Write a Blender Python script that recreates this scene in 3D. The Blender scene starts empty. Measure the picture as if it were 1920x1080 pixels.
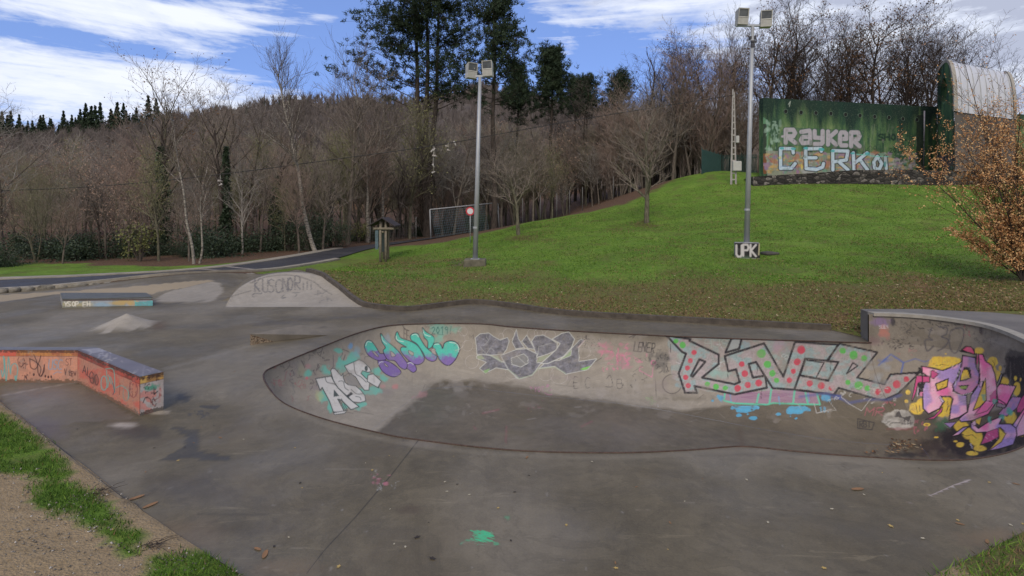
import bpy, math, random
import numpy as np
from mathutils import Vector
from mathutils.geometry import delaunay_2d_cdt
R = np.random.default_rng(7)
random.seed(7)
SC = bpy.context.scene
COL = SC.collection
PI = math.pi
CAMZ, F, HY = 2.4, 1000.0, 400.0

def W(px, py, z=0.0):                      # where the sight line of a photo pixel meets height z
    Y = (CAMZ - z) * F / (py - HY)
    return ((px - 960) * Y / F, Y, z)

def D(px, py, Y):                          # the same at a known distance
    return ((px - 960) * Y / F, Y, CAMZ - (py - HY) * Y / F)

# ---------------------------------------------------------------- linking and tagging
def mesh(name, v, f, mat=None, smooth=False, attrs=None):
    me = bpy.data.meshes.new(name)
    v = np.asarray(v, dtype=np.float32).reshape(-1, 3)
    if isinstance(f, np.ndarray):
        n = f.shape[1]
        me.vertices.add(len(v)); me.vertices.foreach_set('co', v.ravel())
        me.loops.add(f.size); me.loops.foreach_set('vertex_index', f.astype(np.int32).ravel())
        me.polygons.add(len(f)); me.polygons.foreach_set('loop_start', np.arange(0, f.size, n, dtype=np.int32))
        me.update(calc_edges=True)
    else:
        me.from_pydata([tuple(map(float, p)) for p in v], [], f)
        me.update()
    if smooth:
        me.polygons.foreach_set('use_smooth', np.ones(len(me.polygons), dtype=bool))
    for k, a in (attrs or {}).items():
        a = np.asarray(a, dtype=np.float32)
        if a.ndim == 1:
            at = me.attributes.new(k, 'FLOAT', 'POINT'); at.data.foreach_set('value', a)
        else:
            at = me.attributes.new(k, 'FLOAT_COLOR', 'POINT'); at.data.foreach_set('color', a.ravel())
    if mat: me.materials.append(mat)
    return me

def link(name, me, parent=None, loc=None):
    o = bpy.data.objects.new(name, me); COL.objects.link(o)
    if parent is not None: o.parent = parent
    if loc is not None: o.location = loc
    return o

def tag(o, label=None, cat=None, group=None, kind=None):
    if label: o['label'] = label
    if cat: o['category'] = cat
    if group: o['group'] = group
    if kind: o['kind'] = kind
    return o

def thing(name, label, cat, loc=(0, 0, 0), group=None, rz=0.0):
    o = bpy.data.objects.new(name, None); COL.objects.link(o)
    o.empty_display_size = .1
    o.location = loc; o.rotation_euler = (0, 0, rz)
    return tag(o, label, cat, group)

def dup(root, loc, rz=0.0, sc=(1, 1, 1), label=None, group=None):
    def cp(o, par):
        c = o.copy(); COL.objects.link(c); c.parent = par
        for ch in o.children: cp(ch, c)
        return c
    kids = list(root.children)
    r = root.copy(); COL.objects.link(r)
    r.location = loc; r.rotation_euler = (0, 0, rz); r.scale = sc
    for ch in kids: cp(ch, r)
    if label: r['label'] = label
    if group: r['group'] = group
    return r

class MB:
    """collects shapes for one mesh"""
    def __init__(s): s.v = []; s.f = []
    def add(s, v, f):
        n = len(s.v); s.v += [tuple(p) for p in v]; s.f += [tuple(i + n for i in q) for q in f]; return s
    def box(s, c, d, rz=0.0, bev=0.0):
        x, y, z = c; a, b, h = d[0] / 2, d[1] / 2, d[2] / 2
        cs, sn = math.cos(rz), math.sin(rz)
        if bev <= 0:
            P = [(-a, -b, -h), (a, -b, -h), (a, b, -h), (-a, b, -h), (-a, -b, h), (a, -b, h), (a, b, h), (-a, b, h)]
            Fc = [(0, 3, 2, 1), (4, 5, 6, 7), (0, 1, 5, 4), (1, 2, 6, 5), (2, 3, 7, 6), (3, 0, 4, 7)]
        else:
            e = bev
            P = []
            for (zz, i) in ((-h, e), (-h + e, 0), (h - e, 0), (h, e)):
                for (sx, sy) in ((-1, -1), (1, -1), (1, 1), (-1, 1)):
                    if i:
                        P.append((sx * (a - e), sy * (b - e), zz))
                    else:
                        P.append((sx * a, sy * b, zz))
            Fc = [(3, 2, 1, 0), (12, 13, 14, 15)]
            for l in range(3):
                for k in range(4):
                    Fc.append((l * 4 + k, l * 4 + (k + 1) % 4, l * 4 + 4 + (k + 1) % 4, l * 4 + 4 + k))
        s.add([(x + p[0] * cs - p[1] * sn, y + p[0] * sn + p[1] * cs, z + p[2]) for p in P], Fc); return s
    def tube(s, pts, rad, n=8, cap=True):
        pts = [Vector(p) for p in pts]
        if not hasattr(rad, '__len__'): rad = [rad] * len(pts)
        rings = []
        up = None
        for i, p in enumerate(pts):
            t = (pts[min(i + 1, len(pts) - 1)] - pts[max(i - 1, 0)]).normalized()
            if up is None:
                up = Vector((0, 0, 1)) if abs(t.z) < .9 else Vector((1, 0, 0))
            a = t.cross(up).normalized(); b = a.cross(t).normalized(); up = b
            rings.append([p + (a * math.cos(2 * PI * k / n) + b * math.sin(2 * PI * k / n)) * rad[i] for k in range(n)])
        v = [q for r in rings for q in r]; f = []
        for i in range(len(rings) - 1):
            for k in range(n):
                f.append((i * n + k, i * n + (k + 1) % n, i * n + n + (k + 1) % n, i * n + n + k))
        if cap:
            f.append(tuple(range(n - 1, -1, -1))); m = (len(rings) - 1) * n; f.append(tuple(range(m, m + n)))
        s.add(v, f); return s
    def quadlist(s, q):
        for a in q: s.add(a, [tuple(range(len(a)))])
        return s
    def build(s, name, mat, parent=None, smooth=False, loc=None):
        return link(name, mesh(name, s.v, s.f, mat, smooth), parent, loc)

def prisms(P0, P1, R0, R1, n=3):
    """many tapered n-sided prisms at once -> v, f (quads)"""
    P0, P1 = np.asarray(P0, float), np.asarray(P1, float); R0, R1 = np.asarray(R0, float), np.asarray(R1, float)
    t = P1 - P0; t /= np.linalg.norm(t, axis=1, keepdims=True) + 1e-9
    ref = np.where(np.abs(t[:, 2:3]) < .9, np.array([[0, 0, 1.]]), np.array([[1., 0, 0]]))
    a = np.cross(t, ref); a /= np.linalg.norm(a, axis=1, keepdims=True) + 1e-9
    b = np.cross(t, a)
    v = np.zeros((len(P0), 2 * n, 3))
    for k in range(n):
        d = a * math.cos(2 * PI * k / n) + b * math.sin(2 * PI * k / n)
        v[:, k] = P0 + d * R0[:, None]; v[:, n + k] = P1 + d * R1[:, None]
    base = (np.arange(len(P0)) * 2 * n)[:, None]
    q = []
    for k in range(n):
        q.append(base + np.array([[k, (k + 1) % n, n + (k + 1) % n, n + k]]))
    return v.reshape(-1, 3), np.concatenate(q, 0)

def catmull(pts, per=8, closed=False):
    P = np.asarray(pts, float); n = len(P); out = []
    rng = range(n) if closed else range(n - 1)
    for i in rng:
        if closed: p0, p1, p2, p3 = P[(i - 1) % n], P[i], P[(i + 1) % n], P[(i + 2) % n]
        else: p0, p1, p2, p3 = P[max(i - 1, 0)], P[i], P[i + 1], P[min(i + 2, n - 1)]
        for k in range(per):
            t = k / per
            out.append(.5 * ((2 * p1) + (-p0 + p2) * t + (2 * p0 - 5 * p1 + 4 * p2 - p3) * t * t + (-p0 + 3 * p1 - 3 * p2 + p3) * t ** 3))
    if not closed: out.append(P[-1])
    return np.array(out)

def resample(P, n, closed=False):
    if closed: P = np.vstack([P, P[:1]])
    d = np.r_[0, np.cumsum(np.linalg.norm(np.diff(P, axis=0), axis=1))]
    s = np.linspace(0, d[-1], n + 1)[:-1] if closed else np.linspace(0, d[-1], n)
    return np.stack([np.interp(s, d, P[:, k]) for k in range(P.shape[1])], 1)

def inpoly(px, py, poly):
    poly = np.asarray(poly, float); c = np.zeros(px.shape, bool)
    x0, y0 = poly[-1]
    for x1, y1 in poly:
        m = ((y1 > py) != (y0 > py))
        if y0 != y1: c ^= m & (px < (x0 - x1) * (py - y1) / (y0 - y1) + x1)
        x0, y0 = x1, y1
    return c

def sstep(a, b, x):
    t = np.clip((x - a) / (b - a), 0, 1); return t * t * (3 - 2 * t)

_h = np.random.default_rng(3).random((64, 64))
def vnoise(x, y):                          # tiling value noise, vectorised
    xi, yi = np.floor(x).astype(int), np.floor(y).astype(int); fx, fy = x - xi, y - yi
    fx = fx * fx * (3 - 2 * fx); fy = fy * fy * (3 - 2 * fy)
    g = lambda i, j: _h[i % 64, j % 64]
    return (g(xi, yi) * (1 - fx) + g(xi + 1, yi) * fx) * (1 - fy) + (g(xi, yi + 1) * (1 - fx) + g(xi + 1, yi + 1) * fx) * fy
def fnoise(x, y, o=3):
    s = 0; a = .5
    for k in range(o): s = s + a * vnoise(x * 2 ** k + 13 * k, y * 2 ** k + 7 * k); a *= .5
    return s / (1 - .5 ** o)

# ---------------------------------------------------------------- materials
def srgb(c):
    c = np.asarray(c, float) / 255.0
    return np.where(c <= .04045, c / 12.92, ((c + .055) / 1.055) ** 2.4)

class NT:
    def __init__(s, name, disp=False):
        s.m = bpy.data.materials.new(name); s.m.use_nodes = True
        s.t = s.m.node_tree; s.t.nodes.clear()
        s.out = s.n('ShaderNodeOutputMaterial'); s.b = s.n('ShaderNodeBsdfPrincipled')
        s.l(s.b.outputs[0], s.out.inputs[0])
        s.tc = s.n('ShaderNodeTexCoord').outputs['Object']
    def n(s, t, **k):
        o = s.t.nodes.new(t)
        for a, b in k.items(): setattr(o, a, b)
        return o
    def l(s, a, b): s.t.links.new(a, b)
    def setin(s, sock, v):
        if isinstance(v, (int, float)): sock.default_value = v
        elif isinstance(v, (tuple, list, np.ndarray)): sock.default_value = (*[float(q) for q in v], 1.0)[:len(sock.default_value)]
        else: s.l(v, sock)
    def noise(s, scale, detail=4, rough=.6, vec=None, dist=0.0):
        o = s.n('ShaderNodeTexNoise'); o.inputs['Scale'].default_value = scale; o.inputs['Detail'].default_value = detail
        o.inputs['Roughness'].default_value = rough; o.inputs['Distortion'].default_value = dist
        s.l(vec or s.tc, o.inputs['Vector']); return o.outputs['Fac']
    def voro(s, scale, feat='F1', out='Distance', vec=None):
        o = s.n('ShaderNodeTexVoronoi', feature=feat); o.inputs['Scale'].default_value = scale
        s.l(vec or s.tc, o.inputs['Vector']); return o.outputs[out]
    def scale(s, v, vec=None):
        o = s.n('ShaderNodeMapping'); o.inputs['Scale'].default_value = v; s.l(vec or s.tc, o.inputs['Vector']); return o.outputs[0]
    def ramp(s, fac, stops):
        o = s.n('ShaderNodeValToRGB'); e = o.color_ramp.elements
        while len(e) < len(stops): e.new(.5)
        for i, (p, c) in enumerate(stops):
            e[i].position = p
            if isinstance(c, (int, float)): c = (c, c, c)
            e[i].color = (*[float(q) for q in c], 1)
        s.l(fac, o.inputs[0]); return o.outputs[0]
    def mix(s, f, a, b, mode='MIX'):
        o = s.n('ShaderNodeMix', data_type='RGBA', blend_type=mode)
        s.setin(o.inputs[0], f); s.setin(o.inputs[6], a); s.setin(o.inputs[7], b); return o.outputs[2]
    def math(s, op, a, b=0.0, clamp=False):
        o = s.n('ShaderNodeMath', operation=op, use_clamp=clamp); s.setin(o.inputs[0], a); s.setin(o.inputs[1], b); return o.outputs[0]
    def attr(s, name, out='Fac'):
        return s.n('ShaderNodeAttribute', attribute_name=name).outputs[out]
    def bump(s, h, strength=.3, dist=.02, normal=None):
        o = s.n('ShaderNodeBump'); o.inputs['Strength'].default_value = strength; o.inputs['Distance'].default_value = dist
        s.l(h, o.inputs['Height'])
        if normal is not None: s.l(normal, o.inputs['Normal'])
        s.l(o.outputs[0], s.b.inputs['Normal']); return o.outputs[0]
    def base(s, c): s.setin(s.b.inputs['Base Color'], c); return s
    def rough(s, r): s.setin(s.b.inputs['Roughness'], r); return s
    def spec(s, r): s.setin(s.b.inputs['Specular IOR Level'], r); return s
    def metal(s, r): s.setin(s.b.inputs['Metallic'], r); return s
    def done(s): return s.m
    def painted(s, basecol):               # spray paint over the base, from the mesh's own colour layer
        a = s.n('ShaderNodeAttribute', attribute_name='Paint')
        wear = s.ramp(s.math('ADD', s.math('MULTIPLY', s.noise(45, 3, .7), .5), s.math('MULTIPLY', s.noise(6, 5, .7), .5)), [(.36, .55), (.48, 1)])
        return s.mix(s.math('MULTIPLY', a.outputs['Alpha'], wear), basecol, a.outputs['Color'])

def plain(name, c, rough=.7, metal=0.0, var=.25, sc=6.0, bump=.15, bd=.01, spec=.5):
    m = NT(name); n = m.noise(sc, 5)
    c = np.asarray(c, float)
    m.base(m.ramp(n, [(.25, c * (1 - var)), (.75, np.minimum(c * (1 + var), .9))])).rough(rough).metal(metal).spec(spec)
    if bump: m.bump(m.noise(sc * 6, 4), bump, bd)
    return m.done()

# ---------------------------------------------------------------- spray paint: drawn in sheet coordinates, stored per vertex
KP = 1.12
GL = {
 'A': [[(0, 1), (.5, 0), (1, 1)], [(.2, .65), (.8, .65)]], 'B': [[(0, 0), (0, 1), (.8, 1), (1, .75), (.7, .5), (0, .5)], [(.7, .5), (.9, .25), (.7, 0), (0, 0)]],
 'C': [[(1, .12), (.6, 0), (.1, .2), (0, .6), (.3, 1), (1, .95)]], 'D': [[(0, 0), (0, 1), (.6, 1), (1, .6), (.9, .2), (.5, 0), (0, 0)]],
 'E': [[(1, 0), (0, 0), (0, 1), (1, 1)], [(0, .5), (.8, .5)]], 'F': [[(1, 0), (0, 0), (0, 1)], [(0, .5), (.8, .5)]], 'G': [[(1, .15), (.5, 0), (0, .4), (.2, .95), (.9, 1), (1, .55), (.55, .55)]],
 'H': [[(0, 0), (0, 1)], [(1, 0), (1, 1)], [(0, .5), (1, .5)]], 'I': [[(.5, 0), (.5, 1)]], 'K': [[(0, 0), (0, 1)], [(1, 0), (.1, .5), (1, 1)]],
 'L': [[(0, 0), (0, 1), (1, 1)]], 'M': [[(0, 1), (0, 0), (.5, .6), (1, 0), (1, 1)]], 'N': [[(0, 1), (0, 0), (1, 1), (1, 0)]],
 'O': [[(.5, 0), (.05, .3), (.05, .7), (.5, 1), (.95, .7), (.95, .3), (.5, 0)]], 'P': [[(0, 1), (0, 0), (.8, 0), (1, .25), (.8, .5), (0, .5)]],
 'R': [[(0, 1), (0, 0), (.8, 0), (1, .25), (.8, .5), (.1, .5), (1, 1)]], 'S': [[(1, .1), (.4, 0), (0, .25), (.3, .48), (.8, .55), (1, .8), (.6, 1), (0, .92)]],
 'T': [[(0, 0), (1, 0)], [(.5, 0), (.5, 1)]], 'U': [[(0, 0), (0, .8), (.3, 1), (.8, 1), (1, .8), (1, 0)]], 'V': [[(0, 0), (.5, 1), (1, 0)]],
 'W': [[(0, 0), (.25, 1), (.5, .4), (.75, 1), (1, 0)]], 'X': [[(0, 0), (1, 1)], [(1, 0), (0, 1)]], 'Y': [[(0, 0), (.5, .5), (1, 0)], [(.5, .5), (.5, 1)]],
 '0': [[(.5, 0), (0, .5), (.5, 1), (1, .5), (.5, 0)]], '1': [[(.2, .2), (.6, 0), (.6, 1)]], '2': [[(0, .2), (.5, 0), (.9, .3), (0, 1), (1, 1)]],
 '3': [[(0, .05), (.8, 0), (1, .2), (.4, .45), (1, .6), (.9, .95), (.2, 1)]], '8': [[(.5, 0), (.1, .25), (.9, .7), (.5, 1), (.1, .75), (.9, .25), (.5, 0)]],
 '9': [[(.9, .35), (.4, .5), (.1, .25), (.5, 0), (.9, .2), (.8, 1)]], '!': [[(.6, 0), (.4, .7)], [(.35, .95), (.36, 1)]], '.': [[(.4, .97), (.5, 1)]],
 'a': [[(.05, .1), (.9, 0), (1, .2), (1, 1)], [(1, .5), (.2, .5), (0, .75), (.2, 1), (1, .95)]], 'y': [[(0, 0), (0, .5), (.9, .55)], [(1, 0), (1, .9), (.8, 1), (0, 1)]],
 'e': [[(0, .5), (.95, .5), (.95, .1), (.7, 0), (.2, 0), (0, .2), (0, .85), (.2, 1), (.95, 1)]],
}
class Sheet:
    """colours the points (px,py) of one surface"""
    def __init__(s, px, py):
        s.px, s.py = np.asarray(px, float), np.asarray(py, float)
        s.c = np.zeros((len(s.px), 4)); s.o = (0, 0, 1.0)
        s.wob = (fnoise(s.px * .11, s.py * .11) - .5)
    def at(s, x0, y0, k): s.o = (x0, y0, k); return s
    def T(s, p): p = np.asarray(p, float).reshape(-1, 2); return np.stack([s.o[0] + p[:, 0] / s.o[2], s.o[1] + p[:, 1] / s.o[2]], 1)
    def put(s, idx, a, col):
        if callable(col): rgb = col(s.px[idx], s.py[idx])
        else: rgb = srgb(col)[None, :] * KP
        rgb = np.minimum(rgb, .85)
        a = np.clip(a, 0, 1)[:, None]; A = s.c[idx, 3:4]; na = a + A * (1 - a)
        s.c[idx, :3] = np.where(na > 1e-4, (rgb * a + s.c[idx, :3] * A * (1 - a)) / np.maximum(na, 1e-4), 0)
        s.c[idx, 3:4] = na
    def box(s, P, pad):
        return np.nonzero((s.px > P[:, 0].min() - pad) & (s.px < P[:, 0].max() + pad) & (s.py > P[:, 1].min() - pad) & (s.py < P[:, 1].max() + pad))[0]
    def line(s, pts, w, col, al=1.0, soft=.5, smooth=False, closed=False, rag=0.0):
        P = s.T(pts); w = w / s.o[2]
        if closed: P = np.vstack([P, P[:1]])
        if smooth and len(P) > 2: P = catmull(P, 5)
        i = s.box(P, w + 2)
        if len(i) == 0: return s
        x, y = s.px[i], s.py[i]; d = np.full(len(i), 1e9)
        for (a, b) in zip(P[:-1], P[1:]):
            ab = b - a; L = ab @ ab + 1e-9
            t = np.clip(((x - a[0]) * ab[0] + (y - a[1]) * ab[1]) / L, 0, 1)
            d = np.minimum(d, np.hypot(x - a[0] - t * ab[0], y - a[1] - t * ab[1]))
        a = np.clip((w / 2 + soft - d + rag * s.wob[i]) / (2 * soft), 0, 1) * al
        k = a > 0; s.put(i[k], a[k], col); return s
    def poly(s, pts, col, al=1.0, line=None, lw=0, smooth=False, dark=0):
        P = s.T(pts)
        if smooth: P = catmull(P, 5, True)
        i = s.box(P, 1)
        if len(i):
            k = i[inpoly(s.px[i], s.py[i], P)]
            s.put(k, np.full(len(k), al), col)
        if line is not None:
            o = s.o; s.o = (0, 0, 1.0); s.line(P, lw / o[2], line, closed=True); s.o = o
        return s
    def ell(s, cx, cy, rx, ry, col, al=1.0, soft=.15, rag=0.0):
        c = s.T((cx, cy))[0]; rx /= s.o[2]; ry /= s.o[2]
        i = np.nonzero((np.abs(s.px - c[0]) < rx * 1.6 + 1) & (np.abs(s.py - c[1]) < ry * 1.6 + 1))[0]
        d = np.hypot((s.px[i] - c[0]) / rx, (s.py[i] - c[1]) / ry) + rag * s.wob[i] * 2
        a = np.clip((1 + soft / 2 - d) / soft, 0, 1) * al
        k = a > 0; s.put(i[k], a[k], col); return s
    def ring(s, cx, cy, r, w, col, al=1.0, a0=0, a1=2 * PI, ry=None):
        t = np.linspace(a0, a1, 20); return s.line(np.stack([cx + r * np.cos(t), cy + (ry or r) * np.sin(t)], 1), w, col, al)
    def text(s, st, x, y, w, h, lw, col, al=1.0, slant=0.0, dy=0.0, out=None, ow=0, gap=.25, smooth=False, jig=0.0, soft=.5):
        cw = w / len(st); passes = ([(out, lw + 2 * ow)] if out is not None else []) + [(col, lw)]
        j = np.random.default_rng(len(st) * 7 + abs(int(x))); J = [j.normal(0, jig, 2) for _ in st]
        for (cc, ww) in passes:
            for i, ch in enumerate(st):
                for g in GL.get(ch, []):
                    s.line([(x + i * cw + J[i][0] + (gx * (1 - gap)) * cw + (1 - gy) * slant, y + J[i][1] + gy * h + dy * (i + gx * .8)) for gx, gy in g], ww, cc, al, smooth=smooth, soft=soft)
        return s
    def scrawl(s, x, y, w, h, n, lw, col, al=.9, seed=0):
        r = np.random.default_rng(seed)
        for k in range(n):
            cx, cy = x + r.random() * w, y + r.random() * h; m = r.integers(3, 7)
            s.line(np.stack([cx + np.cumsum(r.normal(0, .10 * w / max(1, n ** .5) + 2, m)), cy + np.cumsum(r.normal(0, .25 * h / max(1, n ** .5) + 2, m))], 1), lw, col, al, smooth=True)
        return s
def proj(v):
    v = np.asarray(v, float); y = np.maximum(v[:, 1], .1)
    return 960 + F * v[:, 0] / y, HY + F * (CAMZ - v[:, 2]) / y
# ================================================================ shared lines in plan
def PW(l, z=0.0): return [W(x, y, z)[:2] for x, y in l]
LIP = PW([(495, 700), (500, 722), (530, 755), (600, 784), (700, 810), (780, 825), (960, 845), (1150, 850), (1290, 845)]) + PW([(1390, 838), (1480, 846), (1600, 856), (1760, 864), (1850, 858), (1920, 838)]) + \
    [(6.2, 6.05), (7.0, 6.9), (7.58, 7.9), (7.89, 8.87), (7.65, 9.5), (7.2, 9.82), (6.64, 9.92)] + \
    PW([(1625, 643), (1500, 639), (1400, 636), (1250, 630), (1060, 620), (960, 613), (890, 607), (750, 609), (680, 622), (600, 652), (520, 685)])
lip = resample(catmull(LIP, 10, True), 1800, True)
# lip: starts at the left end, runs along the near side, round the right end and back along the far side
n_ = len(lip)
CEN = np.array([2.2, 8.2])
def bowl_floor(X): return -(0.98 + .42 * sstep(1.5, 6.0, X))
# stretch where the wall is raised
iA = int(np.argmin(np.hypot(lip[:, 0] - 6.3, lip[:, 1] - 6.15)))
iT = int(np.argmin(np.hypot(lip[:, 0] - 7.3, lip[:, 1] - 7.3)))
iB = int(np.argmin(np.hypot(lip[:, 0] - 6.64, lip[:, 1] - 9.91)))
EXT = .53
topz = np.zeros(n_)
ii = np.arange(n_)
topz = np.where((ii >= iA) & (ii <= iB), EXT * sstep(iA, iT, ii.astype(float)), 0.0)

# deck surface height ---------------------------------------------------------
def deck_z(X, Y):
    X = np.asarray(X, float); Y = np.asarray(Y, float)
    u = (X + 5.6 + .42 * np.clip(Y - 13.7, 0, 4)) / 1.75; s = np.sqrt(np.clip(1 - u * u, 0, 1)); v = (Y - 13.7) / 2.4
    q = np.clip(v / np.maximum(s, .05), 0, 1)
    back = 1 - .62 * sstep(1.0, 2.6, v)
    right = np.where(u > 0, np.maximum(s, .0), s)
    z = .60 * s * q ** 1.7 * np.where(v > s, back, 1)
    # behind the bank the deck stays up and falls away to the path
    b = sstep(15.2, 17.5, Y) * sstep(-9.5, -7.6, X) * .17
    l = .16 * sstep(15.0, 18.0, Y) * sstep(-8.5, -10.5, X)
    l2 = .12 * sstep(14.4, 16.8, Y) * np.exp(-((X + 11.2) / 1.5) ** 2)
    m = .27 * np.clip(1 - np.hypot((X + 8.2) / .60, (Y - 11.35) / .55), 0, 1) ** 1.05
    return np.maximum(np.maximum(z, b), l + l2) + m

KERB = [(-6.7, 17.4), (-6.2, 16.5), (-5.5, 15.7), (-4.85, 15.0), (-4.25, 14.25), (-3.65, 13.6), (-2.6, 13.1), (-1.7, 13.75), (-1.0, 14.15), (0, 13.6), (1.27, 12.6), (3.98, 11.7), (5.8, 11.16), (6.55, 10.95)]
KERBC = catmull(KERB, 6)
BACK = [(6.75, 10.32), (7.9, 10.3), (9.0, 10.0), (9.8, 9.4), (10.6, 8.2)]
PLAZA = [(-22, 12.6), (-14, 11), (-9, 8.5), (-6.49, 6.76), (-5.4, 6.0), (-4.2, 5.15), (-3.2, 4.44), (-2.5, 3.97), (-1.8, 3.53), (-.9, 3.05), (.5, 2.75), (2.0, 3.05), (2.75, 3.5), (3.84, 4.0), (5.6, 4.3), (8.2, 4.8), (10.3, 6.3)] + BACK[::-1] + [tuple(p) for p in KERBC[::-1]] + \
    [(-7.5, 19.6), (-8.6, 21.2), (-9.6, 19.9), (-11, 18.85), (-13, 17.25), (-15.2, 15.8), (-22, 13.9)]
PL = []
for a, b in zip(PLAZA, PLAZA[1:] + PLAZA[:1]):
    n = max(1, int(math.hypot(b[0] - a[0], b[1] - a[1]) / .25))
    for k in range(n): PL.append((a[0] + (b[0] - a[0]) * k / n, a[1] + (b[1] - a[1]) * k / n))
PL = np.array(PL)

def cdt(pts, loops, keep):
    V = [Vector((float(x), float(y))) for x, y in pts]; E = []
    for lp in loops:
        s = len(V); V += [Vector((float(x), float(y))) for x, y in lp]
        E += [(s + i, s + (i + 1) % len(lp)) for i in range(len(lp))]
    r = delaunay_2d_cdt(V, E, [], 0, 1e-5)
    v = np.array([(p.x, p.y) for p in r[0]]); f = np.array([t for t in r[2] if len(t) == 3])
    c = v[f].mean(1); f = f[keep(c[:, 0], c[:, 1])]
    used = np.unique(f); mp = -np.ones(len(v), int); mp[used] = np.arange(len(used))
    v, f = v[used], mp[f]
    a, b, c = v[f[:, 0]], v[f[:, 1]], v[f[:, 2]]
    cr = (b[:, 0] - a[:, 0]) * (c[:, 1] - a[:, 1]) - (b[:, 1] - a[:, 1]) * (c[:, 0] - a[:, 0])
    f[cr < 0] = f[cr < 0][:, ::-1]
    return v, f[np.abs(cr) > 1e-9]

# ================================================================ materials of the park
def concrete(name, dark, light, wetcol, brown):
    m = NT(name)
    n1 = m.noise(.9, 6, .62); n2 = m.noise(7, 5, .6); n3 = m.noise(55, 3, .7)
    mm = m.math('ADD', m.math('MULTIPLY', n1, .45), m.math('MULTIPLY', n2, .3)); mm = m.math('ADD', mm, m.math('MULTIPLY', n3, .25))
    dry = m.ramp(mm, [(.36, dark), (.64, light)])
    stains = m.ramp(m.noise(.55, 7, .7, dist=.8), [(.52, 0), (.66, .75)])
    wet = m.ramp(mm, [(.36, np.array(wetcol) * .62), (.64, np.array(wetcol) * 1.28)])
    wet = m.mix(stains, wet, brown)
    tide = m.ramp(m.noise(.8, 9, .68, dist=1.4), [(.47, .0), (.485, .45), (.50, .12), (.56, .30), (.575, 0)])
    scuff = m.ramp(m.noise(3.2, 7, .8, m.scale((.35, 2.2, 1)), 1.0), [(.60, 0), (.66, .5)])
    grit = m.ramp(m.noise(160, 2, .8), [(.62, 0), (.7, .55)])
    wet = m.mix(tide, wet, np.array(wetcol) * .52); wet = m.mix(scuff, wet, np.array(wetcol) * 1.7); wet = m.mix(grit, wet, np.array(wetcol) * 2.0)
    dry = m.mix(m.math('MULTIPLY', tide, .7), dry, np.array(dark) * .72); dry = m.mix(m.math('MULTIPLY', scuff, .5), dry, np.array(light) * 1.2)
    specks = m.ramp(m.voro(34), [(.035, 1), (.05, 0)])
    wa = m.attr('Wet')
    c = m.mix(wa, dry, wet)
    c = m.mix(m.math('MULTIPLY', specks, .35), c, (.28, .26, .23))
    m.base(m.painted(c))
    pud = m.ramp(m.noise(.7, 4, .55), [(.45, .68), (.64, .36)])
    m.spec(.38)
    m.rough(m.mix(wa, (.85,) * 3, m.mix(m.attr('Puddle'), pud, (.3,) * 3)))
    m.bump(m.math('ADD', n3, m.math('MULTIPLY', n2, .6)), .25, .006)
    return m.done()
M_DECK = concrete('wet concrete', (.245, .222, .19), (.35, .32, .275), (.130, .109, .071), (.108, .086, .053))
M_BOWL = concrete('bowl concrete', (.238, .212, .176), (.345, .312, .262), (.102, .083, .056), (.112, .089, .054))

# ================================================================ PAVED DECK
gx = []
for py in list(np.arange(508, 560, 1.5)) + list(np.arange(560, 1200, 4.5)):
    Y = CAMZ * F / (py - HY)
    st = .0052 * Y if py > 560 else .004 * Y
    xs = np.arange(-1.0 * Y, 1.0 * Y, st)
    gx.append(np.stack([xs + R.uniform(-.2, .2, len(xs)) * st, np.full(len(xs), Y)], 1))
def patch(cx, cy, rx, ry, st):
    x, y = np.meshgrid(np.arange(cx - rx, cx + rx, st), np.arange(cy - ry, cy + ry, st)); return np.stack([x.ravel() + R.uniform(-.2, .2, x.size) * st, y.ravel()], 1)
c1 = W(906, 1006); gx.append(patch(c1[0], c1[1], .12, .1, .0042))
for (px, py, rx, ry) in ((372, 775, .25, .25), (722, 898, .2, .14), (230, 600, .7, .7)):
    c1 = W(px, py); gx.append(patch(c1[0], c1[1], rx, ry, .014))
gx.append(patch(-5.6, 15.0, 2.2, 1.7, .035))
crk = resample(np.array([W(784, 826)[:2], W(735, 889)[:2], W(668, 968)[:2], W(608, 1032)[:2], W(575, 1075)[:2]]), 260)
for o in (-.012, -.006, 0, .006, .012): gx.append(crk + np.array([o, 0]))
sc2 = resample(np.array([W(1745, 928)[:2], W(1790, 908)[:2], W(1818, 900)[:2]]), 120)
for o in (-.006, 0, .006): gx.append(sc2 + np.array([o, o]))
gx = np.vstack(gx)
inner = lip
ok = inpoly(gx[:, 0], gx[:, 1], PL) & ~inpoly(gx[:, 0], gx[:, 1], lip)
gx = gx[ok]
hole = lip[::6]
dv, df = cdt(gx, [PL, hole], lambda x, y: inpoly(x, y, PL) & ~inpoly(x, y, hole))
dz = deck_z(dv[:, 0], dv[:, 1])
DV = np.c_[dv, dz]
px, py = proj(DV)
# dryness: banks and mound are dry and pale, the rest is wet
X, Y = dv[:, 0], dv[:, 1]
u = (X + 5.6 + .42 * np.clip(Y - 13.7, 0, 4)) / 1.75; v = (Y - 13.7) / 2.4; s = np.sqrt(np.clip(1 - u * u, 0, 1))
jag = (fnoise(X * 2.2, Y * 2.2) - .5)
dry = ((v > -.01) & (v < s * 1.12 + .03) & (np.abs(u) < 1)).astype(float)
dry = np.maximum(dry, (np.hypot((X + 8.2) / .66, (Y - 11.35) / .63) + jag * .3 < .92) * 1.0)
bank2 = inpoly(px, py, [(283, 568), (312, 548), (400, 527), (412, 531), (420, 545), (398, 566)]); dry = np.maximum(dry, bank2 * .85)
sand = inpoly(px, py, [(-40, 556), (0, 553), (200, 541), (395, 524), (406, 530), (300, 547), (285, 553), (105, 552), (0, 566), (-40, 568)])
wet = 1 - np.clip(dry, 0, 1)
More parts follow.
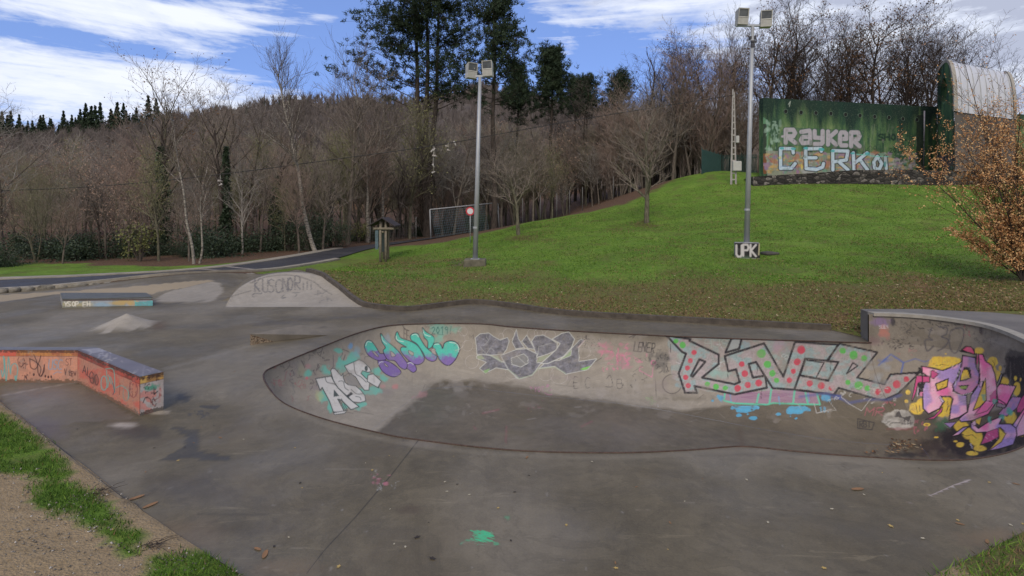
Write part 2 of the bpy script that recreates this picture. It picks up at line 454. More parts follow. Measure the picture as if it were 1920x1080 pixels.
wet *= 1 - .28 * sstep(.45, .7, fnoise(X * .5 + 3, Y * .5))
pud = np.zeros(len(X))
def padd(poly, val=1.0):
    global pud
    pud = np.maximum(pud, inpoly(px, py, poly) * val)
sh = Sheet(px, py)
for p_ in ([(318, 800), (372, 806), (374, 846), (432, 857), (430, 866), (366, 861), (300, 862), (345, 838), (350, 820)], [(332, 738), (360, 742), (352, 757), (330, 750)], [(372, 758), (414, 760), (405, 768), (375, 764)]):
    sh.poly(p_, (44, 47, 54), .6)
sh.poly([(160, 735), (185, 722), (250, 785), (285, 800), (300, 822), (220, 812), (150, 760)], (78, 68, 58), .35)
for (cx, cy, rx, ry, col, al) in ((262, 812, 42, 13, (52, 48, 48), .6), (70, 735, 60, 22, (120, 120, 128), .35), (75, 805, 50, 20, (85, 78, 95), .4), (232, 797, 22, 5, (165, 158, 150), .7), (296, 773, 18, 4, (165, 155, 140), .7),
                               (700, 612, 60, 9, (120, 112, 98), .3), (585, 622, 30, 7, (125, 115, 98), .35), (340, 900, 60, 12, (70, 62, 50), .5), (1140, 600, 0.1, .1, (0, 0, 0), 0), (300, 610, 14, 8, (78, 55, 38), .5),
                               (770, 955, 24, 9, (72, 60, 50), .5), (800, 832, 40, 7, (120, 112, 102), .5), (1500, 850, 200, 5, (70, 66, 60), .4), (330, 1000, 90, 25, (110, 92, 70), .35), (540, 1065, 60, 16, (110, 92, 68), .35), (1880, 1010, 80, 18, (112, 95, 74), .5),
                               (380, 925, 90, 20, (66, 58, 50), .35), (470, 990, 70, 16, (62, 56, 48), .45)):
    sh.ell(cx, cy, rx, ry, col, al, .9, .5)
sh.poly([(0, 742), (145, 716), (260, 784), (60, 800)], (108, 104, 104), .28)
sh.line([(0, 742), (145, 716)], 2, (150, 145, 140), .5)
sh.poly([(300, 690), (470, 640), (520, 650), (470, 700), (330, 735)], (112, 108, 100), .2)
sh.line([(310, 692), (400, 668), (500, 640), (560, 628)], 5, (125, 120, 112), .35)
sh.line([(480, 608), (620, 598), (760, 585)], 4, (70, 66, 62), .4)
s_ = sand & ~(dry > .5)
k = np.nonzero(s_)[0]; sh.put(k, np.full(len(k), .85), (142, 128, 105))
wet = np.where(s_, .2, wet)
# joints, chalk and small marks
sh.line([(784, 826), (735, 889), (668, 968), (608, 1032), (575, 1075)], 1.7, (48, 44, 38), .95)
sh.line([(300, 572), (420, 560), (470, 545)], 1.2, (70, 66, 60), .6)
sh.line([(470, 612), (560, 610), (640, 617)], 1.0, (60, 56, 52), .6)
r9 = np.random.default_rng(5)
for k in range(46):
    x, y = 890 + r9.random() * 32, 997 + r9.random() * 18; sh.line([(x - 9, y - 3), (x + 5 + 5 * r9.random(), y + 2)], 1.1, (60, 178, 128), .75)
for (x, y, c) in ((950, 971, (60, 165, 120)), (876, 1012, (60, 165, 120)), (930, 1020, (60, 165, 120))): sh.ell(x, y, 5, 3, c, .5, .6, 1)
for k in range(12): sh.ell(r9.uniform(682, 735), r9.uniform(888, 908), r9.uniform(1.5, 5), r9.uniform(1, 2.5), (170, 105, 118), .5, .8, 2)
sh.scrawl(690, 885, 60, 32, 6, 1.0, (165, 165, 160), .5, 4); sh.scrawl(860, 995, 60, 25, 7, 1.0, (80, 165, 130), .5, 6)
sh.scrawl(350, 768, 40, 16, 12, 1.2, (60, 60, 62), .8, 9)
sh.line([(1745, 929), (1790, 909), (1818, 900)], 1.5, (170, 158, 155), .9); sh.line([(1700, 944), (1720, 938)], 1.2, (150, 140, 138), .6)
for k in range(60):
    sh.ell(r9.uniform(300, 1900), r9.uniform(870, 1075), r9.uniform(1, 5), r9.uniform(.8, 2.5), (150, 146, 138) if k % 3 else (60, 54, 46), r9.uniform(.2, .6), .8, 1)
# writing on the bank
sh.text('KUSCNOR', 478, 524, 88, 24, 1.6, (80, 80, 84), .9, smooth=True, dy=-.5, jig=1.5); sh.text('III', 566, 528, 22, 15, 1.5, (85, 84, 86), .85)
sh.scrawl(480, 545, 120, 10, 5, 1.3, (88, 88, 90), .8, 3); sh.line([(590, 553), (603, 550), (596, 545), (596, 554)], 1.2, (95, 94, 94), .8)
sh.scrawl(600, 556, 30, 9, 4, 1.2, (95, 94, 94), .8, 8); sh.line([(470, 531), (500, 519), (545, 516), (585, 527), (605, 542), (622, 552)], 1.6, (96, 92, 88), .8, smooth=True)
sh.line([(560, 776), (640, 806), (780, 835), (960, 853), (1150, 858), (1390, 847), (1500, 856), (1620, 866), (1760, 874), (1860, 866), (1930, 845)], 7, (128, 120, 104), .35, soft=3, smooth=True)
for k in range(70): x_, y_ = r9.uniform(400, 1900), r9.uniform(640, 1070); sh.line([(x_, y_), (x_ + r9.normal(0, 30), y_ + r9.normal(0, 5)), (x_ + r9.normal(0, 50), y_ + r9.normal(0, 9))], r9.uniform(.8, 1.6), [(52, 47, 40), (134, 126, 112)][k % 2], r9.uniform(.15, .45), smooth=True)
deck = link('pavement', mesh('pavement', DV, df, M_DECK, True, {'Paint': sh.c, 'Wet': wet, 'Puddle': pud}))
tag(deck, kind='structure')
def raycast_deck_z(x, y): return float(deck_z(x, y))

# ================================================================ THE BOWL
nv_near, nv_far = 70, 150
NT_ = 130
tan = np.roll(lip, -1, 0) - np.roll(lip, 1, 0); tan /= np.linalg.norm(tan, axis=1, keepdims=True)
nor = np.stack([-tan[:, 1], tan[:, 0]], 1)
if ((CEN - lip[0]) @ nor[0]) < 0: nor = -nor
# smoothed normals keep the inset curve free of kinks
for _ in range(60): nor = (np.roll(nor, 1, 0) + nor * 2 + np.roll(nor, -1, 0)) / 4
nor /= np.linalg.norm(nor, axis=1, keepdims=True)
leftness = sstep(-.2, -3.2, lip[:, 0])
INS = 1.15 + .35 * leftness - .25 * ((lip[:, 1] < 7) & (lip[:, 0] > -2))
for _ in range(80): INS = (np.roll(INS, 1) + INS * 2 + np.roll(INS, -1)) / 4
foot = lip + nor * INS[:, None]
prof = np.linspace(0, 1, NT_)
VV = np.zeros((n_, NT_, 3))
fz = bowl_floor(foot[:, 0])
for j, t in enumerate(prof):
    # first 22 % straight up-and-down face, then the curved transition
    a = t * PI / 2
    ins = 1 - np.cos(a) ** 1.0
    z = fz * np.sin(a) ** .97
    p = lip + nor * (INS * ins)[:, None]
    VV[:, j, :2] = p; VV[:, j, 2] = z
v = VV.reshape(-1, 3)
i0 = np.arange(n_)[:, None]; j0 = np.arange(NT_ - 1)[None, :]
i1 = (i0 + 1) % n_
skip = iB                                  # the step where the raised wall ends
q = np.stack([i0 * NT_ + j0, i0 * NT_ + j0 + 1, i1 * NT_ + j0 + 1, i1 * NT_ + j0], -1)
q = q.reshape(-1, 4)
# floor: rings from the foot to the middle
fx_, fy_ = np.meshgrid(np.arange(-4, 8, .034), np.arange(5, 12, .034)); fp_ = np.stack([fx_.ravel(), fy_.ravel()], 1) + R.uniform(-.006, .006, (fx_.size, 2))
FT = foot[::6]; fp_ = fp_[inpoly(fp_[:, 0], fp_[:, 1], FT)]
fv_, ff_ = cdt(fp_, [FT], lambda x, y: inpoly(x, y, FT))
nb = len(v); v = np.vstack([v, np.c_[fv_, bowl_floor(fv_[:, 0]) - .001]])
px, py = proj(v)
isw = np.arange(len(v)) < nb
tt = np.where(isw, np.tile(prof, n_ + 1 + len(v) // NT_)[:len(v)], 1.0)
# only the parts of the surface that face the viewer carry the traced paint; the near side stays bare
col_i = np.where(isw, np.arange(len(v)) // NT_, 0)
near = isw & (lip[np.minimum(col_i, n_ - 1), 1] < 6.6) & (lip[np.minimum(col_i, n_ - 1), 0] > -2.6) & (lip[np.minimum(col_i, n_ - 1), 0] < 5.3)
# wetness: the floor and the foot of the walls, with a ragged edge
XX, YY, ZZ = v[:, 0], v[:, 1], v[:, 2]
jag = (fnoise(XX * 1.4 + 9, YY * 1.4 + ZZ) - .5)
line_t = .80 - .30 * sstep(3.0, 5.5, XX) - .0 * leftness.mean()
WETP = [(690, 840), (716, 808), (735, 792), (762, 768), (786, 745), (808, 722), (832, 714), (872, 713), (960, 722), (1050, 741), (1150, 756), (1230, 768), (1320, 768), (1400, 758), (1500, 752), (1560, 735), (1640, 715), (1700, 720), (1760, 790), (2300, 700), (2300, 1200), (600, 1200)]
wet = np.zeros(len(v)); jx = (fnoise(XX * 3.1 + 5, YY * 3.1 + ZZ * 2) - .5) * 20; jy = (fnoise(XX * 2.7, YY * 3.3 + 8 + ZZ * 3) - .5) * 12
for k in range(14):
    ox_, oy_ = R.normal(0, 3.5, 2); wet += inpoly(px + jx + ox_, py + jy + oy_, WETP) / 14
wet = np.where(near, .95, wet)
topdirt = sstep(.14, .0, tt + jag * .3) * sstep(-1.5, 3.5, XX) * (topz[np.minimum(col_i, n_ - 1)] < .02)
wet = np.maximum(wet, topdirt * .8)
wet *= (.82 + .3 * (fnoise(XX * .9, YY * .9) - .5))
pudb = (~isw) * sstep(.6, .75, fnoise(XX * .8 + 2, YY * .8)) * .5
# ================================================================ paint on the bowl wall
kw = len(v)
_sv = np.array([[(lip[i][0], lip[i][1], topz[i] * k / 40) for k in range(41)] for i in range(iA, iB + 1)]).reshape(-1, 3)
_px, _py = proj(_sv)
S = Sheet(np.r_[np.where(near, -9999, px), np.where(_sv[:, 1] < 7.4, -9999, _px)], np.r_[py, _py])
BLK = (38, 36, 42)
# worn old paint and dirt
rp = np.random.default_rng(11)
for k in range(90):
    x = rp.uniform(500, 1900); y = rp.uniform(618, 740) if x > 650 else rp.uniform(680, 780)
    S.ell(x, y, rp.uniform(5, 26), rp.uniform(3, 14), [(118, 112, 106), (150, 144, 138), (128, 118, 118), (135, 130, 120)][k % 4], .35, .9, 1.2)
# scratches and small tags at the shallow end
S.scrawl(515, 655, 170, 70, 34, 1.1, (70, 66, 68), .75, 1)
S.scrawl(505, 690, 70, 60, 16, 1.0, (150, 75, 80), .6, 2)
S.scrawl(505, 690, 60, 50, 12, 1.0, (105, 110, 108), .6, 12)
# --- block name in white with a green halo
S.at(560, 600, 6)
TEAL = (98, 168, 152)
for (x, y, a, b) in ((305, 570, 55, 60), (110, 600, 42, 42), (480, 525, 50, 80), (620, 420, 55, 60), (575, 470, 70, 30), (300, 850, 60, 95), (360, 960, 40, 80), (600, 960, 110, 40), (700, 950, 60, 28), (840, 790, 90, 45), (970, 660, 70, 50), (880, 590, 50, 45), (740, 600, 50, 60), (690, 800, 40, 60), (450, 340, 40, 25)):
    S.ell(x, y, a, b, TEAL, .85, .5, .9)
S.ell(582, 285, 28, 32, (100, 145, 185), .8, .6, .6); S.ell(650, 350, 40, 50, (120, 150, 165), .5, .8, .8); S.ell(230, 860, 40, 50, (165, 170, 120), .5, .8, 1); S.ell(30, 560, 50, 60, (150, 150, 120), .4, .9, 1); S.ell(95, 655, 14, 18, (190, 90, 100), .7, .6, 1); S.ell(100, 520, 30, 24, (175, 120, 125), .5, .9, 1)
S.ell(1080, 750, 26, 24, (185, 110, 112), .5, .9, 1); S.ell(1370, 850, 60, 34, (165, 120, 122), .5, .9, 1.2); S.ell(950, 745, 40, 24, (175, 125, 125), .5, .9, 1)
WH = (186, 184, 180); OL = (56, 66, 66)
def wl(pts, fill=WH, lw=9, al=.96, line=OL, smooth=False): S.poly(pts, fill, al, line, lw, smooth)
wl([(515, 515), (600, 480), (680, 445), (730, 470), (800, 540), (815, 580), (780, 590), (720, 570), (700, 600), (760, 660), (830, 700), (910, 720), (900, 765), (800, 700), (790, 790), (740, 790), (700, 740), (640, 640), (560, 590)])
wl([(780, 620), (840, 605), (930, 690), (890, 760), (770, 690)])
wl([(360, 570), (375, 545), (410, 550), (480, 630), (500, 600), (500, 640), (520, 700), (560, 730), (640, 740), (700, 790), (745, 850), (755, 910), (690, 930), (610, 920), (560, 870), (440, 760), (390, 680)])
wl([(190, 660), (365, 630), (400, 700), (440, 760), (560, 880), (680, 975), (590, 1010), (480, 900), (440, 890), (520, 1040), (390, 1035), (345, 910), (265, 760), (240, 790), (215, 720)], lw=11)
wl([(390, 1045), (405, 1065), (520, 1050), (545, 1015)], lw=8)
wl([(398, 785), (452, 852), (395, 862)], (60, 70, 70), 4); wl([(540, 850), (590, 810), (610, 830), (560, 870)], (40, 40, 44), 3)
S.poly([(520, 640), (600, 610), (690, 740), (560, 730)], (128, 126, 122), .8)
S.ell(760, 545, 18, 30, (60, 70, 70), 1, .2)
for l in ([(500, 640), (560, 600), (600, 605)], [(620, 480), (640, 600), (700, 640), (760, 700)], [(450, 690), (500, 690), (520, 760), (560, 790)], [(590, 780), (650, 830), (720, 830)], [(640, 860), (690, 870), (700, 900)], [(300, 650), (320, 700), (400, 720), (450, 770)], [(455, 890), (530, 1020)], [(480, 885), (545, 1010)]):
    S.line(l, 8, OL, .9, smooth=True)
S.line([(388, 400), (392, 520), (375, 545)], 9, (90, 90, 86), .8); S.line([(25, 450), (70, 540)], 7, (60, 58, 58), .9)
# --- bubble name, green above and violet below
def sadk(x, y):
    zy = (y - 600) * 6; zx = (x - 560) * 6
    t = sstep(330, 400, zy + 90 * (fnoise(x * .22, y * .22) - .5) + np.where(zx < 1250, (1200 - zx) * .08 - 10, -40 + (zx > 1600) * 0))[:, None]
    n = (.9 + .25 * fnoise(x * .7, y * .7))[:, None]
    return (srgb((72, 168, 152))[None] * (1 - t) + srgb((112, 92, 148))[None] * t) * KP * n
SO = (52, 44, 62)
def bub(p, lw=9): S.poly(p, sadk, .98, SO, lw, True)
bub([(890, 462), (960, 452), (1040, 480), (1130, 550), (1150, 600), (1080, 640), (1000, 620), (930, 560)])
bub([(740, 300), (760, 240), (800, 228), (840, 260), (880, 320), (915, 375), (960, 380), (985, 440), (900, 455), (830, 430), (770, 380)])
bub([(1215, 480), (1260, 468), (1310, 510), (1325, 560), (1290, 590), (1240, 560), (1200, 530)])
bub([(922, 150), (985, 230), (1060, 290), (1130, 360), (1190, 440), (1225, 500), (1200, 555), (1140, 530), (1080, 460), (1000, 445), (950, 350), (975, 310), (935, 240)])
bub([(1108, 130), (1150, 200), (1260, 240), (1340, 290), (1390, 370), (1415, 440), (1380, 490), (1310, 500), (1220, 440), (1150, 350), (1160, 305), (1210, 305), (1120, 250), (1085, 200)])
bub([(1255, 180), (1290, 150), (1340, 155), (1370, 210), (1420, 290), (1460, 330), (1520, 380), (1555, 410), (1540, 455), (1490, 465), (1430, 430), (1400, 370), (1330, 270), (1270, 230)])
bub([(1510, 280), (1560, 255), (1600, 280), (1620, 320), (1640, 260), (1700, 235), (1770, 250), (1812, 310), (1800, 370), (1760, 450), (1700, 508), (1640, 500), (1580, 440), (1550, 370), (1515, 330)], 11)
bub([(1393, 85), (1430, 130), (1510, 180), (1528, 230), (1500, 300), (1455, 320), (1450, 240), (1410, 190)])
for h in ([(1040, 350), (1090, 400), (1045, 412)], [(1237, 340), (1290, 368), (1288, 400), (1245, 380)], [(825, 350), (860, 360), (900, 410), (870, 405)], [(960, 480), (1000, 510), (1005, 530), (975, 515)], [(1490, 330), (1530, 320), (1545, 390), (1500, 370)]):
    S.poly(h, (150, 142, 138), .9, SO, 5, True)
for l in ([(755, 290), (775, 245), (820, 250)], [(900, 500), (915, 475), (950, 470)], [(935, 180), (945, 230), (990, 270)], [(1095, 180), (1110, 225), (1180, 245)], [(1275, 170), (1320, 160), (1350, 190)], [(1400, 110), (1415, 160), (1480, 185)], [(1700, 250), (1770, 265), (1800, 310), (1798, 360)], [(1530, 275), (1580, 270)], [(1225, 490), (1260, 480), (1290, 500)]):
    S.line(l, 6, (205, 210, 205), .9, smooth=True)
S.line([(1170, 60), (1190, 100), (1240, 120)], 7, (66, 60, 60), .9); S.text('EF', 1185, 90, 60, 110, 7, (66, 60, 60), .85, dy=20)
S.ell(1600, 110, 150, 60, TEAL, .55, .8, 1); S.ell(1570, 220, 60, 40, TEAL, .5, .8, 1); S.ell(1000, 210, 40, 50, (130, 150, 165), .5, .8, 1)
S.text('2019!', 1500, 78, 240, 80, 8, (40, 84, 84), .95, dy=-1); S.line([(1570, 160), (1630, 168)], 5, (40, 84, 84), .9); S.text('MC', 1420, 60, 90, 40, 5, (90, 86, 86), .8)
# --- grey piece with pale outlines
S.at(860, 600, 6)
PO = (178, 180, 174)
for (x, y, r) in ((50, 130, 50), (100, 290, 60), (150, 470, 75), (560, 160, 65), (830, 160, 60), (900, 150, 50), (1030, 170, 60), (480, 180, 30), (1400, 350, 80), (1500, 430, 40), (600, 590, 75), (980, 600, 85), (1130, 620, 100)):
    S.ring(x, y, r, 5, (172, 166, 160), .75)
S.ring(-40, 230, 110, 5, (172, 166, 160), .7, -PI / 2, PI / 2)
def gcol(x, y):
    n = fnoise(x * .16, y * .22)[:, None]; n2 = fnoise(x * .5, y * .5)[:, None]
    return (srgb((76, 76, 80))[None] * (1 - n) + srgb((132, 132, 142))[None] * n) * KP * (.55 + .75 * n2)
def gp(p, lw=7, smooth=False, c=gcol): S.poly(p, c, .93, PO, lw, smooth)
gp([(1370, 215), (1420, 230), (1350, 310), (1355, 465), (1555, 435), (1450, 560), (1200, 610), (1080, 520), (900, 545), (1000, 460), (1130, 455), (1260, 330)])
gp([(185, 200), (240, 155), (340, 145), (400, 190), (470, 225), (550, 195), (570, 240), (540, 330), (500, 385), (380, 395), (205, 388), (198, 300)])
gp([(270, 385), (360, 400), (470, 460), (640, 520), (700, 600), (660, 660), (560, 560), (420, 538), (300, 598), (235, 545), (310, 475), (200, 430), (205, 400)])
gp([(650, 105), (672, 210), (740, 310), (640, 325), (600, 245)])
gp([(710, 240), (765, 170), (860, 330), (780, 320)])
gp([(820, 240), (860, 180), (950, 168), (1040, 215), (1110, 265), (1100, 340), (1000, 385), (880, 420), (850, 320)])
gp([(1050, 215), (1160, 150), (1240, 132), (1305, 215), (1270, 310), (1180, 410), (1000, 490), (925, 490), (1100, 330), (1140, 265)], 9)
gp([(470, 400), (640, 335), (760, 322), (880, 380), (880, 480), (930, 480), (830, 620), (680, 665), (560, 560), (500, 450)])
S.poly([(590, 430), (730, 380), (780, 420), (780, 485), (700, 530), (600, 500)], (122, 122, 118), .7, PO, 6)
S.line([(650, 400), (760, 500)], 5, PO, .8); S.line([(240, 300), (310, 380), (360, 310), (400, 350)], 4, PO, .6); S.line([(310, 190), (340, 230), (280, 290)], 4, PO, .6)
S.line([(1040, 260), (900, 300), (890, 400)], 4, PO, .6)
GR = (128, 158, 108)
S.poly([(1270, 335), (1262, 400), (1130, 455), (1200, 400)], (140, 158, 122), .8, PO, 4); S.poly([(275, 570), (350, 545), (330, 590), (295, 598)], GR, .9); S.poly([(1370, 548), (1490, 515), (1440, 560), (1380, 562)], (120, 178, 92), .9)
S.poly([(205, 400), (260, 400), (300, 440), (215, 440)], (150, 162, 130), .7); S.poly([(900, 420), (1040, 385), (960, 450), (880, 480)], (140, 152, 125), .6); S.poly([(350, 400), (440, 405), (500, 490)], (150, 160, 140), .6)
S.line([(560, 560), (600, 590), (640, 620), (680, 660), (820, 622), (900, 545), (1080, 530), (1200, 600)], 16, (150, 160, 138), .55); S.line([(1340, 310), (1420, 225)], 8, (178, 150, 150), .8)
S.text('SUL...', 1330, 180, 330, 40, 6, (70, 66, 66), .85, jig=3); S.text('M', 120, 165, 60, 50, 5, (80, 76, 76), .7)
for k in range(50): S.ell(rp.uniform(1350, 1600), rp.uniform(190, 330), 5, 4, (75, 72, 72), .8, .5)
S.line([(1540, 470), (1610, 425)], 6, (60, 60, 60), .9)
S.scrawl(800, 740, 280, 90, 5, 8, (165, 105, 140), .7, 21); S.text('YOT', 850, 750, 120, 60, 8, (168, 112, 145), .7); S.scrawl(740, 920, 200, 90, 10, 8, (130, 78, 88), .45, 22)
# pink haze writing
for k in range(16): S.ell(rp.uniform(1590, 1900), rp.uniform(270, 560), 60, 16, (178, 110, 130), .28, 1, 1.4)
S.scrawl(1590, 260, 320, 300, 26, 10, (192, 104, 138), .5, 23)
S.at(1100, 560, 4)
S.scrawl(110, 350, 380, 200, 18, 7, (195, 110, 142), .5, 24); S.ring(500, 480, 16, 7, (200, 110, 150), .9); S.line([(500, 500), (490, 590), (400, 540)], 7, (200, 110, 150), .6)
S.text('E.C.', -95, 590, 170, 80, 4, (66, 62, 62), .9, smooth=True); S.line([(150, 600), (175, 575), (195, 655), (140, 660)], 4, (66, 62, 62), .9, smooth=True); S.text('B', 230, 605, 50, 65, 4, (66, 62, 62), .9, smooth=True); S.scrawl(270, 640, 70, 30, 2, 4, (66, 62, 62), .9, 31)
S.scrawl(340, 570, 110, 40, 7, 4, (66, 62, 62), .85, 25); S.scrawl(370, 440, 110, 30, 6, 3, (90, 86, 86), .8, 26)
S.text('LENER', 350, 320, 160, 70, 7, (52, 50, 52), .9, dy=3, jig=3, slant=12); S.line([(320, 290), (370, 268), (345, 295)], 8, (55, 52, 55), .8)
S.line([(518, 500), (520, 760)], 3, (70, 66, 64), .9)
S.line([(440, 740), (520, 775)], 3, (130, 160, 110), .8); S.ring(457, 750, 11, 3, (130, 160, 110), .8); S.ring(487, 748, 11, 3, (130, 160, 110), .8); S.ring(487, 782, 10, 3, (130, 160, 110), .8)
S.line([(530, 790), (535, 810)], 4, (190, 190, 190), .8)
S.ell(560, 470, 60, 55, (60, 60, 64), .55, .7, 1.5); S.scrawl(500, 430, 130, 110, 14, 6, (52, 50, 54), .8, 27); S.ring(640, 640, 72, 7, (72, 68, 66), .8, .3, 2 * PI - .6)
# --- the long name with coloured dots
def riv(x, y):
    n = fnoise(x * .09 + 4, y * .12)[:, None]; n2 = fnoise(x * .5, y * .5)[:, None]; n3 = fnoise(x * .07 + 20, y * .09 + 9)[:, None]
    c = srgb((132, 130, 128))[None] * (1 - n) + srgb((160, 157, 156))[None] * n
    c = c * (1 - .55 * sstep(.5, .62, n3)) + srgb((122, 158, 162))[None] * .55 * sstep(.5, .62, n3)
    c = c * (1 - .5 * sstep(.5, .38, n3)) + srgb((160, 142, 148))[None] * .5 * sstep(.5, .38, n3)
    return c * KP * (.75 + .5 * n2)
S.poly([(600, 285), (640, 600), (900, 700), (1350, 690), (1860, 720), (1880, 340), (1100, 290)], riv, .5)
for k in range(26): S.ell(rp.uniform(630, 1850), rp.uniform(350, 690), rp.uniform(20, 60), rp.uniform(15, 45), [(112, 156, 168), (128, 168, 160), (160, 130, 150), (150, 150, 150)][k % 4], .45, .9, 1.2)
S.scrawl(640, 400, 1200, 260, 30, 4, (182, 184, 186), .7, 28)
S.text('HUSL', 890, 305, 240, 60, 5, (150, 160, 150), .8); S.text('NA', 740, 300, 110, 30, 4, (160, 158, 150), .6)
# lower fringe: pink blocks edged in green, blue drips
S.poly([(1015, 715), (1375, 690), (1560, 680), (1725, 700), (1755, 795), (1400, 785), (1350, 795), (1110, 785), (1025, 770)], (146, 118, 138), .85)
for k in range(18): S.line([(rp.uniform(1080, 1700), rp.uniform(700, 770)), (rp.uniform(1080, 1700), rp.uniform(700, 770))], 4, (128, 92, 120), .5)
for l in ([(1035, 715), (1030, 765), (1110, 785), (1350, 795), (1400, 783), (1560, 790), (1750, 795), (1725, 705)], [(1290, 715), (1275, 785)], [(1385, 680), (1370, 790)], [(1560, 685), (1548, 788)], [(1640, 700), (1660, 790)]): S.line(l, 13, (86, 182, 150), .9)
for (x, y) in ((1075, 740), (1440, 765), (1660, 740)): S.line([(x, y - 30), (x + 8, y + 30)], 9, (90, 150, 190), .7)
S.ell(990, 740, 26, 26, (76, 150, 185), .8, .5, 1); S.ell(1790, 740, 34, 34, (76, 150, 190), .8, .5, 1.2); S.ell(1880, 740, 40, 18, (60, 72, 130), .8, .6, 1)
BL = (82, 156, 190)
for (x, y, a, b) in ((1197, 820, 92, 20), (1200, 838, 60, 16), (1567, 832, 88, 24), (1560, 850, 60, 18), (1145, 874, 19, 11), (1245, 897, 26, 13), (1208, 866, 9, 6), (1440, 867, 18, 11), (1527, 882, 9, 6), (1572, 898, 17, 11), (945, 765, 10, 8)): S.ell(x, y, a, b, BL, .85, .25, .7)
S.line([(1110, 805), (1280, 805), (1290, 825)], 4, (110, 180, 205), .8)
S.text('18.', 1745, 812, 85, 38, 8, (86, 160, 195), .95); S.line([(1700, 780), (1725, 858), (1870, 835), (1810, 760), (1900, 740)], 4, (170, 170, 165), .8)
# outlines
LW = 17
def ink(p, w=LW, closed=False): S.line(p, w, BLK, .97, closed=closed)
S.poly([(600, 280), (775, 300), (770, 315), (990, 420), (990, 490), (865, 592), (1110, 642), (1150, 625), (1120, 530), (1062, 545), (1035, 430), (1330, 335), (1475, 585), (1560, 325), (1885, 345), (1900, 640), (1860, 720), (1555, 682), (1395, 672), (1355, 665), (1110, 718), (808, 655), (828, 705), (740, 705), (690, 560), (740, 410), (720, 400)], riv, .85)
S.poly([(1040, 400), (1085, 300), (1160, 290), (1140, 375)], (146, 150, 150), .85)
ink([(600, 278), (778, 303), (770, 315), (990, 420), (990, 490), (865, 592), (1110, 642), (1148, 625), (1120, 530), (1062, 545), (1035, 430), (1330, 335), (1475, 585), (1562, 325), (1890, 345)])
ink([(600, 278), (715, 400), (745, 412), (690, 560), (738, 706), (828, 706), (808, 655), (1112, 718), (1352, 668), (1337, 578), (1247, 592), (1215, 490), (1270, 475), (1395, 672), (1555, 682), (1860, 720), (1885, 672), (1920, 668)])
ink([(1040, 405), (1085, 300), (1165, 290), (1143, 376)], closed=True)
ink([(845, 455), (890, 473), (795, 585), (782, 578)], closed=True)
ink([(1640, 450), (1890, 475), (1812, 615), (1600, 575)], closed=True); ink([(1650, 462), (1780, 480), (1725, 585)], 10); ink([(1885, 345), (1820, 465)]); ink([(1560, 675), (1640, 450)]); ink([(1915, 340), (1835, 468)], 12)
for (x, y) in ((630, 340), (1060, 540), (1280, 500), (1310, 690), (1830, 480)): S.line([(x, y), (x - 2, y + 62)], 4, BLK, .9)
RD = (178, 62, 80); GN = (84, 164, 78)
for (x, y, r) in ((805, 403, 19), (778, 466, 20), (756, 520, 19), (742, 590, 21), (762, 652, 20), (1163, 490, 22), (1185, 562, 25), (1208, 647, 23), (1132, 672, 25), (1290, 632, 26), (1610, 384, 31), (1580, 475, 26), (1550, 545, 20), (1520, 613, 20), (1673, 635, 24), (1760, 653, 26), (1840, 670, 23)): S.ell(x, y, r, r, RD, .95, .15, .12)
for (x, y, r) in ((670, 318, 17), (719, 348, 23), (1310, 413, 33), (1356, 492, 27), (1393, 560, 24), (1424, 612, 20), (905, 640, 18), (970, 660, 23), (1040, 670, 18)): S.ell(x, y, r, r, GN, .95, .15, .12)
S.at(1500, 560, 3.376)
S.poly([(250, 285), (490, 340), (360, 500), (535, 540), (570, 480), (780, 465), (740, 480), (620, 600), (520, 645), (245, 565), (210, 610), (180, 520), (245, 400), (180, 385)], riv, .85)
ink([(175, 385), (250, 285), (490, 340), (362, 500), (535, 542), (572, 480), (790, 463)], 12); ink([(0, 577), (210, 610), (245, 565), (520, 645), (622, 600), (745, 480)], 12); ink([(335, 405), (295, 475), (365, 425)], 9, True); ink([(170, 388), (245, 400), (180, 520), (0, 487)], 9)
ink([(185, 385), (240, 290)], 7)
for (x, y, r) in ((612, 542, 25), (673, 510, 18), (555, 577, 22), (492, 590, 20)): S.ell(x, y, r, r, RD, .95, .15, .12)
for (x, y, r) in ((271, 330, 20), (339, 357, 27), (406, 378, 19), (303, 530, 17), (371, 549, 26), (427, 567, 17)): S.ell(x, y, r, r, GN, .95, .15, .12)
BU = (72, 96, 160)
S.line([(500, 420), (575, 352), (655, 405), (640, 470)], 11, BU, .8, soft=1); S.line([(655, 405), (730, 380), (790, 400), (835, 385)], 8, BU, .6, soft=1); S.ell(540, 390, 42, 16, BU, .5, .9, 1)
S.line([(0, 620), (160, 600), (240, 620), (310, 660), (420, 640), (560, 640), (640, 610)], 16, (66, 80, 140), .6, soft=2.2)
S.scrawl(200, 560, 420, 130, 20, 5, (176, 176, 172), .7, 41)
for l in ([(260, 620), (310, 665), (390, 710), (450, 630)], [(90, 670), (105, 725), (200, 700)]): S.line(l, 5, (176, 174, 170), .85)
for k in range(12): S.ell(rp.uniform(440, 560), rp.uniform(395, 530), 28, 16, (142, 146, 150), .4, .9, 1.2)
S.text('MR', 410, 690, 130, 50, 7, (165, 92, 105), .7, slant=14); S.scrawl(520, 640, 80, 50, 5, 7, (170, 90, 108), .6, 42); S.scrawl(640, 770, 180, 80, 12, 8, (168, 92, 108), .55, 43)
S.ring(420, 798, 52, 6, (52, 50, 52), .0); S.line([(365, 760), (470, 785), (455, 830), (365, 820)], 6, (50, 48, 50), .9, closed=True); S.text('RBI', 378, 775, 75, 38, 6, (50, 48, 50), .9)
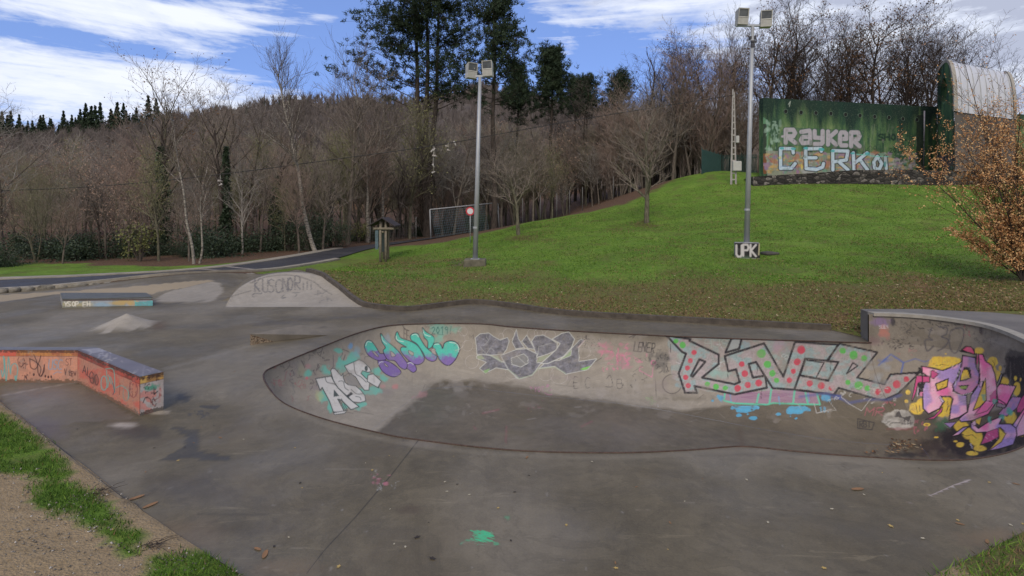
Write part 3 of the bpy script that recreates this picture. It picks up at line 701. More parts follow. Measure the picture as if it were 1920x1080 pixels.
# skull-like mask
S.ell(630, 765, 98, 66, (172, 170, 164), .9, .12, .25); S.poly([(595, 745), (625, 708), (650, 755)], (70, 68, 70), .9); S.poly([(640, 752), (705, 742), (690, 780)], (70, 68, 70), .9); S.poly([(652, 775), (662, 760), (668, 778)], (90, 88, 88), .8)
S.line([(540, 775), (580, 790), (620, 785), (660, 795), (715, 785)], 4, (60, 58, 60), .9)
for k in range(9): S.line([(548 + k * 19, 768 + (k % 2) * 4), (550 + k * 19, 800)], 3, (60, 58, 60), .8)
S.ell(630, 825, 80, 8, (120, 50, 60), .5, .9, 1)
# tags on the raised wall
S.ell(500, 150, 60, 26, (128, 108, 142), .8, .8, .8); S.ell(525, 215, 28, 34, (176, 112, 100), .7, .8, 1); S.ell(590, 148, 14, 22, (48, 46, 52), .8, .6, .8)
S.text('SEEN', 500, 168, 62, 20, 2.5, (205, 200, 205), .8); S.ell(480, 260, 50, 26, (120, 95, 100), .5, .9, 1)
S.scrawl(590, 140, 150, 70, 12, 3.2, (58, 56, 60), .85, 51); S.scrawl(480, 250, 300, 70, 34, 3.0, (52, 50, 54), .85, 52); S.scrawl(760, 150, 280, 45, 22, 3.6, (50, 48, 52), .85, 53); S.scrawl(1100, 190, 220, 120, 20, 2.6, (80, 78, 80), .75, 54)
S.scrawl(620, 180, 120, 60, 16, 2.6, (60, 58, 60), .8, 55); S.scrawl(1020, 170, 60, 60, 5, 4, (160, 70, 88), .7, 56); S.ell(1145, 205, 10, 24, (60, 50, 54), .7, .8, 1); S.scrawl(600, 330, 140, 60, 5, 4, (170, 110, 112), .5, 57)
E_ = (74, 72, 80)
S.line([(835, 185), (815, 240), (838, 262), (792, 262), (805, 330), (845, 300)], 9, E_, .85, smooth=True, soft=1); S.line([(880, 180), (930, 185), (925, 225), (895, 240), (940, 262), (915, 305), (872, 330)], 9, E_, .85, smooth=True, soft=1)
S.line([(990, 185), (950, 215), (948, 300), (975, 345), (1005, 320), (1035, 240), (1030, 190), (985, 185)], 8, E_, .8, smooth=True, soft=1)
for k in range(26):
    x = rp.uniform(450, 1400); S.line([(x, 135 + max(0, x - 900) * .16), (x + 2, 150 + rp.uniform(10, 60) + max(0, x - 900) * .18)], rp.uniform(1.5, 4), (92, 88, 84), .5)
# --- pink wildstyle piece on gold, black fill behind
S.at(1680, 640, 4.908)
BK = (34, 33, 38); GO = (196, 160, 62)
S.ell(1105, 270, 125, 185, BK, .95, .25, .4); S.poly([(1160, 150), (1400, 150), (1400, 900), (1100, 880), (1120, 400)], BK, .92)
for (x, y, a, b, al) in ((560, 900, 150, 120, .9), (330, 960, 150, 60, .75), (700, 950, 200, 130, .92), (900, 900, 200, 120, .9), (1100, 850, 160, 160, .9), (420, 850, 90, 70, .55), (520, 1040, 200, 50, .6), (240, 1030, 90, 26, .5)): S.ell(x, y, a, b, BK, al, .55, .5)
S.ell(420, 760, 60, 50, (60, 98, 70), .8, .7, 1); S.ell(150, 700, 180, 60, (52, 47, 47), .5, .9, 1)
def gold(x, y): return (srgb((190, 150, 60))[None] + (srgb((200, 180, 70)) - srgb((190, 150, 60)))[None] * fnoise(x * .3, y * .3)[:, None]) * KP * 1.25
for (x, y, a, b) in ((380, 190, 70, 50), (500, 190, 90, 50), (430, 230, 130, 40), (890, 190, 48, 46), (1000, 370, 46, 44), (1110, 440, 34, 62), (960, 248, 14, 26), (895, 265, 30, 40), (940, 320, 30, 50), (590, 950, 34, 24), (547, 920, 20, 10), (370, 883, 22, 9), (110, 468, 22, 22), (96, 551, 17, 17), (250, 635, 9, 9), (1100, 340, 16, 22), (1146, 352, 8, 14), (456, 115, 9, 9), (765, 85, 44, 30), (700, 1030, 60, 24), (770, 985, 60, 32), (190, 620, 70, 55), (230, 570, 40, 50), (600, 780, 60, 50), (690, 850, 90, 50), (740, 890, 60, 80), (480, 600, 50, 90), (420, 640, 40, 60), (283, 767, 34, 18), (1150, 780, 50, 90), (1050, 700, 60, 60)):
    S.ell(x, y, a, b, gold, .95, .2, .25)
S.ell(283, 767, 18, 8, (60, 50, 44), .6, .5)
S.poly([(290, 205), (560, 185), (600, 205), (420, 268)], gold, .95); S.poly([(430, 515), (520, 515), (510, 600), (440, 690), (380, 690), (420, 600)], gold, .95)
for l in ([(345, 210), (390, 222), (430, 212), (480, 220)], [(180, 580), (190, 620), (200, 660)], [(215, 590), (222, 640)], [(470, 550), (480, 600), (460, 650)], [(600, 850), (650, 870), (700, 860), (740, 890)], [(890, 180), (905, 210), (895, 240)], [(640, 1020), (700, 1005), (740, 1030)]): S.line(l, 5, BK, .9, smooth=True)
def pink(x, y):
    n = fnoise(x * .055 + 3, y * .07)[:, None]; n2 = fnoise(x * .026 + 31, y * .03 + 5, 2)[:, None]; n3 = fnoise(x * .5, y * .5)[:, None]
    c = srgb((226, 156, 174))[None] * (1 - n) + srgb((212, 158, 176))[None] * n
    a = sstep(.52, .72, n2) * .9; c = c * (1 - a) + srgb((204, 92, 144))[None] * a
    b = sstep(.46, .28, n2); c = c * (1 - b) + srgb((152, 128, 176))[None] * b
    return c * KP * 1.25 * (.85 + .3 * n3)
def lav(x, y): return (srgb((150, 124, 172))[None] + (srgb((180, 130, 168)) - srgb((150, 124, 172)))[None] * sstep(.4, .6, fnoise(x * .1, y * .1))[:, None]) * KP
def mag(x, y): return srgb((190, 78, 128))[None] * KP * (.85 + .3 * fnoise(x * .4, y * .4))[:, None]
def pk(p, c=pink, lw=11): S.poly(p, c, .98, BK, lw)
pk([(1178, 490), (1300, 430), (1330, 620), (1200, 660), (1112, 655), (1110, 575)], mag)
pk([(1070, 510), (1155, 515), (1115, 610), (1020, 690), (940, 670), (1010, 590)], lav, 7)
pk([(955, 390), (1105, 412), (1010, 605), (940, 592), (925, 430)])
pk([(930, 560), (1015, 590), (1000, 615), (925, 600)], (150, 130, 140), 8)
pk([(1080, 760), (1178, 620), (1290, 600), (1290, 830), (1110, 880), (1075, 950), (1040, 850)])
pk([(690, 740), (760, 800), (850, 740), (990, 680), (950, 760), (1050, 760), (1105, 800), (1112, 860), (1080, 950), (950, 990), (835, 1012), (975, 865), (1010, 850), (960, 790), (940, 880), (880, 915), (775, 955), (830, 835), (740, 840), (690, 800)])
pk([(945, 790), (1012, 850), (970, 925), (850, 1010), (950, 890)], gold, 7)
pk([(780, 950), (835, 835), (935, 800), (945, 880), (860, 925)], mag, 5)
pk([(500, 880), (620, 790), (675, 782), (640, 808), (580, 860)])
pk([(690, 735), (740, 700), (790, 700), (770, 770)], gold, 6)
# legs of the last big letter
pk([(760, 118), (800, 120), (822, 180), (880, 220), (910, 300), (928, 420), (922, 560), (850, 670), (700, 730), (600, 742), (578, 715), (660, 640), (690, 500), (740, 430), (772, 370), (765, 240)])
pk([(824, 340), (832, 540), (770, 605), (708, 638), (790, 430)], gold, 8); pk([(830, 545), (905, 560), (840, 640), (720, 680), (750, 640)], pink, 6)
S.poly([(860, 500), (920, 440), (925, 540), (870, 560)], (186, 76, 128), .8)
# first letter
pk([(235, 228), (330, 245), (430, 268), (540, 225), (622, 183), (570, 300), (545, 400), (525, 455), (650, 500), (658, 650), (580, 700), (490, 726), (505, 600), (522, 530), (500, 508), (410, 508), (442, 555), (400, 620), (300, 668), (250, 620), (243, 450), (262, 380), (312, 340), (240, 285)], pink, 13)
pk([(405, 500), (445, 552), (425, 570), (398, 515)], (200, 180, 200), 4)
pk([(270, 720), (350, 690), (430, 600), (420, 650), (350, 712)], mag, 7)
pk([(318, 275), (340, 265), (392, 300), (345, 345), (322, 330)], mag, 7)
pk([(365, 392), (480, 345), (470, 420), (380, 455)], gold, 12); S.line([(400, 440), (440, 400), (420, 395)], 4, BK, .8, smooth=True)
# round letter
pk([(610, 130), (728, 148), (742, 240), (770, 300), (758, 390), (700, 470), (610, 497), (535, 462), (520, 405), (575, 330), (600, 230)], lav, 13)
S.poly([(575, 380), (700, 330), (755, 400), (690, 470), (600, 490), (540, 450)], (196, 130, 158), .6)
pk([(625, 238), (680, 240), (695, 335), (640, 360), (585, 368)], BK, 4); pk([(622, 262), (660, 262), (680, 335), (592, 362), (600, 310)], gold, 5)
pk([(575, 408), (672, 402), (640, 448), (602, 440)], BK, 3); S.ell(622, 425, 34, 13, (140, 160, 90), .9, .2)
pk([(585, 90), (640, 44), (690, 46), (718, 72), (730, 128)], BK, 6); pk([(612, 80), (650, 48), (690, 52), (712, 80), (722, 118)], (200, 84, 120), 5)
S.line([(740, 115), (735, 215)], 14, BK, .95); S.line([(752, 130), (748, 205)], 5, (190, 70, 120), .95)
pk([(930, 380), (965, 295), (990, 305), (955, 400)], BK, 5); S.line([(968, 310), (945, 385)], 6, (180, 175, 180), .9)
pk([(780, 370), (802, 368), (790, 420), (768, 420)], (205, 170, 190), 6)
pk([(188, 315), (308, 322), (312, 376), (205, 380), (180, 480), (150, 553), (143, 545), (165, 440)], mag, 9)
S.poly([(205, 385), (250, 385), (250, 470), (200, 500)], BK, .95); S.line([(205, 430), (195, 505)], 9, (185, 175, 190), .95); S.poly([(220, 470), (248, 465), (245, 510), (222, 505)], (200, 120, 155), .95)
pk([(205, 240), (230, 240), (232, 285), (205, 300)], BK, 4); S.line([(-20, 300), (180, 290)], 14, BK, .95); S.line([(180, 300), (235, 290), (245, 400)], 16, BK, .95, smooth=True)
pk([(440, 752), (560, 742), (500, 798)], lav, 6); S.line([(430, 745), (470, 790), (500, 798)], 5, (120, 140, 120), .8)
pk([(700, 745), (730, 725), (738, 765), (712, 780)], (200, 170, 190), 5); pk([(675, 940), (690, 935), (712, 985), (700, 990)], (170, 165, 175), 4)
for (x, y) in ((1045, 640), (1060, 655), (985, 735), (855, 710), (870, 740), (905, 545), (975, 700), (800, 520)): S.ell(x, y, 16, 18, (82, 170, 150), .7, .6, 2)
for l in ([(243, 440), (370, 440)], [(250, 530), (400, 525)], [(560, 560), (640, 530)], [(560, 580), (645, 560)], [(700, 500), (780, 505)], [(850, 380), (900, 410)], [(840, 850), (930, 900)], [(820, 880), (880, 920)], [(1000, 860), (1090, 850)], [(600, 620), (640, 640)]): S.line(l, 2.5, (225, 190, 205), .7)
for l in ([(930, 520), (1020, 590)], [(950, 540), (1015, 575)], [(1110, 790), (1178, 660)]): S.line(l, 9, BK, .9)
S.line([(500, 240), (615, 195)], 3, (230, 215, 225), .8); S.line([(545, 400), (560, 330), (600, 240)], 4, (235, 225, 235), .8); S.line([(530, 470), (600, 498), (700, 470)], 4, (235, 225, 235), .8)
S.at(0, 0, 1)
# paint that fell on the floor, stains of old water
S.ell(1700, 853, 26, 6, (40, 40, 44), .85, .6, .8); S.scrawl(1620, 745, 60, 16, 0, 2, BK)
for l in ([(905, 775), (935, 768)], [(888, 800), (893, 805)], [(950, 800), (948, 830)], [(1110, 790), (1090, 800)]): S.line(l, 3, (135, 80, 86), .5, soft=1.5)
S.line([(1386, 805), (1392, 838)], 9, (74, 60, 48), .45, soft=4)
for k in range(40): S.ell(rp.uniform(760, 1700), rp.uniform(745, 850), rp.uniform(10, 60), rp.uniform(2, 6), [(84, 78, 62), (62, 56, 48), (96, 88, 66)][k % 3], .22, 1, 1.2)
# wear over the paint: scuffs, runs and washed-out spots
for k in range(260):
    x = rp.uniform(520, 1900); y = rp.uniform(625, 790); S.line([(x, y), (x + rp.normal(0, 14), y + rp.normal(0, 7))], rp.uniform(.6, 1.6), [(126, 119, 110), (70, 66, 62), (160, 154, 146)][k % 3], rp.uniform(.15, .5), smooth=False)
for k in range(120):
    x = rp.uniform(700, 1900); y = rp.uniform(635, 700); S.line([(x, y), (x + rp.normal(0, 1), y + rp.uniform(14, 60))], rp.uniform(.8, 3), [(100, 94, 86), (134, 128, 118)][k % 2], rp.uniform(.1, .3), soft=1.2)
for k in range(110): S.ell(rp.uniform(560, 1900), rp.uniform(630, 790), rp.uniform(3, 16), rp.uniform(2, 8), (132, 125, 116), rp.uniform(.12, .4), .9, 1.6)
bowl = thing('skate_bowl', 'sunken concrete skate bowl whose curved wall is covered with large colourful graffiti', 'skate bowl', (2.2, 8.2, 0))
me = mesh('basin', v[:nb] - np.array([2.2, 8.2, 0]), q, M_BOWL, True, {'Paint': S.c[:nb], 'Wet': wet[:nb], 'Puddle': pudb[:nb]})
link('basin', me, bowl)
kf = nb; me = mesh('basin_floor', v[kf:] - np.array([2.2, 8.2, 0]), ff_, M_BOWL, True, {'Paint': S.c[kf:kw], 'Wet': wet[kf:], 'Puddle': pudb[kf:]}); link('basin_floor', me, bowl)
M_RUST = plain('rusty lip steel', (.075, .045, .034), .6, .3, .5, 20, .2, .003)
M_COPE = plain('coping concrete', (.30, .28, .24), .85, 0, .22, 9, .3, .004)
M_JOINT = plain('dark joint', (.06, .055, .05), .9)
# steel edge round the rim
rim = np.c_[lip + nor * .004, np.zeros(n_) + .004]
rv_ = list(range(iA, iB + 1)); K2_ = 40
sv_ = np.array([[(lip[i][0], lip[i][1], topz[i] * k / K2_) for k in range(K2_ + 1)] for i in rv_]).reshape(-1, 3)
I_, J_ = np.meshgrid(np.arange(len(rv_) - 1), np.arange(K2_), indexing='ij'); w_ = K2_ + 1
sf_ = np.stack([I_ * w_ + J_, (I_ + 1) * w_ + J_, (I_ + 1) * w_ + J_ + 1, I_ * w_ + J_ + 1], -1).reshape(-1, 4)
link('raised_wall', mesh('raised_wall', sv_ - np.array([2.2, 8.2, 0]), sf_, M_BOWL, True, {'Paint': S.c[kw:], 'Wet': .08 + .5 * fnoise(sv_[:, 0] * 3, sv_[:, 1] * 3 + sv_[:, 2] * 3), 'Puddle': np.zeros(len(sv_))}), bowl)
sel = [i for i in range(0, n_, 4) if not (iA + 10 < i < iB)]
k0 = next((k for k in range(len(sel) - 1) if sel[k + 1] - sel[k] > 8), 0)
order = sel[k0 + 1:] + sel[:k0 + 1]
cb = MB()
def edge_r(i):
    x, y = lip[i]; return .0125 if (y > 7.2) else .008
cb.tube([tuple(rim[i] - np.array([2.2, 8.2, 0])) for i in order], [edge_r(i) for i in order], 6)
cb.build('coping', M_RUST, bowl, True)
# raised wall: coping stones and the deck behind it
rs = list(range(iA + 14, iB + 1, 6))
out = MB()
prev = None
ring_pts = []
for i in rs:
    a = lip[i] + nor[i] * .035; b = lip[i] - nor[i] * .13; zt = topz[i]
    ring_pts.append([(a[0], a[1], zt - .035), (a[0], a[1], zt + .022), (b[0], b[1], zt + .022), (b[0], b[1], zt - .035)])
vv = [tuple(np.array(p) - np.array([2.2, 8.2, 0])) for r in ring_pts for p in r]; ff = []
for k in range(len(ring_pts) - 1):
    for j in range(4): ff.append((k * 4 + j, k * 4 + (j + 1) % 4, k * 4 + 4 + (j + 1) % 4, k * 4 + 4 + j))
ff.append((0, 3, 2, 1)); m4 = (len(ring_pts) - 1) * 4; ff.append((m4, m4 + 1, m4 + 2, m4 + 3))
out.add(vv, ff); cs_ = out.build('coping_stones', M_COPE, bowl)
# raised deck slab
bk = resample(np.array([(6.77, 10.36), (7.9, 10.36), (9.0, 10.02), (9.75, 9.4), (10.35, 8.3), (9.6, 6.9), (8.0, 6.0), (7.0, 6.0)]), len(rs))[::-1]
vv = []; ff = []
for k, i in enumerate(rs):
    b = lip[i] - nor[i] * .125; zt = topz[i] + .012; o = bk[k]
    for z_ in (zt, -.6): vv.append((b[0], b[1], z_))
    for z_ in (zt, -.6): vv.append((o[0], o[1], z_))
vv = [tuple(np.array(p) - np.array([2.2, 8.2, 0])) for p in vv]
for k in range(len(rs) - 1):
    a, b = k * 4, k * 4 + 4
    ff += [(a, a + 2, b + 2, b), (a + 2, a + 3, b + 3, b + 2)]
e = (len(rs) - 1) * 4; ff += [(0, 1, 3, 2), (e, e + 2, e + 3, e + 1)]
M_DECK2 = NT('raised deck concrete'); n1 = M_DECK2.noise(1.3, 6); n2 = M_DECK2.noise(40, 3)
M_DECK2.base(M_DECK2.ramp(M_DECK2.math('ADD', M_DECK2.math('MULTIPLY', n1, .7), M_DECK2.math('MULTIPLY', n2, .3)), [(.35, (.11, .10, .09)), (.65, (.19, .175, .155))])).rough(.6); M_DECK2.bump(n2, .2, .004)
sl = MB(); sl.add(vv, ff); sl.build('raised_deck', M_DECK2.done(), bowl)
# ================================================================ TERRAIN
PATHC = [(-30, 12.3), (-22.6, 15.1), (-15.9, 16.95), (-13.8, 18.25), (-12.0, 19.85), (-10.5, 22.3), (-9.7, 26), (-9.3, 30), (-8.6, 34), (-6.6, 39.5), (-3, 45), (2, 50)]
PATHZ = [.15, .15, .15, .16, .16, .17, .20, .27, .32, .43, .78, 1.2]
ctl = []
def c(px, py, Y): ctl.append(D(px, py, Y))
for a in ((890, 498, 21), (800, 520, 18), (1000, 540, 16), (1200, 545, 15.5), (1400, 545, 14.5), (1600, 560, 13), (1800, 545, 13.5), (1900, 545, 13.5), (1400, 481, 20), (1600, 470, 20), (1750, 470, 20), (1900, 470, 20), (1250, 482, 20), (1050, 482, 22),
          (950, 443, 31), (1212, 418, 32), (1100, 401, 40), (1270, 341, 43), (1400, 336, 42), (1350, 400, 32), (1500, 346, 38.5), (1700, 346, 38.5), (1600, 400, 30), (1800, 400, 28), (1920, 400, 27), (1850, 346, 38), (2050, 400, 27), (1400, 440, 25), (1100, 440, 28), (760, 478, 28), (720, 490, 26.5),
          (1000, 415, 40), (1340, 322, 47)):
    c(*a)
ctl += [(x, y, z) for (x, y), z in zip(PATHC, PATHZ)]
ctl += [(0, 0, .85), (-4, 2, .45), (3.5, 1.2, .5), (-8, 5, .3), (8, 3, .3), (-3, -5, 1.2), (5, -5, 1.2), (-20, 3, .4), (20, 4, .5), (14, 9, .8), (20, 14, 1.0), (30, 20, 2.2), (40, 30, 4.0), (45, 45, 6), (60, 60, 7), (35, 60, 6.4), (20, 58, 6.0), (8, 60, 4.0), (0, 60, 2.0), (-20, 60, 1.6), (-50, 60, 1.8), (-60, 25, .4), (-35, 20, .15), (-25, 25, .2), (-14, 25, .2), (-13, 40, .4), (-30, 40, .5), (18, 48, 5.8), (28, 48, 5.9), (36, 46, 5.6), (-60, 0, .8), (60, 0, 2)]
for p in PL[::7]:
    raised = (p[0] > 6.9 and p[1] > 7.5)
    ctl.append((p[0], p[1], .49 if raised else float(deck_z(p[0], p[1])) + .03))
ctl = np.array(ctl, float)
def U(r2): return r2 * np.log(r2 + 1e-9) * .5
K = U(((ctl[:, None, :2] - ctl[None, :, :2]) ** 2).sum(-1)); n = len(ctl)
Am = np.zeros((n + 3, n + 3)); Am[:n, :n] = K + np.eye(n) * .02; Am[:n, n] = 1; Am[:n, n + 1:] = ctl[:, :2]; Am[n, :n] = 1; Am[n + 1:, :n] = ctl[:, :2].T
wgt = np.linalg.solve(Am, np.r_[ctl[:, 2], 0, 0, 0])
def terr(X, Y):
    X = np.atleast_1d(np.asarray(X, float)); Y = np.atleast_1d(np.asarray(Y, float)); o = np.zeros(len(X))
    for s in range(0, len(X), 20000):
        e = slice(s, s + 20000)
        o[e] = U((X[e, None] - ctl[None, :, 0]) ** 2 + (Y[e, None] - ctl[None, :, 1]) ** 2) @ wgt[:-3] + wgt[-3] + X[e] * wgt[-2] + Y[e] * wgt[-1]
    return o
def tz(x, y): return float(terr([x], [y])[0])

tp = []
def band(y0, y1, st, x0, x1):
    x, y = np.meshgrid(np.arange(x0, x1, st), np.arange(y0, y1, st)); tp.append(np.stack([x.ravel() + R.uniform(-.3, .3, x.size) * st, y.ravel() + R.uniform(-.3, .3, x.size) * st], 1))
band(1.5, 9, .10, -9, 6); band(2.5, 5, .1, 2.5, 6)
band(9, 16, .16, -7, 16); band(16, 24, .3, -20, 24); band(24, 48, .55, -36, 42); band(48, 78, 1.5, -80, 70); band(-8, 24, 2.5, -80, -20); band(-8, 24, 2.5, 24, 70); band(-8, 3, .8, -20, 24); band(24, 48, 2.0, -80, -36); band(24, 48, 2.0, 42, 70); band(3, 16, 1.0, 6, 24); band(5, 18, 1.0, -24, -7)
tp = np.vstack(tp); tp = tp[~inpoly(tp[:, 0], tp[:, 1], PL)]
border = [(-80, -8), (70, -8), (70, 78), (-80, 78)]
tv, tf = cdt(tp, [PL, np.array(border, float)], lambda x, y: inpoly(x, y, border) & ~inpoly(x, y, PL))
tzv = terr(tv[:, 0], tv[:, 1])
onb = np.zeros(len(tv), bool)
# sink the very edge just under the pavement's level so the two sheets meet cleanly
from mathutils.kdtree import KDTree
kd = KDTree(len(PL))
for i, p in enumerate(PL): kd.insert((p[0], p[1], 0), i)
kd.balance()
near_ = (tv[:, 1] < 24) & (np.abs(tv[:, 0]) < 26)
for i in np.nonzero(near_)[0]:
    co, j, d = kd.find((tv[i, 0], tv[i, 1], 0))
    if d < 1e-3:
        x, y = tv[i]
        tzv[i] = .47 if (x > 6.8 and y > 7.5) else float(deck_z(x, y)) + .012
tn = fnoise(tv[:, 0] * 1.1, tv[:, 1] * 1.1) - .5
tzv += np.where((tv[:, 1] > 9) & (tv[:, 1] < 40) & (tv[:, 0] > -5), tn * .07, 0) + np.where((tv[:, 1] < 9) & (tv[:, 0] < 0), (fnoise(tv[:, 0] * 6, tv[:, 1] * 6) - .5) * .03, 0)
TV = np.c_[tv, tzv]; px, py = proj(TV)
X, Y = tv[:, 0], tv[:, 1]
front = Y > 9
lawn = front & inpoly(px, py, [(575, 520), (600, 508), (690, 487), (760, 468), (860, 448), (935, 431), (1000, 414), (1100, 399), (1180, 380), (1240, 350), (1275, 331), (1330, 300), (1420, 290), (1460, 345), (2400, 345), (2400, 760), (560, 760)])
lawn |= (X > 3) & (Y < 9.5) & (Y > 0)
_pc = catmull(np.array(PATHC), 10); _tg = np.gradient(_pc, axis=0); _tg /= np.linalg.norm(_tg, axis=1, keepdims=True); _ix = np.argmin((X[:, None] - _pc[None, :, 0]) ** 2 + (Y[:, None] - _pc[None, :, 1]) ** 2, 1); _off = (X - _pc[_ix, 0]) * -_tg[_ix, 1] + (Y - _pc[_ix, 1]) * _tg[_ix, 0]
strip = front & (_off > 1.1) & (_off < np.interp(_ix, [0, 20, 45, 60], [8, 7.0, 3.2, 1.5])) & (_ix < 62)
fgL = (X < 3) & (Y < 9.5)
lawn |= front & (_off < .95) & (_ix < 78) & (X > -9.6)
patches = [[(-80, 770), (0, 775), (62, 812), (118, 862), (134, 888), (112, 906), (60, 892), (0, 886), (-80, 880)], [(48, 908), (120, 900), (170, 918), (205, 955), (268, 1005), (248, 1018), (196, 1006), (150, 985), (146, 962), (92, 966), (64, 940)], [(210, 1010), (250, 1012), (274, 1036), (250, 1046)], [(282, 1052), (330, 1038), (400, 1040), (440, 1062), (470, 1110), (270, 1110)]]
fgrass = np.zeros(len(X))
for P_ in patches: fgrass = np.maximum(fgrass, inpoly(px, py, P_) * 1.0)
fgrass = fgL * fgrass
ns = fnoise(X * .35 + 5, Y * .5)
brown = lawn * np.clip(sstep(465, 560, py + (ns - .5) * 170), 0, 1)
brown = np.where(lawn & (py > 590) & (px > 1000), np.minimum(brown + .1, 1), brown)
brown = np.where(lawn & (px > 1680) & (py > 520), 1, brown)
cov = np.zeros((len(X), 4)); cov[:, 3] = 1
cov[:, 0] = brown
cov[:, 1] = (~lawn & ~strip & (Y > 9)) * 1.0
cov[:, 2] = fgL * (1 - fgrass)
shp = Sheet(px, py)
for (x, y) in ((1207, 421), (975, 447)): shp.ell(x, y, 26, 5, (88, 66, 50), .85, .7, .8)
shp.ell(866, 494, 18, 5, (96, 84, 72), .9, .5, .6)
for k in range(40): shp.ell(rp.uniform(900, 1700), rp.uniform(480, 610), rp.uniform(8, 40), rp.uniform(2, 7), (108, 82, 62) if k % 2 else (84, 96, 46), .35, .9, 1.4)
for (x, y) in ((1305, 590), (1575, 600), (1720, 520), (1735, 545), (1790, 560), (1850, 575)): shp.ell(x, y, 22, 12, (126, 96, 74), .5, .9, 1.2)
shp.c[(Y < 9), 3] = 0
T = NT('turf and soil')
ca = T.n('ShaderNodeAttribute', attribute_name='Cov'); sp = T.n('ShaderNodeSeparateColor'); T.l(ca.outputs['Color'], sp.inputs[0])
n1, n2, n3, n4 = T.noise(.5, 6, .65), T.noise(5, 5, .65), T.noise(38, 4, .75), T.noise(12, 6, .8)
st_ = T.noise(9, 6, .75, T.scale((1, .45, 1)))
gm = T.math('ADD', T.math('MULTIPLY', n1, .35), T.math('ADD', T.math('MULTIPLY', st_, .4), T.math('MULTIPLY', n3, .25)))
green = T.ramp(gm, [(.36, (.052, .098, .014)), (.5, (.112, .205, .025)), (.64, (.205, .29, .05))])
green = T.mix(T.ramp(T.noise(.9, 6, .7), [(.50, 0), (.64, .6)]), green, T.ramp(n3, [(.4, (.075, .075, .022)), (.6, (.15, .115, .05))]))
brn = T.ramp(T.math('ADD', T.math('MULTIPLY', st_, .6), T.math('MULTIPLY', n3, .4)), [(.38, (.075, .052, .026)), (.47, (.155, .108, .055)), (.53, (.11, .145, .030)), (.62, (.20, .145, .08))])
litter = T.ramp(n4, [(.35, (.06, .038, .026)), (.6, (.15, .092, .06)), (.75, (.22, .15, .10))])
gv = T.voro(55); gv2 = T.voro(150, out='Color')
dirt = T.ramp(n4, [(.3, (.24, .175, .098)), (.7, (.40, .30, .18))])
grav = T.mix(T.ramp(gv, [(.12, 1), (.3, 0)]), dirt, T.mix(T.ramp(T.voro(55, out='Color'), [(.2, .15), (.8, .95)]), (.14, .125, .10), (.36, .33, .29)))
dirt = T.mix(T.ramp(T.noise(1.6, 4), [(.40, 0), (.56, .8)]), dirt, grav)
bm = T.math('MULTIPLY', sp.outputs[0], T.ramp(n2, [(.3, .6), (.56, 1)]))
cc = T.mix(bm, green, brn); cc = T.mix(sp.outputs[1], cc, litter); cc = T.mix(sp.outputs[2], cc, dirt)
T.base(T.painted(cc)).rough(.95).spec(.2); T.bump(T.math('ADD', n3, T.math('ADD', st_, T.math('MULTIPLY', T.voro(55), .5))), .55, .04)
M_TERR = T.done()
g_ = link('ground', mesh('ground', TV, tf, M_TERR, True, {'Cov': cov, 'Paint': shp.c})); tag(g_, kind='structure')

# wide flat country beyond, reaching the horizon
far = MB(); ang = [2 * PI * k / 48 for k in range(48)]
fv = [(math.cos(a) * 60, 30 + math.sin(a) * 60, -1.2) for a in ang] + [(math.cos(a) * 3000, math.sin(a) * 3000, -6) for a in ang] + [(0, 30, -1.2)]
far.add(fv, [(k, 48 + k, 48 + (k + 1) % 48, (k + 1) % 48) for k in range(48)])
M_FAR = plain('far fields', (.06, .06, .035), .95, 0, .4, .02, 0)
tag(far.build('terrain', M_FAR), kind='structure')
# hill behind the wood
rx_ = [-400, 0, 200, 330, 460, 500, 560, 700, 800, 850, 880, 905, 960, 1060, 1200, 1400, 1700, 2300]
ry_ = [250, 246, 232, 214, 198, 188, 180, 184, 182, 166, 158, 157, 166, 186, 210, 230, 240, 260]
aa = np.linspace(-1.5, 1.5, 360); yy = np.r_[np.linspace(62, 260, 90), np.linspace(265, 700, 30)]
AA, YY_ = np.meshgrid(aa, yy, indexing='ij')
ridge = CAMZ + (400 - np.interp(AA * 1000 + 960, rx_, ry_)) / 1000 * 240 - 2.2
zb = np.where(AA < 0, .2, .2 + 3.5 * sstep(0, .35, AA))
t = np.clip((YY_ - 62) / 178, 0, 1)
HZ = zb + (ridge - zb) * (t ** 1.25) - np.clip(YY_ - 240, 0, 999) * .12
HZ += (fnoise(AA * 17, YY_ * .03) - .5) * 9 * t * (t < 1)
hv = np.stack([AA * YY_, YY_, HZ], -1).reshape(-1, 3); I, J = np.meshgrid(np.arange(359), np.arange(len(yy) - 1), indexing='ij'); N_ = len(yy)
hq = np.stack([I * N_ + J, (I + 1) * N_ + J, (I + 1) * N_ + J + 1, I * N_ + J + 1], -1).reshape(-1, 4)
H = NT('wooded hill'); hn = H.noise(.09, 8, .75); hn2 = H.noise(.012, 4, .6); 
H.base(H.mix(H.attr('SunlitClear'), H.ramp(H.math('ADD', H.math('MULTIPLY', hn, .7), H.math('MULTIPLY', hn2, .3)), [(.35, (.080, .070, .068)), (.5, (.115, .098, .090)), (.66, (.15, .128, .11))]), (.20, .17, .085))).rough(1).spec(.1); H.bump(hn, .8, 2.0)
clear = np.exp(-(((AA * 1000 + 960 - 885) / 22) ** 2)) * sstep(215, 228, YY_) * .9  # clearing on the ridge, its sunlit brightness painted into the hill colour
hill_ = link('hill', mesh('hill', hv, hq, H.done(), True, {'SunlitClear': clear.ravel()})); tag(hill_, kind='structure')
def hill_z(x, y):
    a = x / y; rz_ = CAMZ + (400 - np.interp(a * 1000 + 960, rx_, ry_)) / 1000 * 240 - 2.2
    z0 = np.where(a < 0, .2, .2 + 3.5 * sstep(0, .35, a)); t = np.clip((y - 62) / 178, 0, 1)
    return z0 + (rz_ - z0) * t ** 1.25

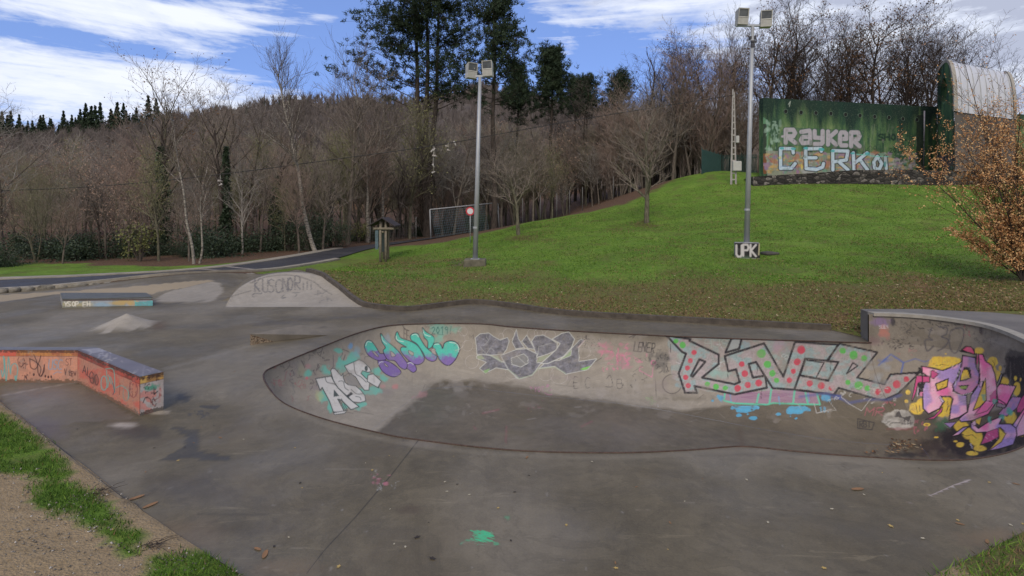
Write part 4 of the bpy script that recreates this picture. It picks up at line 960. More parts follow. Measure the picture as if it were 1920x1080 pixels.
# ================================================================ PATH
PC = catmull(np.c_[np.array(PATHC), PATHZ], 10)
tg = np.gradient(PC[:, :2], axis=0); tg /= np.linalg.norm(tg, axis=1, keepdims=True); nl = np.stack([-tg[:, 1], tg[:, 0]], 1)
pth = terr(PC[:, 0], PC[:, 1])
def ribbon(name, o0, o1, dz, mat, kind=None, thick=0.0, i0=0, i1=None, zf=None):
    i1 = i1 or len(PC); vv = []
    us = [0, .5, 1] if thick == 0 else [0, 1]
    for i in range(i0, i1):
        for u in us:
            p = PC[i, :2] + nl[i] * (o0 + (o1 - o0) * u)
            z = tz(p[0], p[1]) + dz
            vv.append((p[0], p[1], z))
        if thick: 
            for u in (1, 0):
                p = PC[i, :2] + nl[i] * (o0 + (o1 - o0) * u); vv.append((p[0], p[1], tz(p[0], p[1]) + dz - thick))
    m = len(us) if not thick else 4; ff = []
    for i in range(i1 - i0 - 1):
        for j in range(m if thick else m - 1):
            ff.append((i * m + j, i * m + (j + 1) % m, (i + 1) * m + (j + 1) % m, (i + 1) * m + j)[::-1])
    o = link(name, mesh(name, vv, ff, mat)); 
    if kind: tag(o, kind=kind)
    return o
A_ = NT('damp asphalt'); an = A_.noise(60, 3, .8); an2 = A_.noise(.6, 4)
A_.base(A_.ramp(A_.math('ADD', A_.math('MULTIPLY', an, .5), A_.math('MULTIPLY', an2, .5)), [(.35, (.026, .025, .028)), (.65, (.052, .050, .053))])).rough(A_.ramp(an2, [(.4, .45), (.6, .75)])); A_.bump(an, .4, .01)
ribbon('path', -.92, .92, .045, A_.done(), 'structure')
M_PK = plain('path edge concrete', (.26, .235, .19), .9, 0, .3, 3, .3, .01)
ke = ribbon('kerb', 0.92, 1.5, .075, M_PK, 'structure', .12, 0, 75); ke = ribbon('kerb', -1.2, -.92, .075, M_PK, 'structure', .12, 0, 62)
cb_ = MB()
for i in (43, 47):
    p = PC[i]; a = p[:2] - nl[i] * .92; b = p[:2] + nl[i] * .92; w = tg[i] * .11
    cb_.add([(q[0], q[1], tz(q[0], q[1]) + .052) for q in (a - w, a + w, b + w, b - w)], [(0, 3, 2, 1)])
tag(cb_.build('path_markings', plain('cast concrete strip', (.24, .21, .19), .9)), kind='structure')
ds_ = MB()
for (x, y) in ((700, 466), (680, 470)):
    pass
# rough stone edging between the path and the park
M_STONE = NT('edging stone'); sn = M_STONE.noise(5, 6, .7); sv = M_STONE.noise(1.3, 2)
M_STONE.base(M_STONE.ramp(M_STONE.math('ADD', M_STONE.math('MULTIPLY', sn, .6), M_STONE.math('MULTIPLY', sv, .4)), [(.35, (.055, .048, .036)), (.5, (.19, .175, .145)), (.65, (.31, .29, .25))])).rough(.95); M_STONE.bump(sn, .8, .03); M_STONE = M_STONE.done()
edge_root = thing('stone_edging', 'low row of rough pale stones edging the asphalt path', 'stone edging', (-13, 17.6, 0))
sm = MB(); rr = random.Random(4)
def rock(mb, c, d, rz, rr, n=6):
    vs = []; fs = []
    for iy in range(n + 1):
        th = PI * iy / n
        for ix in range(8):
            ph = 2 * PI * ix / 8
            x, y, z = math.sin(th) * math.cos(ph), math.sin(th) * math.sin(ph), math.cos(th)
            k = (abs(x) ** 5 + abs(y) ** 5 + abs(z) ** 5) ** (-1 / 5) * (1 + rr.uniform(-.07, .07))
            x, y, z = x * k * d[0] / 2, y * k * d[1] / 2, z * k * d[2] / 2
            vs.append((c[0] + x * math.cos(rz) - y * math.sin(rz), c[1] + x * math.sin(rz) + y * math.cos(rz), c[2] + z))
    for iy in range(n):
        for ix in range(8): fs.append((iy * 8 + ix, (iy + 1) * 8 + ix, (iy + 1) * 8 + (ix + 1) % 8, iy * 8 + (ix + 1) % 8))
    mb.add(vs, fs)
el = resample(np.array([(-19, 14.75), (-15.2, 15.86), (-13, 17.3), (-11, 18.9), (-9.7, 19.9)]), 400); i = 0
while i < 392:
    L = rr.choice([.3, .36, .42, .5, .6]); st = int(L / 0.0275)
    a, b = el[i], el[min(i + st, 399)]; rz = math.atan2(b[1] - a[1], b[0] - a[0]); cx, cy = (a + b) / 2
    rock(sm, (cx + 13, cy - 17.6, .085 + rr.uniform(-.015, .015)), (L * .93, .24 + rr.uniform(-.04, .05), .21 + rr.uniform(-.04, .03)), rz, rr); i += st
sm.build('stones', M_STONE, edge_root, True)
# kerb along the lawn
M_KERB = plain('mossy kerb', (.075, .062, .050), .85, 0, .45, 7, .4, .006)
kp = resample(catmull(KERB, 8), 90); tgk = np.gradient(kp, axis=0); tgk /= np.linalg.norm(tgk, axis=1, keepdims=True); nk = np.stack([-tgk[:, 1], tgk[:, 0]], 1)
vv = []
for i, p in enumerate(kp):
    a, b = p - nk[i] * .03, p + nk[i] * .07; z0 = float(deck_z(a[0], a[1])); h = .115
    vv += [(a[0], a[1], z0 - .05), (a[0], a[1], z0 + h), (b[0], b[1], z0 + h), (b[0], b[1], z0 - .05)]
ff = []
for i in range(len(kp) - 1):
    for j in range(3): ff.append((i * 4 + j, i * 4 + j + 1, i * 4 + 5 + j, i * 4 + 4 + j))
ff += [(0, 3, 2, 1), tuple((len(kp) - 1) * 4 + k for k in (0, 1, 2, 3))]
o = link('kerb', mesh('kerb', vv, ff, M_KERB)); tag(o, kind='structure')
# timber board edge along the gravel bank
ep = resample(np.array([(-11, 9.7), (-9, 8.52), (-6.49, 6.78), (-5.4, 6.02), (-4.2, 5.17), (-3.2, 4.46)]), 60)
M_BOARD = plain('weathered edging board', (.13, .11, .085), .9, 0, .4, 14, .4, .005)
eb = MB(); eb.tube([(x - .03, y - .04, .01) for x, y in ep], [.035] * len(ep), 4)
tag(eb.build('kerb', M_BOARD), kind='structure')
# earth face under the rim of the lawn wherever it stands higher than the paving
zr_ = np.array([.47 if (x > 6.8 and y > 7.5) else float(deck_z(x, y)) + .012 for x, y in PL]); m_ = len(PL)
vs_ = np.vstack([np.c_[PL, zr_ + .001], np.c_[PL, zr_ * 0 - .25]]); k_ = np.arange(m_)
o = link('retaining_kerb', mesh('retaining_kerb', vs_, np.stack([k_, (k_ + 1) % m_, (k_ + 1) % m_ + m_, k_ + m_], 1), M_KERB)); tag(o, kind='structure')
# ================================================================ painted blocks
def facegrid(quads, du):
    """quads of 4 corners (p00,p10,p11,p01) -> one welded-per-face grid"""
    V = []; Fq = []; off = 0
    for (a, b, c_, d) in quads:
        a, b, c_, d = map(lambda p: np.array(p, float), (a, b, c_, d))
        nu = max(1, int(np.linalg.norm(b - a) / du)); nv = max(1, int(np.linalg.norm(d - a) / du))
        uu, vv_ = np.meshgrid(np.linspace(0, 1, nu + 1), np.linspace(0, 1, nv + 1), indexing='ij')
        P = (a * (1 - uu[..., None]) + b * uu[..., None]) * (1 - vv_[..., None]) + (d * (1 - uu[..., None]) + c_ * uu[..., None]) * vv_[..., None]
        V.append(P.reshape(-1, 3)); I, J = np.meshgrid(np.arange(nu), np.arange(nv), indexing='ij'); w = nv + 1
        Fq.append(np.stack([I * w + J, (I + 1) * w + J, (I + 1) * w + J + 1, I * w + J + 1], -1).reshape(-1, 4) + off); off += (nu + 1) * (nv + 1)
    return np.vstack(V), np.vstack(Fq)
def paint_mat(name, base, rough=.8, var=.25, sc=5):
    m = NT(name); n = m.noise(sc, 6, .7); base = np.array(base)
    m.base(m.painted(m.ramp(n, [(.3, base * (1 - var)), (.7, base * (1 + var))]))).rough(rough); m.bump(m.noise(50, 3), .25, .004); return m.done()
ZT = .46
A0, A, B, C_, Dk, E0 = (-11.5, 7.62), (-6.15, 7.55), (-4.41, 6.32), (-4.26, 6.52), (-6.02, 7.72), (-11.5, 7.80)
P3 = lambda p, z: (p[0], p[1], z)
ledge = thing('concrete_ledge', 'angled knee-high concrete ledge painted salmon and red with scribbled tags', 'ledge', (-6.0, 7.3, 0))
M_LED = paint_mat('painted ledge concrete', (.24, .235, .23))
org = np.array([-6.0, 7.3, 0])
q_ = [(P3(A0, 0), P3(A, 0), P3(A, ZT), P3(A0, ZT)), (P3(A, 0), P3(B, 0), P3(B, ZT), P3(A, ZT)), (P3(B, 0), P3(C_, 0), P3(C_, ZT), P3(B, ZT))]
v, f = facegrid(q_, .0065)
n1_ = len(v)
v2, f2 = facegrid([(P3(C_, 0), P3(Dk, 0), P3(Dk, ZT), P3(C_, ZT)), (P3(Dk, 0), P3(E0, 0), P3(E0, ZT), P3(Dk, ZT))], .2)
v = np.vstack([v, v2]); f = np.vstack([f, f2 + n1_])
px, py = proj(v); L = Sheet(np.where(np.arange(len(v)) < n1_, px, -9999), py)
h = v[:, 2]
idx = np.arange(len(v))
def reg(mask, col, al=1.0):
    k = np.nonzero(mask & (idx < n1_))[0]; L.put(k, np.full(len(k), al), col)
nn = fnoise(px * .05, py * .05); nn2 = fnoise(px * .35, py * .35)
L.at(0, 0, 1)
def mixc(a, b):
    def fcol(x, y):
        t = sstep(.35, .65, fnoise(x * .07, y * .07))[:, None]; g = (.85 + .3 * fnoise(x * .6, y * .6))[:, None]
        return (srgb(a)[None] * (1 - t) + srgb(b)[None] * t) * KP * g
    return fcol
reg(px < 145.5, mixc((188, 134, 112), (168, 124, 106))); reg((px >= 145.5) & (px < 262.3), mixc((176, 96, 82), (166, 116, 98))); reg(px >= 262.3, mixc((160, 152, 150), (172, 166, 164)))
reg((px >= 262.3) & (h < .37) & (nn > .62), (196, 120, 110), .7)
band_ = h > .375
reg(band_ & (px < 30), (190, 84, 68), .9); reg(band_ & (px >= 30) & (px < 145.5), mixc((176, 120, 66), (150, 88, 60)), .9); reg(band_ & (px >= 145.5) & (px < 262.3), mixc((160, 72, 60), (120, 52, 44)), .95); reg(band_ & (px >= 262.3), mixc((196, 158, 82), (150, 112, 62)), .95)
reg((h > .370) & (h < .379), (70, 46, 40), .7); reg((h > .435 - nn2 * .02) & (nn2 > .3), (60, 42, 38), .75); reg((h > .41) & (nn2 > .55) & (px > 145), (64, 44, 40), .7)
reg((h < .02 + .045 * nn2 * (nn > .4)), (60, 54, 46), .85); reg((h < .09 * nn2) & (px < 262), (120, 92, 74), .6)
reg((np.abs(px - 262.2) < .8), (70, 50, 44), .7); reg(np.abs(px - 145.3) < .7, (120, 70, 56), .5)
L.at(0, 640, 6)
DT = (66, 34, 38); TL = (92, 158, 156)
for l, w in (([(40, 170), (50, 300), (30, 400), (15, 330)], 16), ([(50, 200), (70, 440), (95, 180), (115, 350)], 14), ([(120, 370), (130, 280), (170, 250), (200, 310), (180, 440)], 12), ([(172, 395), (176, 430)], 22)): L.line(l, w, TL, .85, smooth=True)
L.scrawl(205, 190, 100, 110, 9, 6, DT, .85, 61); L.scrawl(240, 300, 90, 140, 10, 6, DT, .85, 62); L.line([(215, 180), (200, 215), (230, 290), (290, 240), (285, 310)], 6, DT, .85, smooth=True)
for l in ([(335, 190), (345, 290), (400, 310), (440, 230), (460, 160)], [(380, 150), (420, 250), (430, 360), (470, 390), (500, 260)], [(345, 200), (400, 230), (460, 300), (440, 390)], [(500, 270), (495, 340), (460, 390)]): L.line(l, 10, (58, 30, 34), .9, smooth=True)
for (x, y) in ((380, 375), (510, 393), (544, 402), (576, 398)): L.ell(x, y, 10, 16, (58, 30, 34), .95, .2)
L.text('USC', 545, 205, 160, 110, 9, (104, 148, 172), .9, slant=10, smooth=True); L.line([(600, 370), (640, 345), (690, 350)], 7, (104, 148, 172), .8, smooth=True)
L.text('ST', 740, 195, 80, 75, 6, DT, .9); L.text('Vieew', 725, 310, 130, 60, 6, DT, .9, dy=8, jig=4); L.text('V', 725, 310, 30, 70, 6, DT, .9); L.text('TEW', 770, 340, 90, 45, 6, DT, .9, jig=3)
L.text('AL', 930, 260, 110, 90, 10, (66, 34, 38), .9, dy=38); L.text('GO', 1010, 330, 110, 120, 11, (70, 42, 42), .85, dy=30, smooth=True); L.ell(1070, 440, 34, 60, (84, 62, 56), .6, .8, .8)
for (x, y, r) in ((1170, 470, 70), ): L.ring(x, y, 34, 11, TL, .85, ry=80)
for l in ([(1200, 330), (1210, 520), (1240, 400), (1290, 560)], [(1190, 310), (1280, 330), (1290, 580)], [(1310, 520), (1370, 500), (1440, 560), (1440, 650)], [(1220, 380), (1250, 480)]): L.line(l, 11, (100, 150, 142), .85, smooth=True)
L.ring(1420, 590, 36, 8, (110, 130, 122), .8, ry=80); L.line([(1270, 470), (1290, 560), (1270, 600)], 9, (60, 62, 84), .8); L.ring(1500, 540, 46, 9, (120, 52, 60), .8, ry=90); L.line([(1350, 470), (1345, 600)], 5, DT, .8); L.scrawl(1440, 450, 110, 160, 12, 6, (96, 44, 50), .7, 66)
L.ell(1700, 525, 56, 20, (66, 142, 120), .85, .6, 1); L.ell(1740, 500, 40, 30, (66, 142, 120), .8, .7, 1.2); L.scrawl(1590, 500, 240, 180, 20, 8, (58, 42, 46), .85, 63); L.line([(1610, 690), (1640, 630), (1690, 650), (1700, 690)], 10, (54, 44, 48), .9, smooth=True); L.line([(1730, 520), (1735, 600), (1775, 560)], 10, (50, 44, 50), .9); L.line([(1720, 620), (1740, 670), (1770, 640)], 8, (110, 40, 44), .9)
L.scrawl(1640, 395, 190, 50, 12, 6, (70, 48, 40), .8, 64); L.ell(1800, 590, 20, 60, (190, 104, 96), .5, .9, 1)
for k in range(60): L.line([(x_ := rp.uniform(0, 1560), 120 + max(0, x_ - 860) * .42), (x_, 150 + rp.uniform(10, 90) + max(0, x_ - 860) * .42)], rp.uniform(1.5, 4), (96, 56, 48), .3)
link('body', mesh('body', v - org, f, M_LED, False, {'Paint': L.c}), ledge)
# top slab
e_ = .012
tq = [(P3(A0, ZT + .003), P3(A, ZT + .003), P3(Dk, ZT + .003), P3(E0, ZT + .003)), (P3(A, ZT + .003), P3(B, ZT + .003), P3(C_, ZT + .003), P3(Dk, ZT + .003))]
v, f = facegrid(tq, .012); px, py = proj(v); L2 = Sheet(px, py)
L2.line([(147, 656), (262, 708)], 3, (78, 62, 62), .8); L2.line([(262, 708), (307, 697)], 2.5, (78, 66, 66), .8, rag=4)
L2.poly([(152, 655), (192, 652), (206, 658), (176, 662)], (160, 160, 166), .6); L2.scrawl(150, 653, 60, 10, 8, 2, (170, 170, 172), .6, 71); L2.scrawl(196, 668, 34, 10, 9, 1.5, (176, 172, 160), .7, 72)
L2.poly([(150, 655), (262, 704), (300, 696), (185, 653)], (104, 98, 112), .4); L2.scrawl(255, 694, 50, 10, 10, 1.2, (150, 146, 146), .6, 73)
link('top', mesh('top', v - org, f, paint_mat('ledge top concrete', (.125, .12, .13), .5), False, {'Paint': L2.c}), ledge)

# low box against the bank
fl_, fr_, br_, bl_ = (-11.43, 13.56), (-9.33, 13.85), (-10.02, 14.62), (-12.38, 14.62); ZB = .195
pad = thing('manual_pad', 'low flat box ledge with grey top and a bright tagged face, by the sandy strip', 'box ledge', (-10.8, 14, 0)); org = np.array([-10.8, 14, 0])
v, f = facegrid([(P3(fl_, 0), P3(fr_, 0), P3(fr_, ZB), P3(fl_, ZB))], .012); n1_ = len(v)
v2, f2 = facegrid([(P3(bl_, 0), P3(fl_, 0), P3(fl_, ZB), P3(bl_, ZB)), (P3(fr_, 0), P3(br_, 0), P3(br_, ZB), P3(fr_, ZB)), (P3(br_, 0), P3(bl_, 0), P3(bl_, ZB), P3(br_, ZB))], .3)
v = np.vstack([v, v2]); f = np.vstack([f, f2 + n1_]); px, py = proj(v); L = Sheet(np.where(np.arange(len(v)) < n1_, px, -9999), py)
L.poly([(110, 560), (300, 558), (300, 578), (110, 580)], mixc((128, 136, 136), (142, 150, 158)), 1); L.at(0, 360, 4)
L.ell(900, 832, 80, 16, (178, 152, 96), .8, .8, 1); L.ell(1000, 828, 60, 14, (178, 150, 90), .6, .8, 1); L.ell(760, 845, 60, 16, (130, 160, 180), .7, .8, 1); L.poly([(1010, 826), (1150, 815), (1150, 858), (1010, 862)], (80, 150, 155), .85); L.scrawl(1010, 820, 130, 30, 8, 5, (90, 178, 178), .8, 81)
L.ell(560, 845, 120, 22, (168, 156, 110), .7, .8, .8)
L.text('YSOPZEH', 480, 822, 200, 36, 9, (205, 202, 190), .95, jig=2, out=(90, 84, 74), ow=2); L.line([(470, 812), (1145, 806)], 12, (66, 44, 40), .9); L.line([(470, 862), (1145, 856)], 5, (44, 46, 42), .8)
link('body', mesh('body', v - org, f, M_LED, False, {'Paint': L.c}), pad)
tp_ = MB(); tp_.add([(p[0] - org[0], p[1] - org[1], z) for z in (ZB + .004, ZB + .03) for p in (fl_, fr_, br_, bl_)], [(4, 5, 6, 7), (0, 1, 5, 4), (1, 2, 6, 5), (2, 3, 7, 6), (3, 0, 4, 7), (3, 2, 1, 0)])
tp_.build('top', plain('box top concrete', (.085, .088, .080), .55, 0, .3, 4, .2, .004), pad)

# wedge ramp beside the bowl
wd = MB(); a, b, c2, d2 = (-4.76, 9.72), (-4.44, 9.98), (-3.62, 10.5), (-4.16, 10.52)
wd.add([(a[0], a[1], -.01), (b[0], b[1], .004), (c2[0], c2[1], .004), (d2[0], d2[1], -.01), (a[0], a[1], .2), (d2[0], d2[1], .2)], [(4, 1, 2, 5), (0, 1, 4), (3, 5, 2), (0, 4, 5, 3), (0, 3, 2, 1)])
RE_ = NT('rusty broken edge'); re_ = RE_.noise(30, 4); RE_.base(RE_.ramp(re_, [(.42, (.045, .028, .018)), (.5, (.34, .27, .19)), (.58, (.10, .06, .035))])).rough(.9); M_RUSTE = RE_.done()
WDm = NT('wedge concrete'); wn = WDm.noise(3, 5); wn2 = WDm.noise(30, 4); sx = WDm.n('ShaderNodeNewGeometry'); sz = WDm.n('ShaderNodeSeparateXYZ'); WDm.l(sx.outputs['True Normal'], sz.inputs[0])
WDm.base(WDm.ramp(wn, [(.35, (.13, .115, .092)), (.65, (.20, .175, .14))])).rough(.6); WDm.bump(wn2, .2, .004)
kr = thing('kicker_ramp', 'small low concrete wedge ramp with rusty broken end beside the bowl rim', 'ramp'); wd.build('slope', WDm.done(), kr)
m = MB(); m.add([(a[0] - .004, a[1] - .012, 0), (b[0] - .004, b[1] - .012, .004), (a[0] - .004, a[1] - .012, .198)], [(0, 1, 2)]); m.build('broken_end', M_RUSTE, kr)

# ================================================================ FLOODLIGHTS
M_GALV = plain('galvanised pole', (.36, .38, .40), .5, .3, .12, 3, .05, .002); M_LAMP = plain('lamp housing', (.40, .40, .37), .55, 0, .15, 8, .1, .002)
M_GLASS = plain('lamp glass', (.10, .11, .12), .15, 0, .3, 5, 0); M_BASEC = plain('mossy base concrete', (.12, .11, .08), .9, 0, .5, 5, .4, .01)
def floodlight(label, base, top, blockd, tilt, heads, graffiti=False):
    bx_, by_, bz_ = base; t = thing('floodlight', label, 'floodlight', (bx_, by_, bz_)); h = top[2] - bz_; hb = blockd[2]
    m = MB(); lean = (top[0] - bx_); m.tube([(0, 0, hb), (lean * .5, 0, (h + hb) / 2), (lean, 0, h)], [.105, .085, .062], 14); m.build('pole', M_GALV, t, True)
    m = MB(); m.box((0, 0, hb + .01), (.34, .34, .02)); m.build('base_plate', M_GALV, t); m = MB(); m.tube([(lean * .08, 0, hb + 1.2), (lean * .08, 0, hb + 1.27)], .11, 12); m.build('strap', M_GALV, t)
    if graffiti:
        vq = [((-blockd[0] / 2, -blockd[1] / 2, -.3), (blockd[0] / 2, -blockd[1] / 2, -.3), (blockd[0] / 2, -blockd[1] / 2, hb), (-blockd[0] / 2, -blockd[1] / 2, hb))]
        v, f = facegrid(vq, .02); nf = len(v)
        a_, b_ = blockd[0] / 2, blockd[1] / 2
        v2, f2 = facegrid([((a_, -b_, -.3), (a_, b_, -.3), (a_, b_, hb), (a_, -b_, hb)), ((a_, b_, -.3), (-a_, b_, -.3), (-a_, b_, hb), (a_, b_, hb)), ((-a_, b_, -.3), (-a_, -b_, -.3), (-a_, -b_, hb), (-a_, b_, hb)), ((-a_, -b_, hb), (a_, -b_, hb), (a_, b_, hb), (-a_, b_, hb))], .2)
        v = np.vstack([v, v2]); f = np.vstack([f, f2 + nf])
        g = Sheet(np.where(np.arange(len(v)) < nf, (v[:, 0] + a_) / blockd[0] * 42, -999), (hb - v[:, 2]) / hb * 30)
        g.poly([(-1, -1), (43, -1), (43, 26), (-1, 26)], (22, 22, 24), 1); g.ell(10, 30, 20, 7, (96, 118, 96), .7, .8, 1); g.text('UPK', 2, 4, 36, 20, 3.4, (188, 184, 184), .95, jig=.6, smooth=False); g.line([(41, 1), (40, 20)], 2, (178, 172, 140), .9)
        link('base_block', mesh('base_block', v, f, M_LED, False, {'Paint': g.c}), t).rotation_euler = (0, 0, -math.atan2(bx_, by_) * .85)
    else:
        m = MB(); m.box((0, 0, hb / 2 - .15), (blockd[0], blockd[1], hb + .3), 0, .02); m.build('base_block', M_BASEC, t)
    m = MB(); hx = heads[-1][0]; m.box((lean, 0, h + .02), (abs(heads[0][0] - heads[1][0]) + .35, .09, .07)); m.build('crossbar', M_GALV, t)
    for (dx, dz_, yaw, s) in heads:
        s = s * .84
        c_, s__ = math.cos(yaw), math.sin(yaw)
        def loc(p): return (lean + dx + p[0] * c_ - p[1] * s__, p[0] * s__ + p[1] * c_, h + dz_ + p[2])
        # housing: open-faced tapered box tipped forward, with a deeper lower body
        w, hh = .26 * s, .24 * s; ft = tilt; m = MB()
        F_ = [(-w, -.16, -hh + ft), (w, -.16, -hh + ft), (w, -.16 - ft, hh), (-w, -.16 - ft, hh)]; Bk = [(-w * .8, .14, -hh * .8), (w * .8, .14, -hh * .8), (w * .8, .14, hh * .75), (-w * .8, .14, hh * .75)]
        m.add([loc(p) for p in F_ + Bk], [(4, 7, 6, 5), (0, 1, 5, 4), (1, 2, 6, 5), (2, 3, 7, 6), (3, 0, 4, 7)])
        i_ = .035; G_ = [(-w + i_, -.15, -hh + ft + i_), (w - i_, -.15, -hh + ft + i_), (w - i_, -.15 - ft, hh - i_), (-w + i_, -.15 - ft, hh - i_)]
        m.add([loc(p) for p in F_ + G_], [(0, 1, 5, 4), (1, 2, 6, 5), (2, 3, 7, 6), (3, 0, 4, 7)])
        m.add([loc(p) for p in ((-w * .95, -.12, -hh - .2), (w * .95, -.12, -hh - .2), (w * .95, .12, -hh - .2), (-w * .95, .12, -hh - .2), (-w, -.15, -hh + ft - .01), (w, -.15, -hh + ft - .01), (w * .9, .13, -hh), (-w * .9, .13, -hh))], [(3, 2, 1, 0), (4, 5, 6, 7), (0, 1, 5, 4), (1, 2, 6, 5), (2, 3, 7, 6), (3, 0, 4, 7)])
        hd = m.build('lamp_head', M_LAMP, t)
        g = MB(); g.add([loc((p[0], p[1] + .02, p[2])) for p in G_], [(0, 1, 2, 3)]); g.build('glass', M_GLASS, hd)
        g = MB(); g.box(loc((0, -.09, 0)), (w * 1.1, .02, .07)); g.build('reflector', M_LAMP, hd)
        g = MB(); g.tube([loc((0, .02, -hh - .2)), (lean + dx, 0, h + .03)], .03, 6); g.build('bracket', M_GALV, hd)
    return t
p = D(891, 499, 21); z0 = tz(p[0], p[1])
fl1 = floodlight('grey floodlight pole on a plain mossy concrete block, in front of the goal', (p[0], p[1], z0 - .02), (D(900, 144, 21)[0], 21, D(900, 144, 21)[2]), (.84, .8, .28), .05, ((-.36, .32, .55, .95), (.32, .40, -.25, .95)))
p = D(1400, 485, 20); z1 = tz(p[0], p[1])
fl2 = floodlight('tall grey floodlight pole on a concrete block tagged UPK, high on the grass bank', (p[0], p[1], z1 - .1), (D(1411, 49, 20)[0], 20, D(1411, 49, 20)[2]), (.84, .8, .62), .05, ((-.42, .42, .12, .95), (.48, .34, -.18, .95)), True)
m = MB(); m.box((.0, 0, 0), (.26, .1, .1)); m.box((.02, -.05, -.16), (.2, .08, .08)); m.box((-.02, -.05, -.3), (.12, .08, .14)); m.build('wire_clamp', plain('dark clamp', (.04, .04, .05), .6), fl2, loc=(D(1411, 72, 20)[0] - p[0], 0, D(1411, 66, 20)[2] - z1))
p = D(1443, 480, 20.2); rk = MB(); rock(rk, (0, 0, 0), (.55, .5, .16), .2, random.Random(3)); o = rk.build('flat_stone', plain('dark stone', (.07, .065, .06), .9), None, True, (p[0], p[1], tz(p[0], p[1]) + .03)); tag(o, 'flat dark stone lying in the grass beside the tagged floodlight block', 'stone')

# ================================================================ KIOSK, GOAL, SIGN, FENCES
M_WOOD = plain('weathered timber', (.20, .175, .13), .9, 0, .35, 10, .4, .005); M_ROOF = plain('dark roof boards', (.035, .028, .032), .85, 0, .4, 12, .3, .01); M_BLUEB = plain('faded notice board', (.07, .115, .135), .6, 0, .4, 9, .05)
kx, ky, kz = D(722, 487, 26.6); kz = tz(kx, ky)
kio = thing('information_board', 'wooden noticeboard shelter with a small dark gabled roof by the path', 'noticeboard', (kx, ky, kz - .03)); s_ = 26.6 / 1000
for (dx, dy, r) in ((-.12, -.45, .062), (.13, -.40, .062), (-.20, .5, .062), (.04, .5, .062)):
    m = MB(); m.tube([(dx, dy, 0), (dx, dy, 2.05)], r, 8); m.build('post', M_WOOD, kio, True)
m = MB(); m.tube([(-.45, -.5, 1.66), (.55, -.5, 1.66)], .06, 6); m.tube([(-.45, .5, 1.66), (.55, .5, 1.66)], .06, 6); m.tube([(0, -.5, 1.5), (0, .5, 1.5)], .05, 6); m.build('beam', M_WOOD, kio)
m = MB(); rf = [(-.66, -.75, 1.78), (.02, -.75, 2.16), (.64, -.75, 1.76), (-.66, .75, 1.78), (.02, .75, 2.16), (.64, .75, 1.76)]
for (a, b, c3, d3) in ((0, 1, 4, 3), (1, 2, 5, 4)):
    q0 = [rf[a], rf[b], rf[c3], rf[d3]]; q1 = [(x, y, z + .055) for x, y, z in q0]; m.add(q0 + q1, [(0, 3, 2, 1), (4, 5, 6, 7), (0, 1, 5, 4), (1, 2, 6, 5), (2, 3, 7, 6), (3, 0, 4, 7)])
m.build('roof', M_ROOF, kio)
m = MB(); m.box((-.17, .02, 1.05), (.05, .95, 1.15)); bd = m.build('board', plain('board back', (.13, .15, .14), .8, 0, .3, 8), kio)
m = MB(); m.box((-.13, -.45, 1.05), (.015, .02, .9)); m.box((-.30, -.46, 1.12), (.15, .03, .95)); m.build('notice', M_BLUEB, kio)
# goal with its net
M_GOAL = plain('goal tube', (.27, .28, .30), .5, 0, .2, 6, .05); M_NET = plain('goal net cord', (.13, .19, .21), .9, 0, .3, 9, 0)
gl, gr_ = D(808, 439, 40), D(936, 424, 44); g0 = np.array([gl[0], gl[1], tz(gl[0], gl[1]) - .03]); g1 = np.array([gr_[0], gr_[1], tz(gr_[0], gr_[1]) - .03])
gt0, gt1 = np.array(D(806, 393, 40)), np.array(D(933, 380, 44))
goal = thing('football_goal', 'white tube football goal with a blue green net at the edge of the wood', 'football goal', tuple(g0))
o_ = g0
for a, b in ((g0, gt0), (g1, gt1)):
    m = MB(); m.tube([a - o_, b - o_], .05, 8); m.build('goal_post', M_GOAL, goal, True)
m = MB(); m.tube([gt0 - o_, gt1 - o_], .045, 8); m.build('crossbar', M_GOAL, goal, True)
bkv = np.array([.35, 1.1, 0]); m = MB(); m.tube([g0 - o_ + bkv, g1 - o_ + bkv], .03, 6); m.tube([g0 - o_, g0 - o_ + bkv], .03, 6).tube([g1 - o_, g1 - o_ + bkv], .03, 6).tube([gt1 - o_, g1 - o_ + bkv * 1.3 - (gt1 - gt0) * .18], .025, 6); m.build('ground_frame', M_GOAL, goal, True)
P0 = []; P1 = []
u = gt1 - gt0; ub = g1 - g0
for i in range(31):
    t = i / 30 * .78; P0.append(gt0 + u * t); P1.append(g0 + ub * t + bkv * .8)
for j in range(13):
    t = j / 12; a = gt0 * (1 - t) + (g0 + bkv * .8) * t; b = (gt0 + u * .78) * (1 - t) + (g0 + ub * .78 + bkv * .8) * t; P0.append(a); P1.append(b)
vv, ff = prisms(np.array(P0) - o_, np.array(P1) - o_, [.014] * len(P0), [.014] * len(P0), 3); link('net', mesh('net', vv, ff, M_NET), goal)
